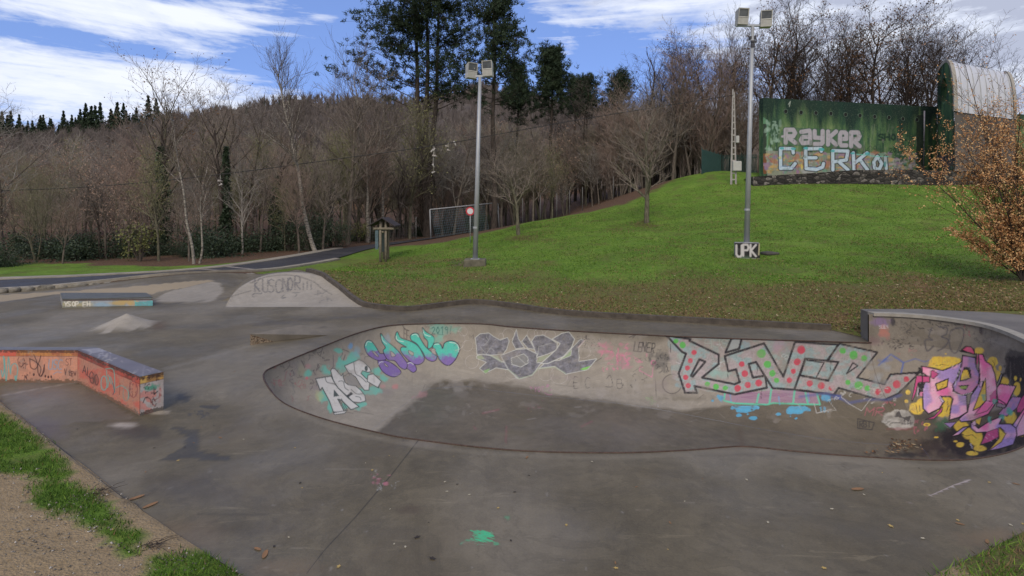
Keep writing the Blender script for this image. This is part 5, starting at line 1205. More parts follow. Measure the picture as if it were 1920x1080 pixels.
# no-entry style disc
sx_, sy_, sz_ = D(881.5, 396, 30); zb_ = tz(sx_ + .1, sy_)
sg = thing('road_sign', 'round white traffic sign with a red rim in front of the goal net', 'road sign', (sx_, sy_, zb_)); h = sz_ - zb_
m = MB(); m.tube([(0, .03, -.1), (0, .03, h + .1)], .022, 8); m.build('post', M_GALV, sg, True)
def disc(r, y, th, n=32): 
    v = [(r * math.cos(2 * PI * k / n), y, h + r * math.sin(2 * PI * k / n)) for k in range(n)] + [(r * math.cos(2 * PI * k / n), y + th, h + r * math.sin(2 * PI * k / n)) for k in range(n)]
    return v, [tuple(range(n)), tuple(range(2 * n - 1, n - 1, -1))] + [(k, n + k, n + (k + 1) % n, (k + 1) % n) for k in range(n)]
m = MB(); m.add(*disc(.245, -.01, .02)); m.build('red_rim', plain('sign red', (.45, .03, .045), .45, 0, .1), sg); m = MB(); m.add(*disc(.165, -.016, .006)); m.build('white_disc', plain('sign white', (.58, .56, .58), .45, 0, .05), sg)
# thin fence posts with wire mesh along the wood
M_FP = plain('dull fence steel', (.13, .13, .125), .7, .2, .2, 5, 0)
def wire_fence(label, pts, h, netting=True, pm=M_FP):
    a = np.array(pts[0]); r = thing('wire_fence', label, 'fence', tuple(a))
    for p in pts:
        m = MB(); q = np.array(p) - a; m.tube([q - np.array([0, 0, .2]), q + np.array([0, 0, h])], .03, 6); m.build('post', pm, r, True)
    if netting:
        P0 = []; P1 = []
        for p, q in zip(pts, pts[1:]):
            p, q = np.array(p) - a, np.array(q) - a; L_ = np.linalg.norm(q - p)
            for j in range(9): z = np.array([0, 0, .1 + j * (h - .15) / 8]); P0.append(p + z); P1.append(q + z)
            nn_ = int(L_ / .22)
            for j in range(nn_): P0.append(p + (q - p) * j / nn_ + np.array([0, 0, .1])); P1.append(p + (q - p) * j / nn_ + np.array([0, 0, h - .05]))
        vv, ff = prisms(P0, P1, [.0035] * len(P0), [.0035] * len(P0), 3); link('wire_mesh', mesh('wire_mesh', vv, ff, pm), r)
def gpt(px, Y): x = (px - 960) * Y / 1000; return (x, Y, tz(x, Y))
wire_fence('thin wire fence on grey posts at the far side of the path, before the goal', [gpt(694, 36), gpt(780, 39.5)], 1.75)
wire_fence('grey wire fence climbing beside the brown wood above the lawn', [gpt(980, 42), gpt(1013, 42), gpt(1044, 43), gpt(1068, 44), gpt(1092, 45), gpt(1150, 46), gpt(1210, 46.5)], 2.0, False)
M_GF = plain('green fence steel', (.012, .055, .048), .6, 0, .2, 6, 0)
gf = thing('palisade_fence', 'dark green metal palisade fence at the top of the bank beside the utility pole', 'fence', gpt(1316, 45)); P0 = []; P1 = []; a0 = np.array(gpt(1316, 45)); pts = [np.array(gpt(1316, 45)), np.array(gpt(1352, 50)), np.array(gpt(1420, 52))]
for p, q in zip(pts, pts[1:]):
    L_ = np.linalg.norm(q - p); k_ = int(L_ / .16)
    for j in range(k_): b = p + (q - p) * j / k_ - a0; P0.append(b + [0, 0, -.2]); P1.append(b + [0, 0, 2.1 + (.0 if j % 8 else .15)])
vv, ff = prisms(P0, P1, [.032] * len(P0), [.032] * len(P0), 4); link('pales', mesh('pales', vv, ff, M_GF), gf)
m = MB()
for p, q in zip(pts, pts[1:]):
    for z in (.4, 1.8): m.tube([p - a0 + [0, 0.04, z], q - a0 + [0, .04, z]], .03, 4)
m.build('rail', M_GF, gf)

# utility pole: two concrete legs with cross ties, meter boxes
ux, uy, uz = gpt(1376, 40); ut = thing('utility_pole', 'slim pale concrete utility pole carrying two meter boxes on the grass', 'utility pole', (ux, uy, uz)); hp = D(1376, 167, 40)[2] - uz
M_UP = plain('pole concrete', (.36, .34, .32), .9, 0, .2, 4, .2, .005); M_BOX = plain('meter box', (.42, .42, .40), .7, 0, .15, 3, .05)
m = MB(); m.tube([(-.2, 0, -.2), (-.07, 0, hp)], [.085, .05], 4).tube([(.16, 0, -.2), (.03, 0, hp * .97)], [.07, .045], 4)
for k in range(14): m.box((-.02, 0, .35 + k * hp / 15), (.3 - k * .014, .08, .09))
m.build('mast', M_UP, ut); m = MB(); m.box((.14, -.16, 1.35), (.62, .28, .72), 0, .02); m.build('meter_box', M_BOX, ut); m = MB(); m.box((.2, -.13, 3.35), (.22, .2, .52), 0, .02); m.build('meter_box', M_BOX, ut)
# sagging wire and the shoes thrown over it
wa_, wm_, wb_ = np.array(D(-60, 360, 24)), None, np.array(D(1376, 185, 40))
WP = [D(-60, 362, 24), D(0, 358, 24.6), D(200, 348, 26), D(413, 327, 28), D(640, 297, 30.5), D(820, 272, 32), D(960, 247, 34), D(1100, 222, 36), D(1376, 178, 40)]
wc = catmull(WP, 8); m = MB(); m.tube([tuple(p) for p in wc], .022, 5); tag(m.build('overhead_cable', plain('black cable', (.015, .015, .017), .6)), 'thin black overhead cable sagging across the front of the wood', 'cable')
M_SH = plain('pale shoe', (.38, .36, .34), .7, 0, .15, 20, .1, .002); M_SHD = plain('grey shoe', (.33, .30, .28), .7, 0, .2, 20, .1, .002)
def shoe(mb, c, yaw, pitch):
    ca, sa, cp, sp_ = math.cos(yaw), math.sin(yaw), math.cos(pitch), math.sin(pitch)
    secs = [(-.15, .045, .10), (-.12, .058, .16), (-.05, .055, .15), (.02, .055, .10), (.10, .062, .075), (.16, .05, .06), (.185, .02, .035)]; v = []; k = .68
    for (x, w, hh) in secs:
        for (a, b) in ((-1, 0), (1, 0), (1, .6), (.55, 1), (-.55, 1), (-1, .6)):
            X_, Y_, Z_ = x * k, a * w * k, b * hh * k; X2, Z2 = X_ * cp - Z_ * sp_, X_ * sp_ + Z_ * cp; v.append((c[0] + X2 * ca - Y_ * sa, c[1] + X2 * sa + Y_ * ca, c[2] + Z2))
    f = [(5, 4, 3, 2, 1, 0), tuple(36 + j for j in range(6))]
    for i in range(6):
        for j in range(6): f.append((i * 6 + j, i * 6 + (j + 1) % 6, i * 6 + 6 + (j + 1) % 6, i * 6 + 6 + j))
    mb.add(v, f)
def shoes(label, px, py, ds, mat=M_SH):
    i = int(np.argmin(np.abs(wc[:, 0] / wc[:, 1] * 1000 + 960 - px))); t_ = (px - (wc[i, 0] / wc[i, 1] * 1000 + 960)); Yw = wc[i, 1]
    x = (px - 960) * Yw / 1000; zc = float(np.interp(x, wc[:, 0], wc[:, 2])); r = thing('pair_of_shoes', label, 'shoes', (x, Yw, zc), 'shoes hanging from the cable'); m = MB()
    for (dx, dz_, yaw, pit) in ds:
        s = MB(); shoe(s, (dx, 0, dz_), yaw, pit); s.build('shoe', mat, r, True); m.tube([(0, 0, .02), (dx * .6, 0, dz_ * .5), (dx, 0, dz_ + .1)], .009, 4)
    m.build('laces', mat, r)
shoes('pale shoes hanging by their laces from the cable in front of the ivy-clad trunks', 413, 335, ((-.02, -.38, .2, .1), (.03, -.58, 2.9, -.15)))
shoes('red and white shoes bunched upright on the cable above two more pairs', 812, 278, ((-.04, -.30, .1, 1.3), (.09, -.24, .2, 1.1)), M_SH)
shoes('small pale shoes swinging just under the bunched upright ones', 814, 285, ((.0, -.62, .3, .4), (.06, -.66, .4, .2)), M_SHD)
shoes('lowest hanging shoes, on the longest laces of all', 813, 300, ((-.05, -1.2, .3, -.9), (.0, -1.62, .5, .6)))
shoes('grey shoes hanging a little to the side of the upright bunch', 841, 275, ((-.1, -.22, .2, .1), (.0, -.46, .1, .05)), M_SHD)
shoes('single shoe pair hooked over the cable, nearest the plain floodlight pole', 851, 268, ((.0, -.02, .1, -1.0), (.05, -.12, .1, -.9)))
# ================================================================ GREEN CONCRETE BUILDING
YA, YB = 42.0, 45.6
ga, gb = (D(1431, 0, YA)[0], YA), (D(1757, 0, YB)[0], YB)
ZTOP = 11.5; ZBOT = 4.3
GW = NT('green painted concrete')
o3 = GW.scale((1, 1, .16)); ns = GW.noise(.55, 6, .7, o3); n2 = GW.noise(2.2, 5, .75, GW.scale((1, 1, .3))); n3 = GW.noise(14, 4, .8)
gpos = GW.attr('Up')                       # 1 at the coping, 0 at the foot: old water streaks start there
base = GW.ramp(GW.math('ADD', GW.math('MULTIPLY', ns, .6), GW.math('MULTIPLY', n2, .4)), [(.38, (.020, .048, .036)), (.45, (.042, .095, .055)), (.52, (.095, .18, .072)), (.60, (.175, .25, .11)), (.68, (.26, .31, .18))])
strk = GW.math('SUBTRACT', GW.math('MULTIPLY', gpos, 1.1), GW.math('MULTIPLY', GW.noise(.9, 5, .6, GW.scale((1, 1, .05))), 1.15))
base = GW.mix(GW.ramp(strk, [(.12, 0), (.40, .94)]), base, (.012, .030, .026))
base = GW.mix(GW.math('MULTIPLY', GW.ramp(n3, [(.56, 0), (.66, .5)]), 1.0), base, (.22, .27, .20))
GW.base(GW.painted(base)).rough(.9).spec(.2); GW.bump(n3, .4, .02); M_GW = GW.done()
def gpaint(v, n1_, kind):
    px, py = proj(v); g = Sheet(np.where(np.arange(len(v)) < n1_, px, -9999), py)
    if kind == 'wall':
        g.at(1400, 60, 3.6)
        g.poly([(95, 560), (150, 600), (140, 960), (85, 960)], (110, 160, 130), .4); g.poly([(108, 620), (135, 620), (132, 960), (90, 960)], (40, 38, 40), .85); g.poly([(108, 820), (135, 820), (136, 960), (112, 960)], (120, 78, 52), .85)
        for k in range(70): g.ell(rp.uniform(130, 230), rp.uniform(600, 900), rp.uniform(3, 12), rp.uniform(4, 20), (150, 176, 160), .5, .9, 1.3)
        g.poly([(1150, 560), (1200, 560), (1200, 960), (1140, 960)], (34, 40, 44), .85)
        for (x, y) in ((230, 560), (500, 520), (640, 640), (960, 600), (1100, 640)):
            g.line([(x, 470), (x + 4, y + 60)], 26, (28, 58, 48), .5, soft=5)
        g.poly([(130, 800), (980, 830), (980, 930), (140, 970)], (140, 140, 128), .7)
        for k in range(420): g.ell(rp.uniform(130, 1140), rp.uniform(820, 950), rp.uniform(6, 26), rp.uniform(4, 16), [(176, 150, 96), (132, 110, 140), (150, 110, 90), (150, 152, 150), (100, 140, 120)][k % 5], .8, .6, 1.2)
        for k in range(60): g.ell(rp.uniform(985, 1140), rp.uniform(860, 925), rp.uniform(4, 16), rp.uniform(4, 14), [(150, 146, 144), (120, 110, 124), (168, 162, 164)][k % 3], .6, .8, 1.2)
        g.line([(180, 820), (140, 840), (170, 880)], 5, (150, 70, 90), .8)
        # silver block letters
        SV = (164, 160, 168); DG = (62, 84, 76)
        g.at(1420, 220, 6)
        g.poly([(250, 200), (300, 110), (1180, 150), (1200, 330), (1000, 350), (300, 320), (240, 250)], (56, 88, 72), .6)
        for (ch, x, y, w, h) in (('R', 320, 140, 105, 145), ('a', 490, 150, 105, 140), ('y', 645, 155, 90, 145), ('K', 795, 160, 90, 145), ('e', 930, 170, 75, 145), ('R', 1055, 170, 95, 155)):
            for (c_, lw) in ((DG, 62), (SV, 48)):
                for s_ in GL[ch]: g.line([(x + gx_ * w, y + gy * h) for gx_, gy in s_], lw, c_, .96)
        g.line([(280, 215), (330, 215)], 26, SV, .95)
        g.text('SHOK.', 1365, 190, 350, 66, 20, (28, 50, 44), .92, gap=.3); g.text('2011', 1490, 345, 160, 50, 13, (34, 52, 44), .85); g.line([(1240, 350), (1270, 320), (1300, 350)], 8, (36, 60, 48), .8); g.ring(1325, 340, 16, 8, (36, 60, 48), .8); g.line([(1230, 358), (1400, 358)], 5, (36, 60, 48), .8)
        # white outlined word
        K2 = (34, 34, 44); LB = (176, 196, 208)
        words_ = {'C': [[(405, 400), (398, 352), (262, 352), (262, 575), (385, 572), (425, 520)]], 'E': [[(720, 380), (715, 350), (545, 355), (550, 575)], [(535, 455), (660, 455)], [(550, 575), (660, 588), (735, 560), (745, 520)]],
                  'R': [[(850, 590), (848, 375), (1020, 380), (1000, 480), (860, 500)], [(930, 510), (1020, 590)]], 'K': [[(1080, 400), (1088, 590)], [(1235, 400), (1100, 510)], [(1150, 470), (1240, 590)]], 'O': [[(1350, 440), (1310, 500), (1320, 570), (1370, 590), (1400, 520), (1350, 440)]], 'I': [[(1440, 450), (1450, 575)]]}
        for (c_, lw) in ((K2, 58), (LB, 37)):
            for sl_ in words_.values():
                for s_ in sl_: g.line(s_, lw, c_, .95)
        g.at(1420, 220, 6)
        for (x, y) in ((275, 350), (400, 352), (545, 350), (720, 360), (845, 378), (1075, 405), (1235, 408)): g.ell(x, y, 28, 15, (70, 160, 166), .9, .3, .5)
        g.ell(1436, 530, 12, 34, (64, 150, 150), .9, .3); g.ell(256, 455, 18, 22, (190, 184, 90), .7, .5, .6); g.ell(500, 560, 14, 40, (196, 186, 92), .8, .5, .6); g.line([(1120, 415), (1230, 425), (1330, 440), (1470, 440)], 9, (90, 188, 172), .85)
        g.scrawl(1320, 470, 70, 90, 8, 6, K2, .8, 91); g.line([(255, 560), (330, 545), (420, 580)], 8, (130, 158, 196), .7, smooth=True); g.line([(590, 570), (640, 560), (720, 585)], 8, (130, 158, 196), .7, smooth=True)
        for k in range(22): g.scrawl(290 + (k % 11) * 110, 400, 60, 160, 1, 4, (110, 66, 70), .6, 100 + k)
        g.poly([(0, 640), (80, 655), (1900, 590), (1900, 720), (0, 720)], (46, 50, 44), .4)
        g.at(1400, 60, 3.6)
        for k in range(150): x = rp.uniform(120, 1150); y = rp.uniform(620, 860); g.line([(x, y), (x + rp.normal(0, 3), y + rp.uniform(20, 110))], rp.uniform(2, 6), [(28, 50, 38), (90, 116, 70), (150, 150, 140)][k % 3], rp.uniform(.1, .35), soft=1)
        for k in range(120): g.ell(rp.uniform(140, 1000), rp.uniform(640, 950), rp.uniform(3, 12), rp.uniform(3, 10), [(60, 90, 66), (120, 116, 110)][k % 2], rp.uniform(.2, .5), .9, 1.6)
        g.at(0, 0, 1)
        g.line([(1478, 196), (1482, 190), (1480, 200)], 1.3, (170, 180, 170), .8)
    if kind == 'gable':
        g.at(1400, 60, 3.6)
        for k in range(40): g.ell(rp.uniform(1285, 1310), rp.uniform(220, 600), 7, rp.uniform(20, 60), (28, 48, 34), .5, .9, 1)
        g.line([(1285, 240), (1290, 700), (1284, 930)], 14, (26, 44, 36), .8, soft=2); g.ell(1340, 880, 60, 60, (52, 44, 52), .85, .5, .8); g.scrawl(1310, 830, 60, 90, 8, 8, (120, 110, 130), .5, 92)
        for k in range(10): g.line([(1320 + k * 8, 840 + (k % 3) * 12), (1322 + k * 8, 925)], 4, (130, 124, 134), .5)
    return g.c
bl = thing('bunker_building', 'green streaked concrete building with a curved white metal roof and graffiti wall on the hill', 'building', (ga[0], ga[1], ZBOT))
O3 = np.array([ga[0], ga[1], ZBOT])
ga, gb = np.array(ga), np.array(gb); dw = (gb - ga) / np.linalg.norm(gb - ga); dn = np.array([-dw[1], dw[0]])
zL, zR = ZTOP, ZTOP + .0
def q4(a, b, z0, z1a, z1b=None): return [(a[0], a[1], z0), (b[0], b[1], z0), (b[0], b[1], z1a if z1b is None else z1b), (a[0], a[1], z1a)]
v, f = facegrid([q4(ga, gb, ZBOT, ZTOP)], .042); n1_ = len(v)
ga2, gb2 = ga + dn * .55 + dw * .05, gb + dn * .55
v2, f2 = facegrid([q4(gb2, ga2, ZBOT, ZTOP), q4(ga2, ga, ZBOT, ZTOP), [(*ga, ZTOP), (*gb, ZTOP), (*gb2, ZTOP), (*ga2, ZTOP)]], .25)
v = np.vstack([v, v2]); f = np.vstack([f, f2 + n1_]); up = np.clip((v[:, 2] - ZBOT - 1) / (ZTOP - ZBOT - 1), 0, 1)
link('graffiti_wall', mesh('graffiti_wall', v - O3, f, M_GW, False, {'Paint': gpaint(v, n1_, 'wall'), 'Up': up}), bl)
M_HOLE = plain('porthole dark', (.008, .010, .010), .9, 0, .2, 5, 0); M_RING = plain('porthole ring', (.075, .12, .09), .8, 0, .3, 9, 0)
for (hx, hy) in ((1473, 209), (1501.5, 211), (1529.5, 212), (1557.5, 213), (1585, 215), (1612, 217), (1639.5, 219), (1666.5, 220.5), (1692.5, 223), (1719, 224.5)):
    # where the sight line meets the wall plane
    rx = (hx - 960) / 1000; t = (ga[0] * dn[0] + ga[1] * dn[1]) / (rx * dn[0] + dn[1]); P_ = np.array([rx * t, t, CAMZ - (hy - 400) / 1000 * t]) - O3
    n = 18; m = MB(); r_ = .155
    a3 = np.array([dw[0], dw[1], 0]); out3 = -np.array([dn[0], dn[1], 0])
    ci = [P_ + a3 * r_ * math.cos(2 * PI * k / n) + np.array([0, 0, r_ * math.sin(2 * PI * k / n)]) for k in range(n)]
    co = [P_ + a3 * r_ * 1.28 * math.cos(2 * PI * k / n) + np.array([0, 0, r_ * 1.28 * math.sin(2 * PI * k / n)]) for k in range(n)]
    m.add([p + out3 * .04 for p in ci] + [p + out3 * .04 for p in co] + [p - out3 * .01 for p in ci] + [p - out3 * .01 for p in co], [(k, (k + 1) % n, n + (k + 1) % n, n + k) for k in range(n)] + [(n + k, n + (k + 1) % n, 3 * n + (k + 1) % n, 3 * n + k) for k in range(n)] + [((k + 1) % n, k, 2 * n + k, 2 * n + (k + 1) % n) for k in range(n)])
    fr = m.build('porthole', M_RING, bl); m = MB(); m.add([p + out3 * .006 for p in ci], [tuple(range(n))[::-1]]); m.build('opening', M_HOLE, fr)
# rain pipe
def onwall(hx, hy, off=.0):
    rx = (hx - 960) / 1000; t = (ga[0] * dn[0] + ga[1] * dn[1]) / (rx * dn[0] + dn[1]); return np.array([rx * t - dn[0] * off, t - dn[1] * off, CAMZ - (hy - 400) / 1000 * t])
m = MB(); m.tube([onwall(1731.5, 208, .08) - O3, onwall(1731, 264, .08) - O3], .055, 6); m.build('rain_pipe', plain('white pipe', (.42, .40, .44), .5), bl, True)
m = MB(); m.tube([onwall(1731, 264, .08) - O3, onwall(1730, 320, .08) - O3], .035, 6); m.build('lower_pipe', plain('grey pipe', (.10, .11, .11), .6), bl, True)
# vaulted part --------------------------------------------------------------
G0 = np.array(D(1788.5, 0, 40.0)[:2]); ud = np.array(D(1906, 0, 43.6)[:2]) - G0; vd = np.array(D(1757.5, 0, 43.4)[:2]) - G0
def prof(k):                                # outline of the gable: (share of depth, height)
    zs, za = 10.05, 14.3
    pts = []
    for j in range(17):
        t = j / 16 * PI / 2; pts.append((.5 - .5 * math.cos(t), zs + (za - zs) * math.sin(t) ** .8))
    for j in range(1, 9):
        t = j / 8 * PI / 2; pts.append((.5 + .5 * math.sin(t), za - .55 * (1 - math.cos(t))))
    return pts
PR = prof(0)
gn = np.array([-(vd[1]), vd[0]]); gn /= np.linalg.norm(gn)
if gn @ ud > 0: gn = -gn                     # outward from the gable, away from the vault
# gable wall with the oval opening: polar grid between the oval and the outline
ce = (.60, 12.05); rxo, rzo = .20, .98
outl = [(0.0, 4.2), (0, 6), (0, 8)] + PR + [(1.0, 12), (1, 10), (1, 8), (1, 6), (1.0, 4.2), (.75, 4.2), (.5, 4.2), (.25, 4.2)]
oc = resample(np.array([(a * 3.7, z) for a, z in outl]), 220, True); oc = np.c_[oc[:, 0] / 3.7, oc[:, 1]]
an = np.arctan2((oc[:, 1] - ce[1]), (oc[:, 0] - ce[0]) * 3.7); ic = np.c_[ce[0] + rxo * np.cos(an), ce[1] + rzo * np.sin(an)]
GV = []; nk_ = 60
for k in range(nk_ + 1):
    t = k / nk_; pp = ic * (1 - t) + oc * t
    GV.append(np.c_[G0[0] + vd[0] * pp[:, 0], G0[1] + vd[1] * pp[:, 0], pp[:, 1]])
n_o = len(oc); v = np.vstack(GV); I, J = np.meshgrid(np.arange(nk_), np.arange(n_o), indexing='ij')
f = np.stack([I * n_o + J, I * n_o + (J + 1) % n_o, (I + 1) * n_o + (J + 1) % n_o, (I + 1) * n_o + J], -1).reshape(-1, 4)
n1_ = len(v)
back = GV[0] + np.array([-gn[0], -gn[1], 0]) * .5; v = np.vstack([v, back]); f = np.vstack([f, np.stack([np.arange(n_o), (np.arange(n_o)), (np.arange(n_o) + 1) % n_o, (np.arange(n_o) + 1) % n_o], 1)[:0]])
rimf = np.stack([np.arange(n_o), np.arange(n_o) + n1_, (np.arange(n_o) + 1) % n_o + n1_, (np.arange(n_o) + 1) % n_o], 1); f = np.vstack([f, rimf])
up = np.clip((v[:, 2] - 5) / 22, 0, 1)
link('gable_wall', mesh('gable_wall', v - O3, f, M_GW, False, {'Paint': gpaint(v, n1_, 'gable'), 'Up': up}), bl)
m = MB(); m.add([tuple(p - O3) for p in back[::4]], [tuple(range(len(back[::4])))]); m.build('oval_opening', M_HOLE, bl)
# concrete rib at the gable edge, then standing-seam metal
M_RIB = plain('pale rib concrete', (.36, .34, .30), .85, 0, .18, 3, .2, .01)
MT = NT('white roof metal'); mn = MT.noise(.6, 5, .6, MT.scale((1, 1, .3))); MT.base(MT.ramp(mn, [(.3, (.52, .54, .58)), (.7, (.64, .66, .70))])).rough(.42).metal(.15); M_MET = MT.done()
def rib(u0, u1, lift):
    vv = []; L_ = len(PR)
    for (u, lf) in ((u0, -.12), (u0, lift), (u1, lift), (u1, -.02)):
        for a, z in PR: aa_ = a + (a - .5) * lf * .5; vv.append((G0[0] + ud[0] * u + vd[0] * aa_, G0[1] + ud[1] * u + vd[1] * aa_, z + lf * (1 if z > 10.2 else .2)))
    ff = [(k * L_ + j, (k + 1) * L_ + j, (k + 1) * L_ + j + 1, k * L_ + j + 1) for k in range(3) for j in range(L_ - 1)]
    return link('rib', mesh('rib', np.array(vv) - O3, ff, M_RIB), bl)
def vault(u0, u1, lift, n, name, mat, prof_=PR, close=False):
    P_ = [(a, z) for a, z in prof_]; vv = []; L_ = len(P_)
    for k in range(n + 1):
        u = u0 + (u1 - u0) * k / n
        for a, z in P_:
            c0 = .5; zz = z + lift * (1 if z > 10.2 else .2); aa_ = a + (a - .5) * lift * .5
            vv.append((G0[0] + ud[0] * u + vd[0] * aa_, G0[1] + ud[1] * u + vd[1] * aa_, zz + (-.0) * u))
    ff = [(k * L_ + j, (k + 1) * L_ + j, (k + 1) * L_ + j + 1, k * L_ + j + 1) for k in range(n) for j in range(L_ - 1)]
    if close: ff += [tuple(range(L_ - 1, -1, -1)), tuple(n * L_ + j for j in range(L_))]
    o = link(name, mesh(name, np.array(vv) - O3, ff, mat, False), bl)
    o.data.polygons.foreach_set('use_smooth', [len(p.vertices) == 4 for p in o.data.polygons]); return o
rib(-.004, .055, .10); vault(.003, .99, .0, 14, 'vault_roof', M_MET); rib(.95, 1.0, .12)
m = MB()
for k in range(9):
    u = .12 + k * .1; pts = [(G0[0] + ud[0] * u + vd[0] * (a + (a - .5) * .02) - O3[0], G0[1] + ud[1] * u + vd[1] * (a + (a - .5) * .02) - O3[1], z + .02 - O3[2]) for a, z in PR]
    m.tube(pts, .028, 4)
m.build('seam', plain('roof seam', (.40, .41, .43), .6), bl)
# side wall below the vault
SW = NT('brown grey render'); sn2 = SW.noise(1.2, 5, .7); uz_ = SW.attr('Up'); swb = SW.ramp(sn2, [(.3, (.085, .075, .065)), (.7, (.125, .112, .098))])
swb = SW.mix(SW.math('LESS_THAN', uz_, .24), swb, SW.ramp(SW.noise(5, 5, .8), [(.35, (.12, .17, .12)), (.5, (.34, .33, .30)), (.65, (.20, .16, .17))])); SW.base(swb).rough(.9)
s0, s1 = G0 + ud * .02 - vd * -.03, G0 + ud * 1.0 + vd * .03
v, f = facegrid([q4(s0, s1, ZBOT, 10.1)], .3); link('side_wall', mesh('side_wall', v - O3, f, SW.done(), False, {'Up': (v[:, 2] - ZBOT) / 5.8}), bl)
e0, e1 = G0 + ud * 1.0, G0 + ud * 1.0 + vd
v, f = facegrid([q4(e0, e1, ZBOT, 10.1), q4(e1, G0 + vd, ZBOT, 10.1)], .4); link('back_wall', mesh('back_wall', v - O3, f, M_GW, False, {'Paint': np.zeros((len(v), 4)), 'Up': np.zeros(len(v)) + .4}), bl)
# wall going on to the right of the vault
r0, r1 = np.array(D(1900, 0, 44.0)[:2]), np.array(D(2120, 0, 46.0)[:2]); v, f = facegrid([q4(r0, r1, ZBOT, 10.6)], .3); n1_ = len(v); v2, f2 = facegrid([q4(r1 + dn * .5, r0 + dn * .5, ZBOT, 10.6), [(*r0, 10.6), (*r1, 10.6), (*(r1 + dn * .5), 10.6), (*(r0 + dn * .5), 10.6)]], 1.0)
v = np.vstack([v, v2]); f = np.vstack([f, f2 + n1_]); link('end_wall', mesh('end_wall', v - O3, f, M_GW, False, {'Paint': np.zeros((len(v), 4)), 'Up': np.clip((v[:, 2] - ZBOT - 1) / 6, 0, 1)}), bl)
# dry-stone retaining wall
RWm = NT('dark rubble stone'); rv = RWm.voro(2.6, 'F1', 'Color', RWm.scale((1, 1, 1.6))); rd = RWm.voro(2.6, 'DISTANCE_TO_EDGE', 'Distance', RWm.scale((1, 1, 1.6))); rn = RWm.noise(7, 5, .7)
rc = RWm.ramp(RWm.math('ADD', RWm.math('MULTIPLY', rv, .5), RWm.math('MULTIPLY', rn, .6)), [(.42, (.018, .016, .015)), (.62, (.05, .045, .04)), (.82, (.24, .22, .20))]); RWm.base(RWm.mix(RWm.ramp(rd, [(.02, 1), (.07, 0)]), rc, (.008, .008, .008))).rough(.95); RWm.bump(rd, 1.0, .12); M_RW = RWm.done()
rw = thing('stone_wall', 'low dark dry-stone retaining wall in front of the green building', 'wall', (18, 38.5, 4.3)); m = MB()
tops = [(1412, 331, 39.0), (1500, 326, 38.8), (1600, 319, 38.5), (1700, 318, 38.4), (1790, 320, 38.2), (1900, 322, 38.0), (2050, 325, 38.0)]; bots = [334, 341, 345, 346, 347, 349, 352]
A_l = []
for (tx_, ty_, Y_), by_ in zip(tops, bots): A_l.append((D(tx_, ty_, Y_), D(tx_, by_ + 6, Y_)))
vv = []; ff = []
for t, b in A_l: vv += [(t[0] - 18, t[1] - 38.5 - .1, b[2] - 4.8), (t[0] - 18, t[1] - 38.5, t[2] - 4.3), (t[0] - 18, t[1] - 38.5 + .55, t[2] - 4.3), (t[0] - 18, t[1] - 38.5 + .55, b[2] - 4.8)]
for k in range(len(A_l) - 1):
    for j in range(3): ff.append((k * 4 + j, k * 4 + 4 + j, k * 4 + 5 + j, k * 4 + 1 + j))
ff += [(0, 1, 2, 3), (24, 27, 26, 25)]
m.add(vv, ff); m.build('masonry', M_RW, rw)
# terrace behind the retaining wall
tr = MB(); tr.add([(A_l[k][0][0], A_l[k][0][1] + .5, A_l[k][0][2] - .04) for k in range(7)] + [(A_l[k][0][0] + 1.5, 48 if k else 46, A_l[k][0][2] - .02) for k in range(7)], [(k, k + 1, k + 8, k + 7) for k in range(6)]); tag(tr.build('path', plain('terrace gravel', (.09, .08, .065), .95)), kind='structure')
# ================================================================ TREES
def bark(name, lo, hi, sc=8): 
    m = NT(name); n = m.noise(sc, 6, .7, m.scale((1, 1, .35))); m.base(m.ramp(n, [(.35, lo), (.65, hi)])).rough(.95).spec(.2); m.bump(n, .6, .03); return m.done()
M_BK = bark('grey brown bark', (.075, .062, .052), (.17, .145, .12)); M_BKD = bark('dark bark', (.030, .024, .021), (.085, .070, .060)); M_MOSS = bark('lichen bark', (.060, .060, .036), (.17, .155, .115))
BM = NT('birch bark'); bn = BM.noise(6, 5, .7, BM.scale((1, 1, 3))); BM.base(BM.ramp(bn, [(.38, (.05, .045, .04)), (.48, (.19, .17, .145)), (.62, (.32, .29, .25))])).rough(.85); M_BIRCH = BM.done()
def twigm(name, c, var=.35): return plain(name, c, .95, 0, var, 1.5, 0, .01, .15)
M_TW = twigm('brown twigs', (.245, .205, .175)); M_TWR = twigm('reddish twigs', (.27, .20, .165)); M_TWG = twigm('grey twigs', (.27, .25, .225)); M_TWO = twigm('olive twigs', (.215, .205, .13)); M_TWD = twigm('dark twigs', (.11, .095, .086)); M_TWL = twigm('pale twigs', (.31, .285, .255)); M_PKL = plain('pinkish dry leaves', (.34, .23, .17), .9, 0, .4, 3, 0); M_OLL = plain('olive leaves', (.19, .19, .08), .8, 0, .4, 3, 0); M_TWH = twigm('hilltop twigs', (.060, .045, .036)); M_TWB = twigm('birch branch twigs', (.10, .082, .070))
M_IVY = plain('ivy leaves', (.030, .052, .024), .6, 0, .55, 3, 0); M_BUSHM = plain('bush leaves', (.040, .060, .030), .65, 0, .6, 2, 0); M_YEL = plain('yellow green leaves', (.13, .14, .04), .7, 0, .4, 3, 0)
PN = NT('pine needles'); pn = PN.noise(1.1, 5, .7); PN.base(PN.ramp(pn, [(.35, (.016, .030, .019)), (.65, (.050, .074, .038))])).rough(.8).spec(.2); M_PINE = PN.done()
OM = NT('orange leaves'); on = OM.attr('Tone'); OM.base(OM.ramp(on, [(0, (.36, .15, .055)), (.45, (.64, .33, .13)), (1, (.78, .55, .28))])).rough(.8); M_OR = OM.done()
M_DRY = plain('dry brown leaves', (.15, .080, .038), .9, 0, .4, 3, 0)
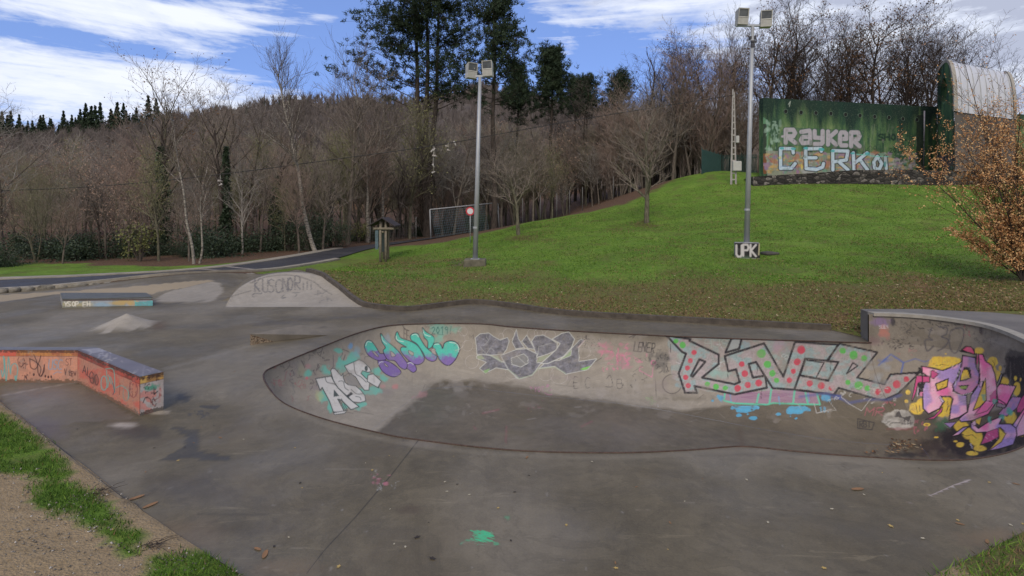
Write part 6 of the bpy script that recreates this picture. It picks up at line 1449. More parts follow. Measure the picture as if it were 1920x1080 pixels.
def rot(d, ax, a): 
    ax = ax / (np.linalg.norm(ax) + 1e-9); return d * math.cos(a) + np.cross(ax, d) * math.sin(a) + ax * (ax @ d) * (1 - math.cos(a))
class Tree:
    def __init__(s, seed): s.r = np.random.default_rng(seed); s.seg = []; s.limb = []; s.tips = []
    def grow(s, p, d, L, r, lev, maxlev, kids, ang, up, wob, ratio=.62, minr=.006, start=.25, trunk_lim=1):
        r_ = s.r; n = max(3, min(9, int(L / .45) + 2)); pts = [p.copy()]; rad = [r]; dirs = [d]
        for i in range(n):
            d = d + r_.normal(0, wob, 3); d[2] += up; d /= np.linalg.norm(d)
            p = p + d * L / n; pts.append(p.copy()); rad.append(max(r * (1 - .72 * (i + 1) / n), minr * .6)); dirs.append(d)
        if lev <= trunk_lim: s.limb.append((pts, rad, lev))
        else:
            for i in range(n): s.seg.append((pts[i], pts[i + 1], rad[i], rad[i + 1]))
        s.tips.append((pts[-1], dirs[-1], lev))
        if lev >= maxlev: return
        k = kids[min(lev, len(kids) - 1)]
        az = r_.random() * 2 * PI
        for j in range(k):
            t = start + (1 - start) * ((j + r_.random() * .8) / k); t = min(t, .98) if lev else min(max(t, start), .98)
            i = min(int(t * n), n - 1); f = t * n - i; q = pts[i] * (1 - f) + pts[i + 1] * f; dd = dirs[i + 1]
            az += 2.4 + r_.normal(0, .4); a = ang * (1 + r_.normal(0, .22)) * (1.0 if lev else 1 - .25 * t)
            perp = np.cross(dd, np.array([math.cos(az), math.sin(az), .35])); perp /= np.linalg.norm(perp) + 1e-9
            nd = rot(dd, perp, a); rr = max(rad[i] * (.62 if lev == 0 else .6), minr)
            s.grow(q, nd, L * ratio * (1 - .35 * t * (lev == 0)) * r_.uniform(.75, 1.2), rr, lev + 1, maxlev, kids, ang, up, wob * 1.05, ratio, minr, .12, trunk_lim)
    def trunkmesh(s, name, mat, par, sides=7):
        m = MB()
        for pts, rad, lev in s.limb: m.tube([tuple(p) for p in pts], rad, sides if lev == 0 else 5, False)
        return m.build(name, mat, par, True)
    def twigmesh(s, name, mat, par):
        a = s.seg; v, f = prisms([x[0] for x in a], [x[1] for x in a], [x[2] for x in a], [x[3] for x in a], 3)
        return link(name, mesh(name, v, f, mat, True), par)
def leafcloud(P, size, rng, flat=.0, elong=1.0):
    P = np.asarray(P); n = len(P); a = rng.normal(0, 1, (n, 3)); a /= np.linalg.norm(a, axis=1, keepdims=True); b = np.cross(a, rng.normal(0, 1, (n, 3))); b /= np.linalg.norm(b, axis=1, keepdims=True) + 1e-9
    s = size * rng.uniform(.6, 1.3, n)[:, None]; a = a * s * elong; b = b * s
    v = np.stack([P - a, P - b * .6, P + a, P + b * .6], 1).reshape(-1, 3); f = np.arange(n * 4).reshape(n, 4); return v, f
def make_tree(name, label, cat, seed, H, spread=1.0, mat_t=M_BK, mat_c=M_TW, kids=(11, 6, 5, 4), ang=.75, up=.05, wob=.13, r0=None, maxlev=4, lean=(0, 0), minr=.006, start=.3, ratio=.5, group=None, leaves=0, lmat=M_DRY, lsize=.05, fork=1, loc=(0, 0, 0)):
    root = thing(name, label, cat, loc, group); t = Tree(seed); r0 = r0 or H * .013
    for k in range(fork):
        d = np.array([lean[0] + (t.r.normal(0, .16) if fork > 1 else 0), lean[1] + (t.r.normal(0, .16) if fork > 1 else 0), 1.0]); d /= np.linalg.norm(d)
        t.grow(np.array([0, 0, -.25]), d, H * (.82 if fork == 1 else t.r.uniform(.7, .85)), r0 * (1 if fork == 1 else .72), 0, maxlev, kids, ang, up * .35, wob * .35 if fork == 1 else wob * .5, ratio * spread, minr, start)
    t.trunkmesh('trunk', mat_t, root); t.twigmesh('crown', mat_c, root)
    if leaves:
        tp_ = [x[0] for x in t.tips if x[2] >= 2]; idx = t.r.integers(0, len(tp_), leaves); P_ = np.array(tp_)[idx] + t.r.normal(0, .12, (leaves, 3)); v, f = leafcloud(P_, lsize, t.r)
        link('leaves', mesh('leaves', v, f, lmat), root)
    return root
GW_ = 'bare trees of the brown wood beyond the path'
BASE = [
 ('bare_tree', 'leafless brown tree with fine upright twigs in the dense wood', 'tree', 1, 8, dict(mat_c=M_TW)),
 ('bare_tree', 'leafless reddish brown tree in the dense wood', 'tree', 2, 7.5, dict(mat_c=M_TWR, kids=(12, 6, 5, 4), ang=.6)),
 ('bare_tree', 'leafless grey-twigged tree in the dense wood', 'tree', 3, 8.5, dict(mat_c=M_TWG, kids=(10, 7, 5, 3), ang=.85)),
 ('bare_tree', 'olive brown many-stemmed leafless tree in the dense wood', 'tree', 4, 7, dict(mat_c=M_TWO, mat_t=M_MOSS, fork=3, kids=(8, 5, 4, 3))),
 ('bare_tree', 'slender leafless brown tree of the dense wood with a few dry leaves left', 'tree', 5, 9, dict(mat_c=M_TW, mat_t=M_MOSS, kids=(11, 5, 4, 4), ang=.55, leaves=500, lsize=.045)),
 ('bare_tree', 'dark spreading leafless tree in the dense wood', 'tree', 6, 8, dict(mat_c=M_TWD, mat_t=M_BKD, kids=(9, 6, 5, 4), ang=.95, wob=.2)),
 ('bare_tree', 'low twiggy brown sapling cluster in the dense wood', 'tree', 8, 5, dict(mat_c=M_TWR, fork=4, kids=(7, 5, 4, 3), ang=.5, start=.1)),
 ('bare_tree', 'pale-limbed leafless tree standing out against the darker wood', 'tree', 9, 8, dict(mat_t=M_TWL, mat_c=M_TWL, kids=(10, 5, 4, 2), ang=.6, minr=.008)),
 ('bare_tree', 'brown tree of the wood still dotted with pinkish dry leaves', 'tree', 10, 7, dict(mat_c=M_TW, kids=(10, 6, 4, 3), ang=.75, leaves=900, lsize=.05, lmat=M_PKL)),
 ('bare_tree', 'olive tinged tree of the wood with thin yellow-green leaves', 'tree', 11, 8, dict(mat_c=M_TWO, mat_t=M_MOSS, kids=(11, 6, 4, 3), ang=.6, leaves=1600, lsize=.045, lmat=M_OLL)),
 ('bare_tree', 'thick-stemmed dark leafless tree of the dense wood', 'tree', 12, 9, dict(mat_t=M_BKD, mat_c=M_TWD, kids=(9, 5, 4, 3), ang=.6, r0=.17, start=.45)),
]
protos = [make_tree(n, l, c_, sd, H, group=GW_, **k) for (n, l, c_, sd, H, k) in BASE]
PH = [b[4] for b in BASE]
rt = np.random.default_rng(77)
used = [False] * len(protos)
def put(i, x, y, h, rz=None, label=None, group=None):
    z = tz(x, y) if y < 75 else float(hill_z(x, y)); s = h / PH[i]
    dup(protos[i], (x, y, z - .05), rz if rz is not None else rt.uniform(0, 6.28), (s * rt.uniform(.9, 1.15),) * 2 + (s,), label, group)
# skyline the wood reaches, photo x -> y
sx__ = [-100, 0, 100, 200, 300, 420, 560, 700, 800, 900, 1000, 1100, 1200, 1300]; sy__ = [250, 266, 268, 262, 244, 240, 240, 240, 250, 245, 232, 205, 190, 150]
cnt = 0
for (Y0, Y1, n, dh) in ((23, 29, 34, 60), (28, 40, 70, 40), (40, 54, 66, 12), (54, 72, 52, 0)):
    for k in range(n):
        px_ = -90 + (1300 + 90) * (k + rt.random()) / n; y = rt.uniform(Y0, Y1)
        lim = np.interp(px_, [-100, 0, 300, 400, 600, 680, 740, 820, 1000, 1100, 1250, 1320], [20.5, 21.2, 23.0, 24.3, 29.5, 36, 42, 47, 46, 48, 50, 56])
        if y < lim: y = lim + rt.uniform(1.6, 6) + (Y0 - 23) * .25
        x = (px_ - 960) * y / 1000; z = tz(x, y); top = CAMZ + (400 - np.interp(px_, sx__, sy__) - dh - rt.uniform(-18, 50)) * y / 1000
        h = np.clip(top - z, 3.0, 15); put(int(rt.choice(11, p=[.13, .08, .12, .08, .09, .09, .08, .012, .118, .12, .08])), x, y, h, group=GW_); cnt += 1
for p_ in protos:                            # the first of each kind stands in the wood too
    px_ = rt.uniform(60, 900); y = rt.uniform(38, 50); x = (px_ - 960) * y / 1000; p_.location = (x, y, tz(x, y) - .05)
# big bare trees behind the green building and along the top of the bank
GB = 'tall bare trees on the hilltop behind the green building'
HB = [make_tree('bare_tree', 'tall dark bare tree of the hilltop row behind the green building', 'tree', 21, 17, mat_t=M_BKD, mat_c=M_TWH, kids=(12, 7, 5, 4), ang=.62, ratio=.48, minr=.012, start=.32, wob=.16, group=GB),
      make_tree('bare_tree', 'tall bare hilltop tree with a few brown leaves still hanging, behind the green building', 'tree', 22, 17, mat_t=M_BKD, mat_c=M_TWH, kids=(13, 7, 5, 4), ang=.75, ratio=.45, minr=.012, start=.36, wob=.2, leaves=2600, lsize=.085, group=GB),
      make_tree('bare_tree', 'many-stemmed tall bare tree of the hilltop row', 'tree', 23, 17, mat_t=M_BKD, mat_c=M_TWH, kids=(9, 6, 5, 4), ang=.55, ratio=.46, minr=.012, start=.3, fork=3, group=GB),
      make_tree('bare_tree', 'rounded bare brown tree of the hilltop row with dense outer twigs', 'tree', 24, 15, mat_t=M_BKD, mat_c=M_TWH, kids=(12, 8, 5, 4), ang=.9, ratio=.5, minr=.011, start=.25, wob=.16, leaves=700, lsize=.07, group=GB)]
hh = [17, 17, 17, 15]
spots = [(1225, 112, 56, 3), (1262, 100, 54, 0), (1298, 85, 55, 3), (1335, 80, 56, 1), (1368, 60, 55, 0), (1395, 75, 60, 2), (1432, 30, 55, 1), (1475, 25, 56, 0), (1508, 60, 60, 2), (1530, 42, 54, 2), (1580, 50, 56, 1), (1600, 70, 62, 0), (1625, 22, 55, 1), (1662, 60, 60, 3), (1688, 45, 55, 0), (1722, 60, 57, 2), (1752, 58, 54, 3), (1790, 68, 57, 3), (1830, 80, 56, 3), (1252, 130, 62, 2), (1460, 70, 64, 3), (1560, 75, 64, 0), (1350, 100, 64, 1), (1700, 80, 64, 1), (1860, 110, 60, 2), (1980, 100, 56, 0)]
for k, (px_, py_, Y_, i) in enumerate(spots):
    x = (px_ - 960) * Y_ / 1000; z = tz(x, Y_) - .4; h = (CAMZ + (400 - py_) * Y_ / 1000 - z) / hh[i] * 1.02
    if not used[i]:
        used[i] = True; HB[i].location = (x, Y_, z); HB[i].scale = (h, h, h)
    else: dup(HB[i], (x, Y_, z), rt.uniform(0, 6.28), (h * rt.uniform(.85, 1.05), h * rt.uniform(.85, 1.05), h), None, GB)
# understorey thicket along the top edge of the bank
for k in range(46):
    px_ = 1090 + 320 * (k + rt.random()) / 46; y = rt.uniform(50, 60) if px_ > 1200 else rt.uniform(47, 56); x = (px_ - 960) * y / 1000
    put(int(rt.choice([0, 1, 2, 4, 6])), x, y, rt.uniform(5, 10), group=GW_)
for k in range(9):
    px_ = 1425 + 480 * (k + rt.random()) / 9; y = rt.uniform(50, 60); x = (px_ - 960) * y / 1000
    put(int(rt.choice([0, 1, 5, 6])), x, y, rt.uniform(5, 9), group=GW_)
# two small trees on the lawn
def at_px(px_, py_, Y_): x = (px_ - 960) * Y_ / 1000; return (x, Y_, tz(x, Y_) - .03)
make_tree('lawn_tree', 'small bare tree with a round twiggy crown on the lawn, beside the plain floodlight pole', 'tree', 31, 4.7, mat_t=M_MOSS, mat_c=M_TW, kids=(8, 6, 5, 4), ang=.85, ratio=.60, up=.07, wob=.17, start=.42, r0=.13, minr=.0055, loc=at_px(972, 444, 31))
make_tree('lawn_tree', 'larger bare lawn tree with tall upright shoots and wide spreading lower boughs', 'tree', 34, 7.0, mat_t=M_MOSS, mat_c=M_TW, kids=(10, 6, 5, 4), ang=.78, ratio=.56, up=.09, wob=.15, start=.26, r0=.17, minr=.006, loc=at_px(1212, 418, 32))
# birches
def birch(label, path_px, Y_, r0, crown_from=.55, seed=41, nk=16, thin=.006, cl=2.6, twig=M_TWB):
    P_ = [np.array(D(x, y, Y_)) for x, y in path_px]; P_[0][2] = tz(P_[0][0], P_[0][1]) - .1; o = P_[0].copy(); root = thing('birch_tree', label, 'birch', tuple(o)); c_ = catmull(np.array(P_) - o, 8); r0 *= .8; n = len(c_); rad = [r0 * (1 - .86 * i / (n - 1)) for i in range(n)]
    m = MB(); m.tube([tuple(p) for p in c_], rad, 8, False)
    t = Tree(seed)
    for k in range(nk):
        f = crown_from + (1 - crown_from) * (k + t.r.random()) / nk; i = min(int(f * (n - 1)), n - 2); az = t.r.random() * 6.28
        d = c_[i + 1] - c_[i]; d /= np.linalg.norm(d); nd = rot(d, np.cross(d, [math.cos(az), math.sin(az), .1]), t.r.uniform(.35, .8)); t.grow(c_[i], nd, cl * (1.15 - .6 * (f - crown_from)), max(rad[i] * .5, .02), 1, 3, (7, 6, 5), .5, .07, .13, .55, thin, .15, 1)
    for pts, rd_, lev in t.limb: m.tube([tuple(p) for p in pts], rd_, 5, False)
    m.build('trunk', M_BIRCH, root, True); t.twigmesh('crown', twig, root)
birch('leaning pale birch with a kinked white trunk and a wide airy crown against the sky', [(592, 471), (580, 440), (568, 385), (560, 325), (548, 270), (536, 215), (526, 165), (520, 138)], 29.5, .17, .42, 41, 26, .0065, 2.2)
birch('thin crooked white birch behind the path, left one of a close pair', [(364, 496), (360, 460), (350, 415), (345, 365), (335, 310), (328, 262), (322, 215)], 23.4, .085, .55, 42, 12, .006, 1.1)
birch('short curved white birch stem close beside the thin crooked one', [(373, 492), (379, 470), (378, 430), (376, 380), (384, 330)], 23.6, .07, .5, 43, 8, .006, 1.4)
birch('straight speckled birch in the wood before the thin grey wire fence', [(690, 440), (689, 400), (690, 340), (684, 280), (672, 200), (662, 140)], 38, .17, .35, 44, 24, .008, 3.6)
birch('tall branching birch rising against the sky beside the dark pines', [(716, 430), (718, 380), (716, 300), (722, 230), (712, 175)], 40, .14, .4, 45, 16, .008, 2.6)
for (px_, top_, Y_, i, lb) in ((300, 128, 30, 4, 'tall bare tree with a feathery rounded top standing clear against the clouds'), (412, 158, 33, 0, 'bare tree with a fine fan of twigs just above the ridge line'), (372, 170, 34, 4, 'slim bare tree whose thin top shows between two crowns on the skyline'), (452, 178, 34, 2, 'lower skyline tree with pale twigs where the wooded ridge dips'), (12, 165, 24.5, 2, 'bare tree cut by the edge of the view with arching pale branches'), (652, 118, 36, 0, 'bare tree with dense upright crown beside the biggest pine'), (1118, 108, 52, 5, 'twisted dark bare tree with heavy crooked boughs beyond the lawn'), (1150, 140, 54, 0, 'fine-twigged bare tree behind the twisted dark one'), (1262, 95, 50, 1, 'rust brown bare tree at the corner of the hilltop row'), (1330, 88, 50, 1, 'warm brown bare tree at the top of the bank behind the utility pole')):
    x = (px_ - 960) * Y_ / 1000; z = tz(x, Y_); put(i, x, Y_, CAMZ + (400 - top_) * Y_ / 1000 - z, None, lb, 'single trees standing above the wood')
for (px_, Y_, top_) in ((735, 40, 205), (768, 42, 198), (800, 42.5, 205), (822, 43, 200), (850, 44, 215), (905, 42.8, 215), (940, 42.5, 222), (965, 44, 228), (1000, 45, 230)):
    x = (px_ - 960) * Y_ / 1000; z = tz(x, Y_); put(int(rt.choice([0, 2, 5, 9, 3])), x, Y_ if Y_ > 43 or px_ < 780 else Y_ + 3, CAMZ + (400 - top_) * Y_ / 1000 - z, group=GW_)
# pines
def pine(label, px_, py0, Y_, top_, W_, seed, bare=.35, nst=1, dens=1.0, lean=0.0, name='pine_tree', blob=.34, extra=()):
    x = (px_ - 960) * Y_ / 1000; z0 = tz(x, Y_) if Y_ < 75 else float(hill_z(x, Y_)); H_ = CAMZ + (400 - top_) * Y_ / 1000 - z0; root = thing(name, label, 'pine', (x, Y_, z0 - .2)); r_ = np.random.default_rng(seed); m = MB(); cl = []; sg = []
    for st in range(nst):
        off = (st - (nst - 1) / 2) * .10; tp_ = np.array([off * H_ * .55 + lean * H_, r_.normal(0, .3), H_ * (1 - .08 * abs(off) * 10 * (st > 0))]); base_ = np.array([off * .3, 0, 0]); tr_ = [base_ + (tp_ - base_) * k / 8 + np.array([math.sin(k * 1.3 + st) * .10, 0, 0]) for k in range(9)]
        m.tube([tuple(p) for p in tr_], [H_ * .0125 * (1 - .85 * k / 8) + .02 for k in range(9)], 8, False)
        nb_ = int(46 * dens / nst) + 10
        for k in range(nb_ + (len(extra) if st == 0 else 0)):
            f = bare + (1 - bare) * ((k + r_.random()) / nb_) ** .9; p = base_ + (tp_ - base_) * f; az = r_.random() * 2 * PI; L_ = W_ * (.25 + 1.1 * math.sin(min(1, (1 - f) / (1 - bare) * 1.15 + .08) * PI * .58) ** 1.1) * r_.uniform(.55, 1.2)
            if seed > 52: L_ = W_ * (.12 + 1.25 * (1 - f) / (1 - bare)) * r_.uniform(.6, 1.1)
            d = np.array([math.cos(az), math.sin(az) * .9, r_.uniform(.1, .5)])
            if k >= nb_: f, az, L_ = extra[k - nb_]; p = base_ + (tp_ - base_) * f; d = np.array([math.cos(az), math.sin(az) * .5, .32])
            low = k < nb_ and (f - bare) / (1 - bare) < .3; d /= np.linalg.norm(d); q = p.copy(); pts = [q.copy()]; nn_ = 6
            for j in range(nn_): d[2] += .05; d += r_.normal(0, .08, 3); d /= np.linalg.norm(d); q = q + d * L_ / nn_; pts.append(q.copy())
            m.tube([tuple(a) for a in pts], [max(.012, .065 * (1 - f * .6) * (1 - .8 * j / nn_)) for j in range(nn_ + 1)], 4, False)
            for j in range(2, nn_ + 1):
                for s_ in range(max(1, int((2.2 if low else 5) * dens)) if j < nn_ else (4 if low else 8)):
                    o = r_.normal(0, 1, 3) * np.array([1, 1, .55]) * blob * 1.5; o[2] += .1; cl.append(pts[j] + o * (.6 + .09 * j)); 
                    if s_ % 2 == 0: sg.append((pts[j], cl[-1], .012, .006))
    v, f = prisms([a[0] for a in sg], [a[1] for a in sg], [a[2] for a in sg], [a[3] for a in sg], 3); m.add(v.tolist(), f.tolist())
    m.build('trunk', M_BKD, root, True); C = np.array(cl); n = len(C); K_ = 17
    dirs = r_.normal(0, 1, (n, K_, 3)); dirs[..., 2] = np.abs(dirs[..., 2]) * .9 + .1; dirs /= np.linalg.norm(dirs, axis=-1, keepdims=True); Lb = blob * r_.uniform(.6, 1.15, (n, K_, 1)); side = np.cross(dirs, r_.normal(0, 1, (n, K_, 3))); side /= np.linalg.norm(side, axis=-1, keepdims=True); c0 = C[:, None, :] + r_.normal(0, blob * .28, (n, K_, 3))
    v = np.stack([c0 - side * .034, c0 + side * .034, c0 + dirs * Lb], 2).reshape(-1, 3); f = np.arange(len(v)).reshape(-1, 3)
    cr = link('crown', mesh('crown', v, f, M_PINE), root)
    return root
pine('largest dark pine, many-stemmed, its crown cut by the top of the view', 800, 450, 44, -70, 4.1, 51, .47, 3, 1.4, extra=((.47, 3.3, 7.6), (.50, 2.9, 6.6), (.55, 3.4, 6.2), (.50, .2, 4.5)))
pine('second tall pine with open tiered boughs, beside the largest one', 926, 440, 43, -10, 1.9, 52, .50, 1, .85, extra=((.66, .1, 3.6), (.56, -.2, 2.4), (.54, 3.2, 3.4)))
pine('shorter dense dark pine with a pointed top', 1034, 430, 52, 92, 1.9, 53, .60, 1, 1.0)
pine('small dark conifer between the tiered pine and the dense pointed one', 970, 430, 56, 125, 1.4, 54, .62, 1, .8)
pine('broken-topped dark conifer behind the twisted bare tree', 1100, 430, 60, 146, 1.4, 55, .66, 1, .7); pine('rust-tinged dark conifer beside the dead forked tree', 1163, 430, 60, 140, 1.5, 56, .64, 1, .7); pine('narrow dark conifer showing low between two crowns', 1078, 430, 60, 148, 1.1, 57, .68, 1, .6)
# dead forked tree
make_tree('dead_tree', 'dead dark tree with stubby forked upright limbs', 'tree', 61, 1, mat_t=M_BKD, mat_c=M_BKD) if False else None
dt = thing('dead_tree', 'dead dark tree with stubby forked upright limbs beyond the lawn', 'tree', (lambda x: (x, 54, tz(x, 54)))((1193 - 960) * .054)); t = Tree(61); Hd = CAMZ + (400 - 125) * .054 - dt.location[2]
t.grow(np.array([0, 0, 0.]), np.array([0, 0, 1.]), Hd * .95, .22, 0, 2, (9, 4), .5, .10, .10, .34, .03, .55, 1); t.trunkmesh('trunk', M_BKD, dt); t.twigmesh('crown', M_BKD, dt)
# conifers along the far skyline
sp0 = thing('spruce_tree', 'small dark spruce of the row along the far skyline', 'spruce', (0, 0, 0), 'spruces along the far ridge'); m = MB(); m.tube([(0, 0, -1), (0, 0, 10)], [.16, .03], 5, False); m.build('trunk', M_BKD, sp0); r_ = np.random.default_rng(5); P_ = []
for k in range(700): f = r_.random() ** .9; a = r_.random() * 6.28; rr_ = (1 - f) * 2.9 * r_.uniform(.3, 1) * (.75 + .35 * math.sin(f * 40)); P_.append((rr_ * math.cos(a), rr_ * math.sin(a), 1.2 + f * 9 - rr_ * .35))
v, f = leafcloud(P_, .34, r_, 0, 1.3); link('crown', mesh('crown', v, f, M_PINE), sp0); first = True
for k in range(74):
    px_ = -40 + 400 * (k + rt.random()) / 74 if k < 62 else 460 + 320 * (k - 62 + rt.random()) / 12; Y_ = rt.uniform(205, 232); x = (px_ - 960) * Y_ / 1000; z = float(hill_z(np.array(x), np.array(Y_))); s = rt.uniform(.45, 1.25) ** 1.2 if k < 62 else rt.uniform(.3, .5)
    if first: sp0.location = (x, Y_, z); sp0.scale = (s, s, s); first = False
    else: dup(sp0, (x, Y_, z), rt.uniform(0, 6), (s, s, s))
# far wooded slopes: one mass of thin crowns
nt_ = 5200; ap = rt.uniform(-1.15, .55, nt_); Yp = 72 + 168 * rt.random(nt_) ** .8; xp = ap * Yp; zp = hill_z(xp, Yp); K_ = 34; hgt = rt.uniform(3.5, 7, nt_)
u_ = rt.normal(0, 1, (nt_, K_, 2)); hh_ = rt.random((nt_, K_)); b0 = np.stack([xp[:, None] + u_[..., 0] * .25 * hh_, Yp[:, None] + u_[..., 1] * .25 * hh_, zp[:, None] + hh_ * .55 * hgt[:, None]], -1); dd_ = np.stack([u_[..., 0] * .32, u_[..., 1] * .32, np.full((nt_, K_), 1.0)], -1) * (hgt[:, None, None] * rt.uniform(.25, .5, (nt_, K_, 1)))
w_ = np.stack([np.full((nt_, K_), 1.), np.zeros((nt_, K_)), np.zeros((nt_, K_))], -1) * (.035 + Yp[:, None, None] * .00035); vv = np.stack([b0 - w_, b0 + w_, b0 + dd_], 2).reshape(-1, 3); tone = np.repeat(np.where(Yp > 150, .22 * rt.random(nt_), rt.random(nt_)), K_ * 3)
FM = NT('far wood'); FM.base(FM.ramp(FM.attr('Tone'), [(0, (.105, .092, .090)), (.35, (.155, .132, .12)), (.6, (.185, .145, .12)), (.8, (.16, .15, .11)), (1, (.21, .19, .17))])).rough(1).spec(.05)
o = link('distant_forest', mesh('distant_forest', vv, np.arange(len(vv)).reshape(-1, 3), FM.done(), False, {'Tone': tone})); tag(o, 'brown leafless forest covering the far hillside', 'forest', kind='stuff')
# ivy-clad trunks
def ivy_trunk(label, px_, y0, y1, Y_, w, seed):
    x = (px_ - 960) * Y_ / 1000; z = tz(x, Y_); h = CAMZ + (400 - y1) * Y_ / 1000 - z; root = thing('ivy_clad_tree', label, 'tree', (x, Y_, z)); t = Tree(seed); t.grow(np.array([0, 0, -.2]), np.array([0, 0, 1.]), h * 1.25, .15, 0, 3, (9, 5, 4), .7, .04, .05, .4, .007, .5, 1); t.trunkmesh('trunk', M_BKD, root); t.twigmesh('crown', M_TW, root)
    r_ = np.random.default_rng(seed); n = int(900 * h); zz = r_.random(n) * h; a = r_.random(n) * 6.28; rr_ = w * (.25 + .8 * r_.random(n) ** .7) * (.15 + 1.25 * vnoise(zz * 1.1 + seed, a * 1.3)) * (1.15 - .8 * (zz / h) ** 2); v, f = leafcloud(np.stack([rr_ * np.cos(a), rr_ * np.sin(a), zz], 1), .07, r_); link('ivy', mesh('ivy', v, f, M_IVY), root)
ivy_trunk('trunk wrapped in dark ivy under the feathery rounded treetop', 303, 0, 275, 29, .42, 71); ivy_trunk('slim ivy-covered trunk behind the hanging shoes nearest the pale birch', 424, 0, 275, 29, .3, 72); ivy_trunk('ivy-wrapped trunk just behind the bunched hanging shoes', 790, 0, 262, 46, .8, 73); ivy_trunk('ivy-clad trunk standing between the two white birch groups', 520, 0, 330, 31, .4, 74)
# evergreen bushes at the foot of the wood
def bush(label, w, h, seed, mat, n=4600, size=.045):
    root = thing('evergreen_bush', label, 'bush', (0, 0, 0), 'bushes at the foot of the wood'); r_ = np.random.default_rng(seed); P_ = []
    c_ = [(r_.uniform(-.6, .6) * w, r_.uniform(-.4, .4) * w, r_.uniform(.15, .75) * h, r_.uniform(.25, .5) * w) for _ in range(12)]
    for k in range(n): a = c_[int(r_.integers(0, 12))]; d = r_.normal(0, 1, 3); d /= np.linalg.norm(d); rad_ = a[3] * r_.uniform(.15, 1.35); P_.append((a[0] + d[0] * rad_, a[1] + d[1] * rad_, max(.02, a[2] + d[2] * rad_ * .8)))
    v, f = leafcloud(P_, size, r_); link('foliage', mesh('foliage', v, f, mat), root); m = MB()
    for k in range(9): m.tube([(0, 0, -.1), (r_.normal(0, .2) * w, r_.normal(0, .2) * w, h * .5), (r_.normal(0, .5) * w, r_.normal(0, .4) * w, h * r_.uniform(.7, 1.15))], [.04, .025, .008], 4, False)
    m.build('stems', M_BK, root); return root
bs = [bush('dark green bush at the foot of the brown wood', 1.6, 1.8, 81, M_BUSHM), bush('blackish evergreen bramble thicket at the foot of the brown wood', 1.9, 1.3, 82, M_IVY), bush('yellow-green bush at the foot of the wood', 1.3, 2.2, 83, M_YEL, 900, .05)]
bsp = []
for k in range(30):
    px_ = -60 + 960 * (k + rt.random()) / 30; lim = np.interp(px_, [-100, 0, 300, 400, 600, 680, 740, 820, 1000], [20.8, 21.3, 23.2, 24.5, 29.6, 36.5, 42, 46, 45]); y = lim + rt.uniform(.3, 6); bsp.append((px_, y, 0 if rt.random() < .5 else 1, rt.uniform(.4, 1.25)))
bsp += [(262, 24.5, 2, 1.0), (672, 37.5, 2, 1.0)]
ub_ = [False] * 3
for (px_, y, i, s) in bsp:
    x = (px_ - 960) * y / 1000; z = tz(x, y)
    if not ub_[i]: bs[i].location = (x, y, z); bs[i].scale = (s, s, s); ub_[i] = True
    else: dup(bs[i], (x, y, z), rt.uniform(0, 6), (s, s, s * rt.uniform(.8, 1.2)))
# orange birch close by
OB = (1918, 566, 14.6); x = (OB[0] - 960) * OB[2] / 1000; z = tz(x, OB[2]); root = thing('autumn_birch', 'small multi-stemmed tree full of orange autumn leaves, near the raised end of the bowl', 'birch', (x, OB[2], z - .05)); t = Tree(91)
for k in range(15):
    a = k * 2.39; sp_ = .08 + .30 * ((k * 7) % 15) / 15; d = np.array([math.cos(a) * sp_ - .16, math.sin(a) * sp_ * .8, 1.]); d /= np.linalg.norm(d); t.grow(np.array([0, 0, 0.]), d, t.r.uniform(3.0, 5.0) if k else 6.8, .022, 0, 3, (11, 6, 4), .6, .015, .07, .36, .0035, .08, 0)
for k in range(10): t.grow(np.array([0, 0, .1]), np.array([-.75 + .15 * k, .3 - .1 * k, .65]) / 1.0, 1.7, .014, 0, 3, (10, 6, 4), .6, .01, .08, .36, .003, .1, 0)
t.trunkmesh('trunk', M_BKD, root); t.twigmesh('crown', twigm('birch twigs', (.075, .048, .036)), root)
tpp = np.array([q[0] for q in t.tips if q[2] >= 2 and q[0][2] > .12]); mids = np.array([(a[0] + a[1]) / 2 for a in t.seg]); mids = mids[mids[:, 2] > .15]
r_ = np.random.default_rng(9); P_ = np.vstack([tpp[r_.integers(0, len(tpp), 20000)], mids[r_.integers(0, len(mids), 22000)]]) + r_.normal(0, .035, (42000, 3)); keep = r_.random(42000) * 1.0 < np.interp(P_[:, 2], [0, 3.6, 5, 7], [.75, 1, .35, .1]); P_ = P_[keep]; v, f = leafcloud(P_, .022, r_, 0, 1.3)
link('leaves', mesh('leaves', v, f, M_OR, False, {'Tone': np.repeat(r_.random(len(P_)), 4)}), root)
# ================================================================ GRASS AND LEAVES
def blades(P, h, w, rng, tone, name, mat, label, cat, lean=.5):
    n = len(P); a = rng.random(n) * 2 * PI; s = np.stack([np.cos(a), np.sin(a), np.zeros(n)], 1) * (w * rng.uniform(.6, 1.3, n))[:, None]; tip = np.stack([rng.normal(0, lean, n), rng.normal(0, lean, n), np.ones(n)], 1) * (h * rng.uniform(.5, 1.3, n))[:, None]
    v = np.stack([P - s, P + s, P + tip], 1).reshape(-1, 3); o = link(name, mesh(name, v, np.arange(3 * n).reshape(n, 3), mat, False, {'Tone': np.repeat(tone, 3)})); tag(o, label, cat, kind='stuff'); return o
GB_ = NT('grass blades'); GB_.base(GB_.ramp(GB_.attr('Tone'), [(0, (.03, .065, .01)), (.45, (.09, .18, .022)), (.75, (.19, .30, .045)), (.84, (.15, .115, .05)), (1, (.23, .155, .08))])).rough(.8).spec(.2); M_BL = GB_.done()
rg = np.random.default_rng(12)
N_ = 150000; cx = rg.uniform(-6.8, -.9, N_); cy = rg.uniform(2.6, 8.3, N_); z = terr(cx, cy); px, py = proj(np.c_[cx, cy, z]); k = np.zeros(N_, bool)
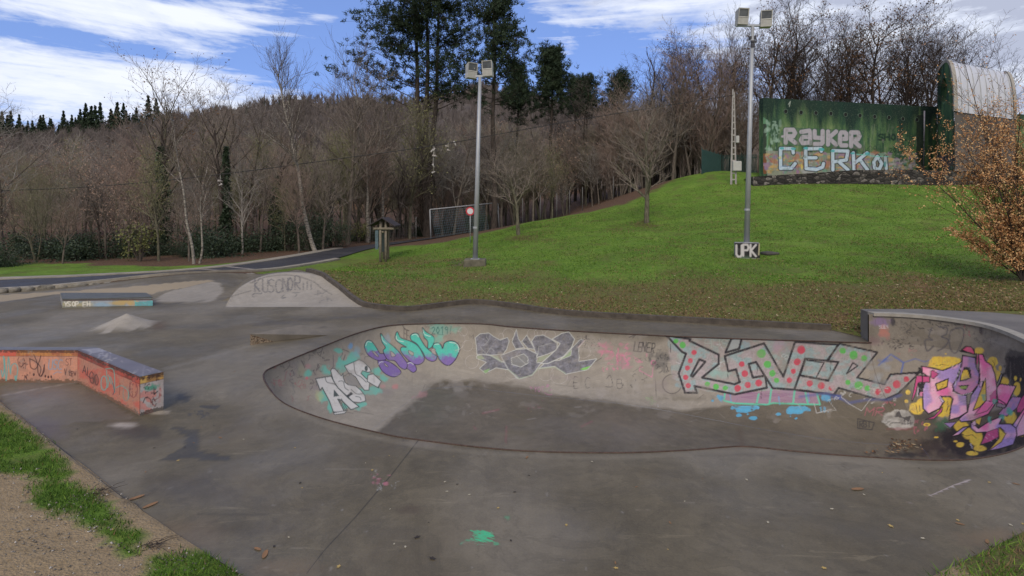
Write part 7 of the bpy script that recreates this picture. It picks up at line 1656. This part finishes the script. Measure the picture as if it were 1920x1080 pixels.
for P_ in patches: k |= inpoly(px + rg.normal(0, 7, N_), py + rg.normal(0, 5, N_), P_)
k &= ~inpoly(cx, cy, PL) & (fnoise(cx * 3, cy * 3) > .22); cx, cy, z = cx[k], cy[k], z[k]; tone = np.clip(.0 + .55 * fnoise(cx * 4, cy * 4) + rg.normal(0, .16, len(cx)) + (rg.random(len(cx)) < .06) * .6, 0, 1)
blades(np.c_[cx, cy, z], np.full(len(cx), .036), np.full(len(cx), .0034), rg, tone, 'grass', M_BL, 'patchy short green grass along the gravel bank edge', 'grass', .6)
N_ = 14000; cx = rg.uniform(2.3, 6, N_); cy = rg.uniform(2.4, 4.6, N_); z = terr(cx, cy); k = ~inpoly(cx, cy, PL); cx, cy, z = cx[k], cy[k], z[k]
blades(np.c_[cx, cy, z], np.full(len(cx), .045), np.full(len(cx), .004), rg, np.clip(rg.normal(.55, .25, len(cx)), 0, 1), 'grass', M_BL, 'rough short grass with fallen leaves at the near corner of the pavement', 'grass', .6)
N_ = 210000; cy = 10.2 + 30 * rg.random(N_) ** 1.7; cx = rg.uniform(-.45, 1.1, N_) * cy; z = terr(cx, cy); px, py = proj(np.c_[cx, cy, z]); k = inpoly(px, py, [(575, 522), (600, 510), (690, 489), (760, 470), (860, 450), (935, 434), (1000, 417), (1100, 402), (1180, 385), (1240, 355), (1275, 334), (1330, 325), (2300, 349), (2300, 760), (560, 760)]) & ~inpoly(cx, cy, PL); cx, cy, z, py = cx[k], cy[k], z[k], py[k]
nz = fnoise(cx * .35 + 5, cy * .5); br = sstep(465, 560, py + (nz - .5) * 170); pt = sstep(.5, .66, fnoise(cx * .55 + 30, cy * .8)); tone = np.where(rg.random(len(cx)) < np.maximum(br * .82, pt * .4), rg.uniform(.8, 1, len(cx)), np.clip(rg.normal(.5, .15, len(cx)) - br * .22 - pt * .15, 0, .75))
blades(np.c_[cx, cy, z], .035 + .0004 * cy, .006 + .00045 * cy, rg, tone, 'grass', M_BL, 'green lawn grass turning brown with leaves down the bank', 'grass', .8)
# leaf litter on the bank and at the kerb
LT = NT('leaf litter'); LT.base(LT.ramp(LT.attr('Tone'), [(0, (.05, .028, .016)), (.4, (.17, .085, .038)), (.75, (.30, .19, .09)), (1, (.46, .38, .24))])).rough(.85); M_LT = LT.done()
def litter(cx, cy, z, size, name, label): 
    n = len(cx); a = rg.random(n) * 6.28; s = size * rg.uniform(.5, 1.3, n); c_, s_ = np.cos(a), np.sin(a); t = rg.normal(0, .25, (n, 2)); P = np.c_[cx, cy, z + .006]; e1 = np.stack([c_, s_, t[:, 0]], 1) * s[:, None]; e2 = np.stack([-s_, c_, t[:, 1]], 1) * s[:, None] * .55
    v = np.stack([P - e1, P - e2 * .9, P + e1, P + e2], 1); v[:, 2, 2] += s * .25; v = v.reshape(-1, 3); v[:, 2] = np.maximum(v[:, 2], np.repeat(z, 4) + .002); o = link(name, mesh(name, v, np.arange(4 * n).reshape(n, 4), M_LT, False, {'Tone': np.repeat(rg.random(n), 4)})); tag(o, label, 'leaf litter', kind='stuff')
N_ = 5200; cy = rg.uniform(10.6, 19, N_); cx = rg.uniform(-.42, 1.05, N_) * cy; k = ~inpoly(cx, cy, PL) & (cx > -5.6 - (cy - 15) * .3) & (rg.random(N_) < np.interp(cy, [10, 15, 19], [1, .7, .15])); cx, cy = cx[k], cy[k]
e = resample(kp, 700) + rg.normal(.12, .12, (700, 2)); cx = np.r_[cx, e[:, 0]]; cy = np.r_[cy, e[:, 1]]; k = ~inpoly(cx, cy, PL); cx, cy = cx[k], cy[k]
e = np.c_[rg.uniform(9.5, 16, 1600), rg.uniform(9.8, 15, 1600)]; e = e[~inpoly(e[:, 0], e[:, 1], PL)]; cx = np.r_[cx, e[:, 0]]; cy = np.r_[cy, e[:, 1]]
litter(cx, cy, terr(cx, cy) + .015, .034, 'leaf_litter', 'scattered brown fallen leaves over the grass bank')
def on_bowl(px_, py_, zg=-1.35): 
    for _ in range(6): x, y, _z = W(px_, py_, zg); zg = float(bowl_floor(x))
    return x, y, zg
q = np.array([on_bowl(rg.normal(a, b), rg.normal(c_, d_)) for (a, b, c_, d_, n) in ((1625, 16, 815, 3, 45), (1690, 16, 836, 6, 75), (1665, 30, 850, 4, 20)) for _ in range(n)])
litter(q[:, 0], q[:, 1], q[:, 2] + .02, .03, 'leaf_litter', 'small drift of yellow leaves on the bowl floor below the skull drawing')
# single leaves lying on the concrete
ML1 = plain('brown leaf', (.23, .125, .058), .8, 0, .4, 30, 0); ML2 = plain('yellow leaf', (.42, .30, .10), .8, 0, .3, 30, 0); ML3 = plain('dark leaf', (.03, .022, .016), .7, 0, .4, 30, 0); ML4 = plain('pale leaf', (.42, .38, .28), .8, 0, .2, 30, 0)
def leafmesh(name, mat, elong):
    n = 10; v = []; 
    for i in range(n): a = 2 * PI * i / n; rr_ = 1 + (.0 if elong > 1.5 else .28 * (-1) ** i); v.append((math.cos(a) * elong * rr_ * .5, math.sin(a) * rr_ * .5, .12 * abs(math.sin(a)) + .05 * math.cos(a * 2) + .09))
    v += [(0, 0, .02), (elong * .5, 0, .06), (elong * .95, .04, .1), (elong * .95, .0, .1)]; f = [(i, (i + 1) % n, n) for i in range(n)] + [(n + 1, n + 2, n + 3)]; return mesh(name, v, f, mat)
LM = [leafmesh('fallen_leaf', ML1, 2.4), leafmesh('fallen_leaf', ML2, 1.2), leafmesh('fallen_leaf', ML3, 1.5), leafmesh('fallen_leaf', ML4, 1.4)]
LLAB = ['small brown fallen leaf on the damp concrete', 'small yellow fallen leaf on the damp concrete', 'small dark wet leaf on the damp concrete', 'small pale dry leaf on the damp concrete']
leafs = [(1608, 918, 0, .11, 'large curled russet leaf lying below the bowl rim near the chalk line'), (1670, 987, 1, .075, 'long ochre leaf on the pavement close to the grassy corner'), (1796, 976, 1, .05, None), (1800, 983, 0, .055, 'curled brown leaf near the grassy corner of the pavement'), (1560, 955, 3, .05, None), (1620, 928, 3, .04, None), (1545, 1066, 1, .06, None), (1062, 985, 1, .05, None), (1155, 1066, 1, .055, None), (934, 953, 1, .045, None), (782, 1008, 2, .07, 'dark two-lobed wet leaf left of the green chalk patch'), (811, 1048, 2, .075, 'dark long wet leaf below the green chalk patch'), (635, 1063, 1, .06, None), (965, 923, 2, .04, None), (988, 858, 0, .05, None), (992, 892, 2, .035, None), (834, 904, 3, .04, None), (838, 922, 3, .04, None), (880, 928, 3, .04, None), (958, 1014, 2, .035, None),
         (497, 1040, 0, .09, 'orange brown leaf on the pavement beside the gravel edge'), (483, 1030, 0, .065, None), (256, 934, 0, .11, 'long tan leaf at the foot of the gravel edge'), (282, 948, 0, .11, 'second long tan leaf just beyond the first by the gravel edge'), (210, 1013, 1, .06, None), (334, 864, 1, .055, None), (413, 821, 0, .05, None), (553, 840, 1, .04, None), (563, 906, 2, .045, None), (514, 1025, 2, .04, None), (401, 799, 2, .035, None), (289, 840, 2, .04, None), (347, 839, 2, .035, None), (70, 771, 2, .035, None), (145, 805, 2, .04, None), (225, 777, 0, .035, None), (118, 640, 3, .04, None), (355, 640, 3, .04, None), (635, 1062, 3, .03, None), (1855, 905, 1, .05, None), (1905, 908, 0, .05, None), (1918, 983, 1, .05, None), (1730, 1010, 3, .05, None), (1851, 1016, 0, .06, None), (1895, 985, 3, .05, None), (1110, 866, 3, .04, None), (1400, 900, 3, .05, None), (1440, 980, 3, .045, None), (760, 1026, 3, .04, None), (698, 882, 1, .05, None)]
for k in range(40):
    leafs.append((rt.uniform(250, 1900), 640 + 420 * rt.random() ** .8, int(rt.integers(0, 4)), rt.uniform(.018, .036), None))
for (px_, py_, i, s, lb) in leafs:
    x, y, z = W(px_, py_, 0)
    if inpoly(np.array([x]), np.array([y]), lip)[0]:
        x, y, z = on_bowl(px_, py_)
        if not inpoly(np.array([x]), np.array([y]), foot[::6])[0]: continue
    elif not inpoly(np.array([x]), np.array([y]), PL)[0]: z = tz(x, y)
    else: z = float(deck_z(x, y))
    if -11.5 < x < -4.1 and 6.2 < y < 7.9: continue
    o = link('fallen_leaf', LM[i]); o.location = (x, y, z + .003); o.scale = (s * .46, s * .40, s * .25); o.rotation_euler = (0, 0, rt.uniform(0, 6.28)); tag(o, lb or LLAB[i], 'leaf', 'fallen leaves on the concrete')
# twigs on the gravel edge
M_TWF = plain('fallen twig', (.04, .03, .025), .9)
for (px_, py_, lb) in ((190, 920, 'bundle of thin dark twigs lying over the pavement edge'), (285, 1030, 'tangle of dark twigs on the gravel between two grass tufts')):
    x, y, z = W(px_, py_, .05); m = MB()
    for k in range(22): a = rt.uniform(-2.4, 1.2); L_ = rt.uniform(.04, .16); ox, oy = rt.normal(0, .04), rt.normal(0, .03); m.tube([(ox, oy, .01), (ox + math.cos(a) * L_ * .5, oy + math.sin(a) * L_ * .5, .03), (ox + math.cos(a + .3) * L_, oy + math.sin(a + .3) * L_, .012)], [.0022, .0018, .001], 4)
    tag(m.build('fallen_twigs', M_TWF, None, False, (x, y, tz(x, y))), lb, 'twigs')
# pebbles on the gravel
N_ = 4200; cx = rg.uniform(-5.4, -1.2, N_); cy = rg.uniform(2.6, 6.2, N_); k = ~inpoly(cx, cy, PL) & (fnoise(cx * 1.5, cy * 1.5) > .42); cx, cy = cx[k], cy[k]; z = terr(cx, cy); n = len(cx); s = rg.uniform(.004, .011, n)
oc_ = np.array([(1, 0, 0), (0, 1, 0), (-1, 0, 0), (0, -1, 0), (0, 0, .7), (0, 0, -.7)]); v = (oc_[None] * s[:, None, None] * rg.uniform(.7, 1.3, (n, 6, 1)) + np.c_[cx, cy, z + .004][:, None]).reshape(-1, 3); fo = np.array([(0, 1, 4), (1, 2, 4), (2, 3, 4), (3, 0, 4), (1, 0, 5), (2, 1, 5), (3, 2, 5), (0, 3, 5)])
PBm = NT('pebbles'); PBm.base(PBm.ramp(PBm.attr('Tone'), [(0, (.10, .09, .075)), (.6, (.25, .225, .19)), (1, (.5, .47, .43))])).rough(.9)
o = link('gravel', mesh('gravel', v, (fo[None] + (np.arange(n) * 6)[:, None, None]).reshape(-1, 3), PBm.done(), False, {'Tone': np.repeat(rg.random(n) ** 1.6, 6)})); tag(o, 'loose small pebbles on the sandy bank', 'gravel', kind='stuff')

# ================================================================ SKY
wd_ = bpy.data.worlds.new('World'); SC.world = wd_; wd_.use_nodes = True; nt = wd_.node_tree; nt.nodes.clear()
class WN(NT):
    def __init__(s): s.t = nt; s.tc = s.n('ShaderNodeTexCoord').outputs['Generated']
w = WN(); SUN_EL, SUN_AZ = math.radians(40), math.radians(190)       # azimuth measured clockwise from the view direction
sky = w.n('ShaderNodeTexSky', sky_type='NISHITA', sun_disc=False, sun_elevation=SUN_EL, sun_rotation=SUN_AZ, air_density=1.0, dust_density=.6, ozone_density=2.2)
sp = w.n('ShaderNodeSeparateXYZ'); w.l(w.tc, sp.inputs[0]); X_, Y_, Z_ = sp.outputs
cl1 = w.noise(3.2, 10, .62, w.scale((1, 1, 3.8)), .5); cl2 = w.noise(9, 8, .66, w.scale((1, 1, 3.6)), .3); cl3 = w.noise(1.3, 4, .5, w.scale((1, 1, 2)))
def nrm(px_, py_): v = np.array([px_ - 960, 1000, 400 - py_], float); return v / np.linalg.norm(v)
def blob(px_, py_, rx, rz_, amp):
    c_ = nrm(px_, py_); k = 1 / np.linalg.norm([px_ - 960, 1000, 400 - py_]) 
    dx = w.math('MULTIPLY', w.math('SUBTRACT', X_, float(c_[0])), 1 / rx); dz_ = w.math('MULTIPLY', w.math('SUBTRACT', Z_, float(c_[2])), 1 / rz_); d = w.math('ADD', w.math('MULTIPLY', dx, dx), w.math('MULTIPLY', dz_, dz_))
    g = w.math('POWER', 2.718, w.math('MULTIPLY', d, -1.0)); g = w.math('MULTIPLY', g, w.math('GREATER_THAN', Y_, 0.0)); return w.math('MULTIPLY', g, amp)
den = w.math('ADD', w.math('MULTIPLY', cl1, 1.0), w.math('MULTIPLY', cl2, .45))
cl4 = w.noise(5, 8, .6, w.scale((1, 1, 11)), .6)
den = w.math('ADD', den, w.math('MULTIPLY', w.math('SUBTRACT', cl4, .5), .55))
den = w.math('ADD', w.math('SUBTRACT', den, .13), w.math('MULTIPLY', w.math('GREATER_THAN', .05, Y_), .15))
for b in ((180, 25, .20, .035, .20), (120, 165, .20, .038, .21), (400, 140, .14, .020, .13), (420, 40, .12, .022, .08), (20, 190, .16, .05, .08), (1720, 60, .24, .15, .30), (1380, 40, .14, .055, .18), (1200, -10, .12, .05, .14), (1950, 200, .16, .2, .2), (760, 60, .16, .10, -.26), (900, 160, .3, .05, -.2), (230, 94, .18, .014, -.14), (1200, 140, .12, .06, -.2), (620, 30, .035, .016, .12), (40, 110, .04, .014, .1)):
    den = w.math('ADD', den, blob(*b))
mask = w.ramp(den, [(.58, 0), (.66, .35), (.80, .85), (.92, 1)]); mask = w.math('MULTIPLY', mask, .96)
greyc = w.ramp(w.math('ADD', cl2, w.math('MULTIPLY', w.math('SUBTRACT', X_, .32), .30)), [(.40, (7.0, 7.3, 8.0)), (.52, (5.8, 6.2, 7.2)), (.64, (3.7, 4.0, 5.0))])
skyc = w.mix(1.0, sky.outputs[0], (.80, .95, 1.5), 'MULTIPLY')
skyc = w.mix(.6, skyc, (1.75, 2.65, 5.0))
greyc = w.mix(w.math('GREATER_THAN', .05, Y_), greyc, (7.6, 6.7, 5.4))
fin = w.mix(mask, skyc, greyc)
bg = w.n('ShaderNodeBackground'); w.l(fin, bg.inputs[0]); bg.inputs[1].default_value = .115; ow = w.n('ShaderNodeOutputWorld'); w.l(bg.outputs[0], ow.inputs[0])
sl_ = bpy.data.lights.new('sun', 'SUN'); sl_.energy = 1.5; sl_.angle = math.radians(24); sl_.color = (1, .90, .76); so = bpy.data.objects.new('sun', sl_); COL.objects.link(so)
sd = Vector((math.sin(SUN_AZ) * math.cos(SUN_EL), math.cos(SUN_AZ) * math.cos(SUN_EL), math.sin(SUN_EL))); so.rotation_euler = sd.to_track_quat('Z', 'Y').to_euler(); so.location = (30, -10, 40)
# ================================================================ CAMERA
cd = bpy.data.cameras.new('camera'); cd.sensor_width = 36; cd.lens = 36 * F / 1920; cd.shift_y = -(540 - HY) / 1920; cd.clip_end = 6000; cd.clip_start = .05
co = bpy.data.objects.new('camera', cd); COL.objects.link(co); co.location = (0, 0, CAMZ); co.rotation_euler = (PI / 2, 0, 0); SC.camera = co
SC.view_settings.view_transform = 'Standard'; SC.view_settings.look = 'None'; SC.view_settings.gamma = 1; SC.view_settings.exposure = .26
SC.cycles.use_denoising = True; SC.cycles.max_bounces = 6; SC.cycles.diffuse_bounces = 3
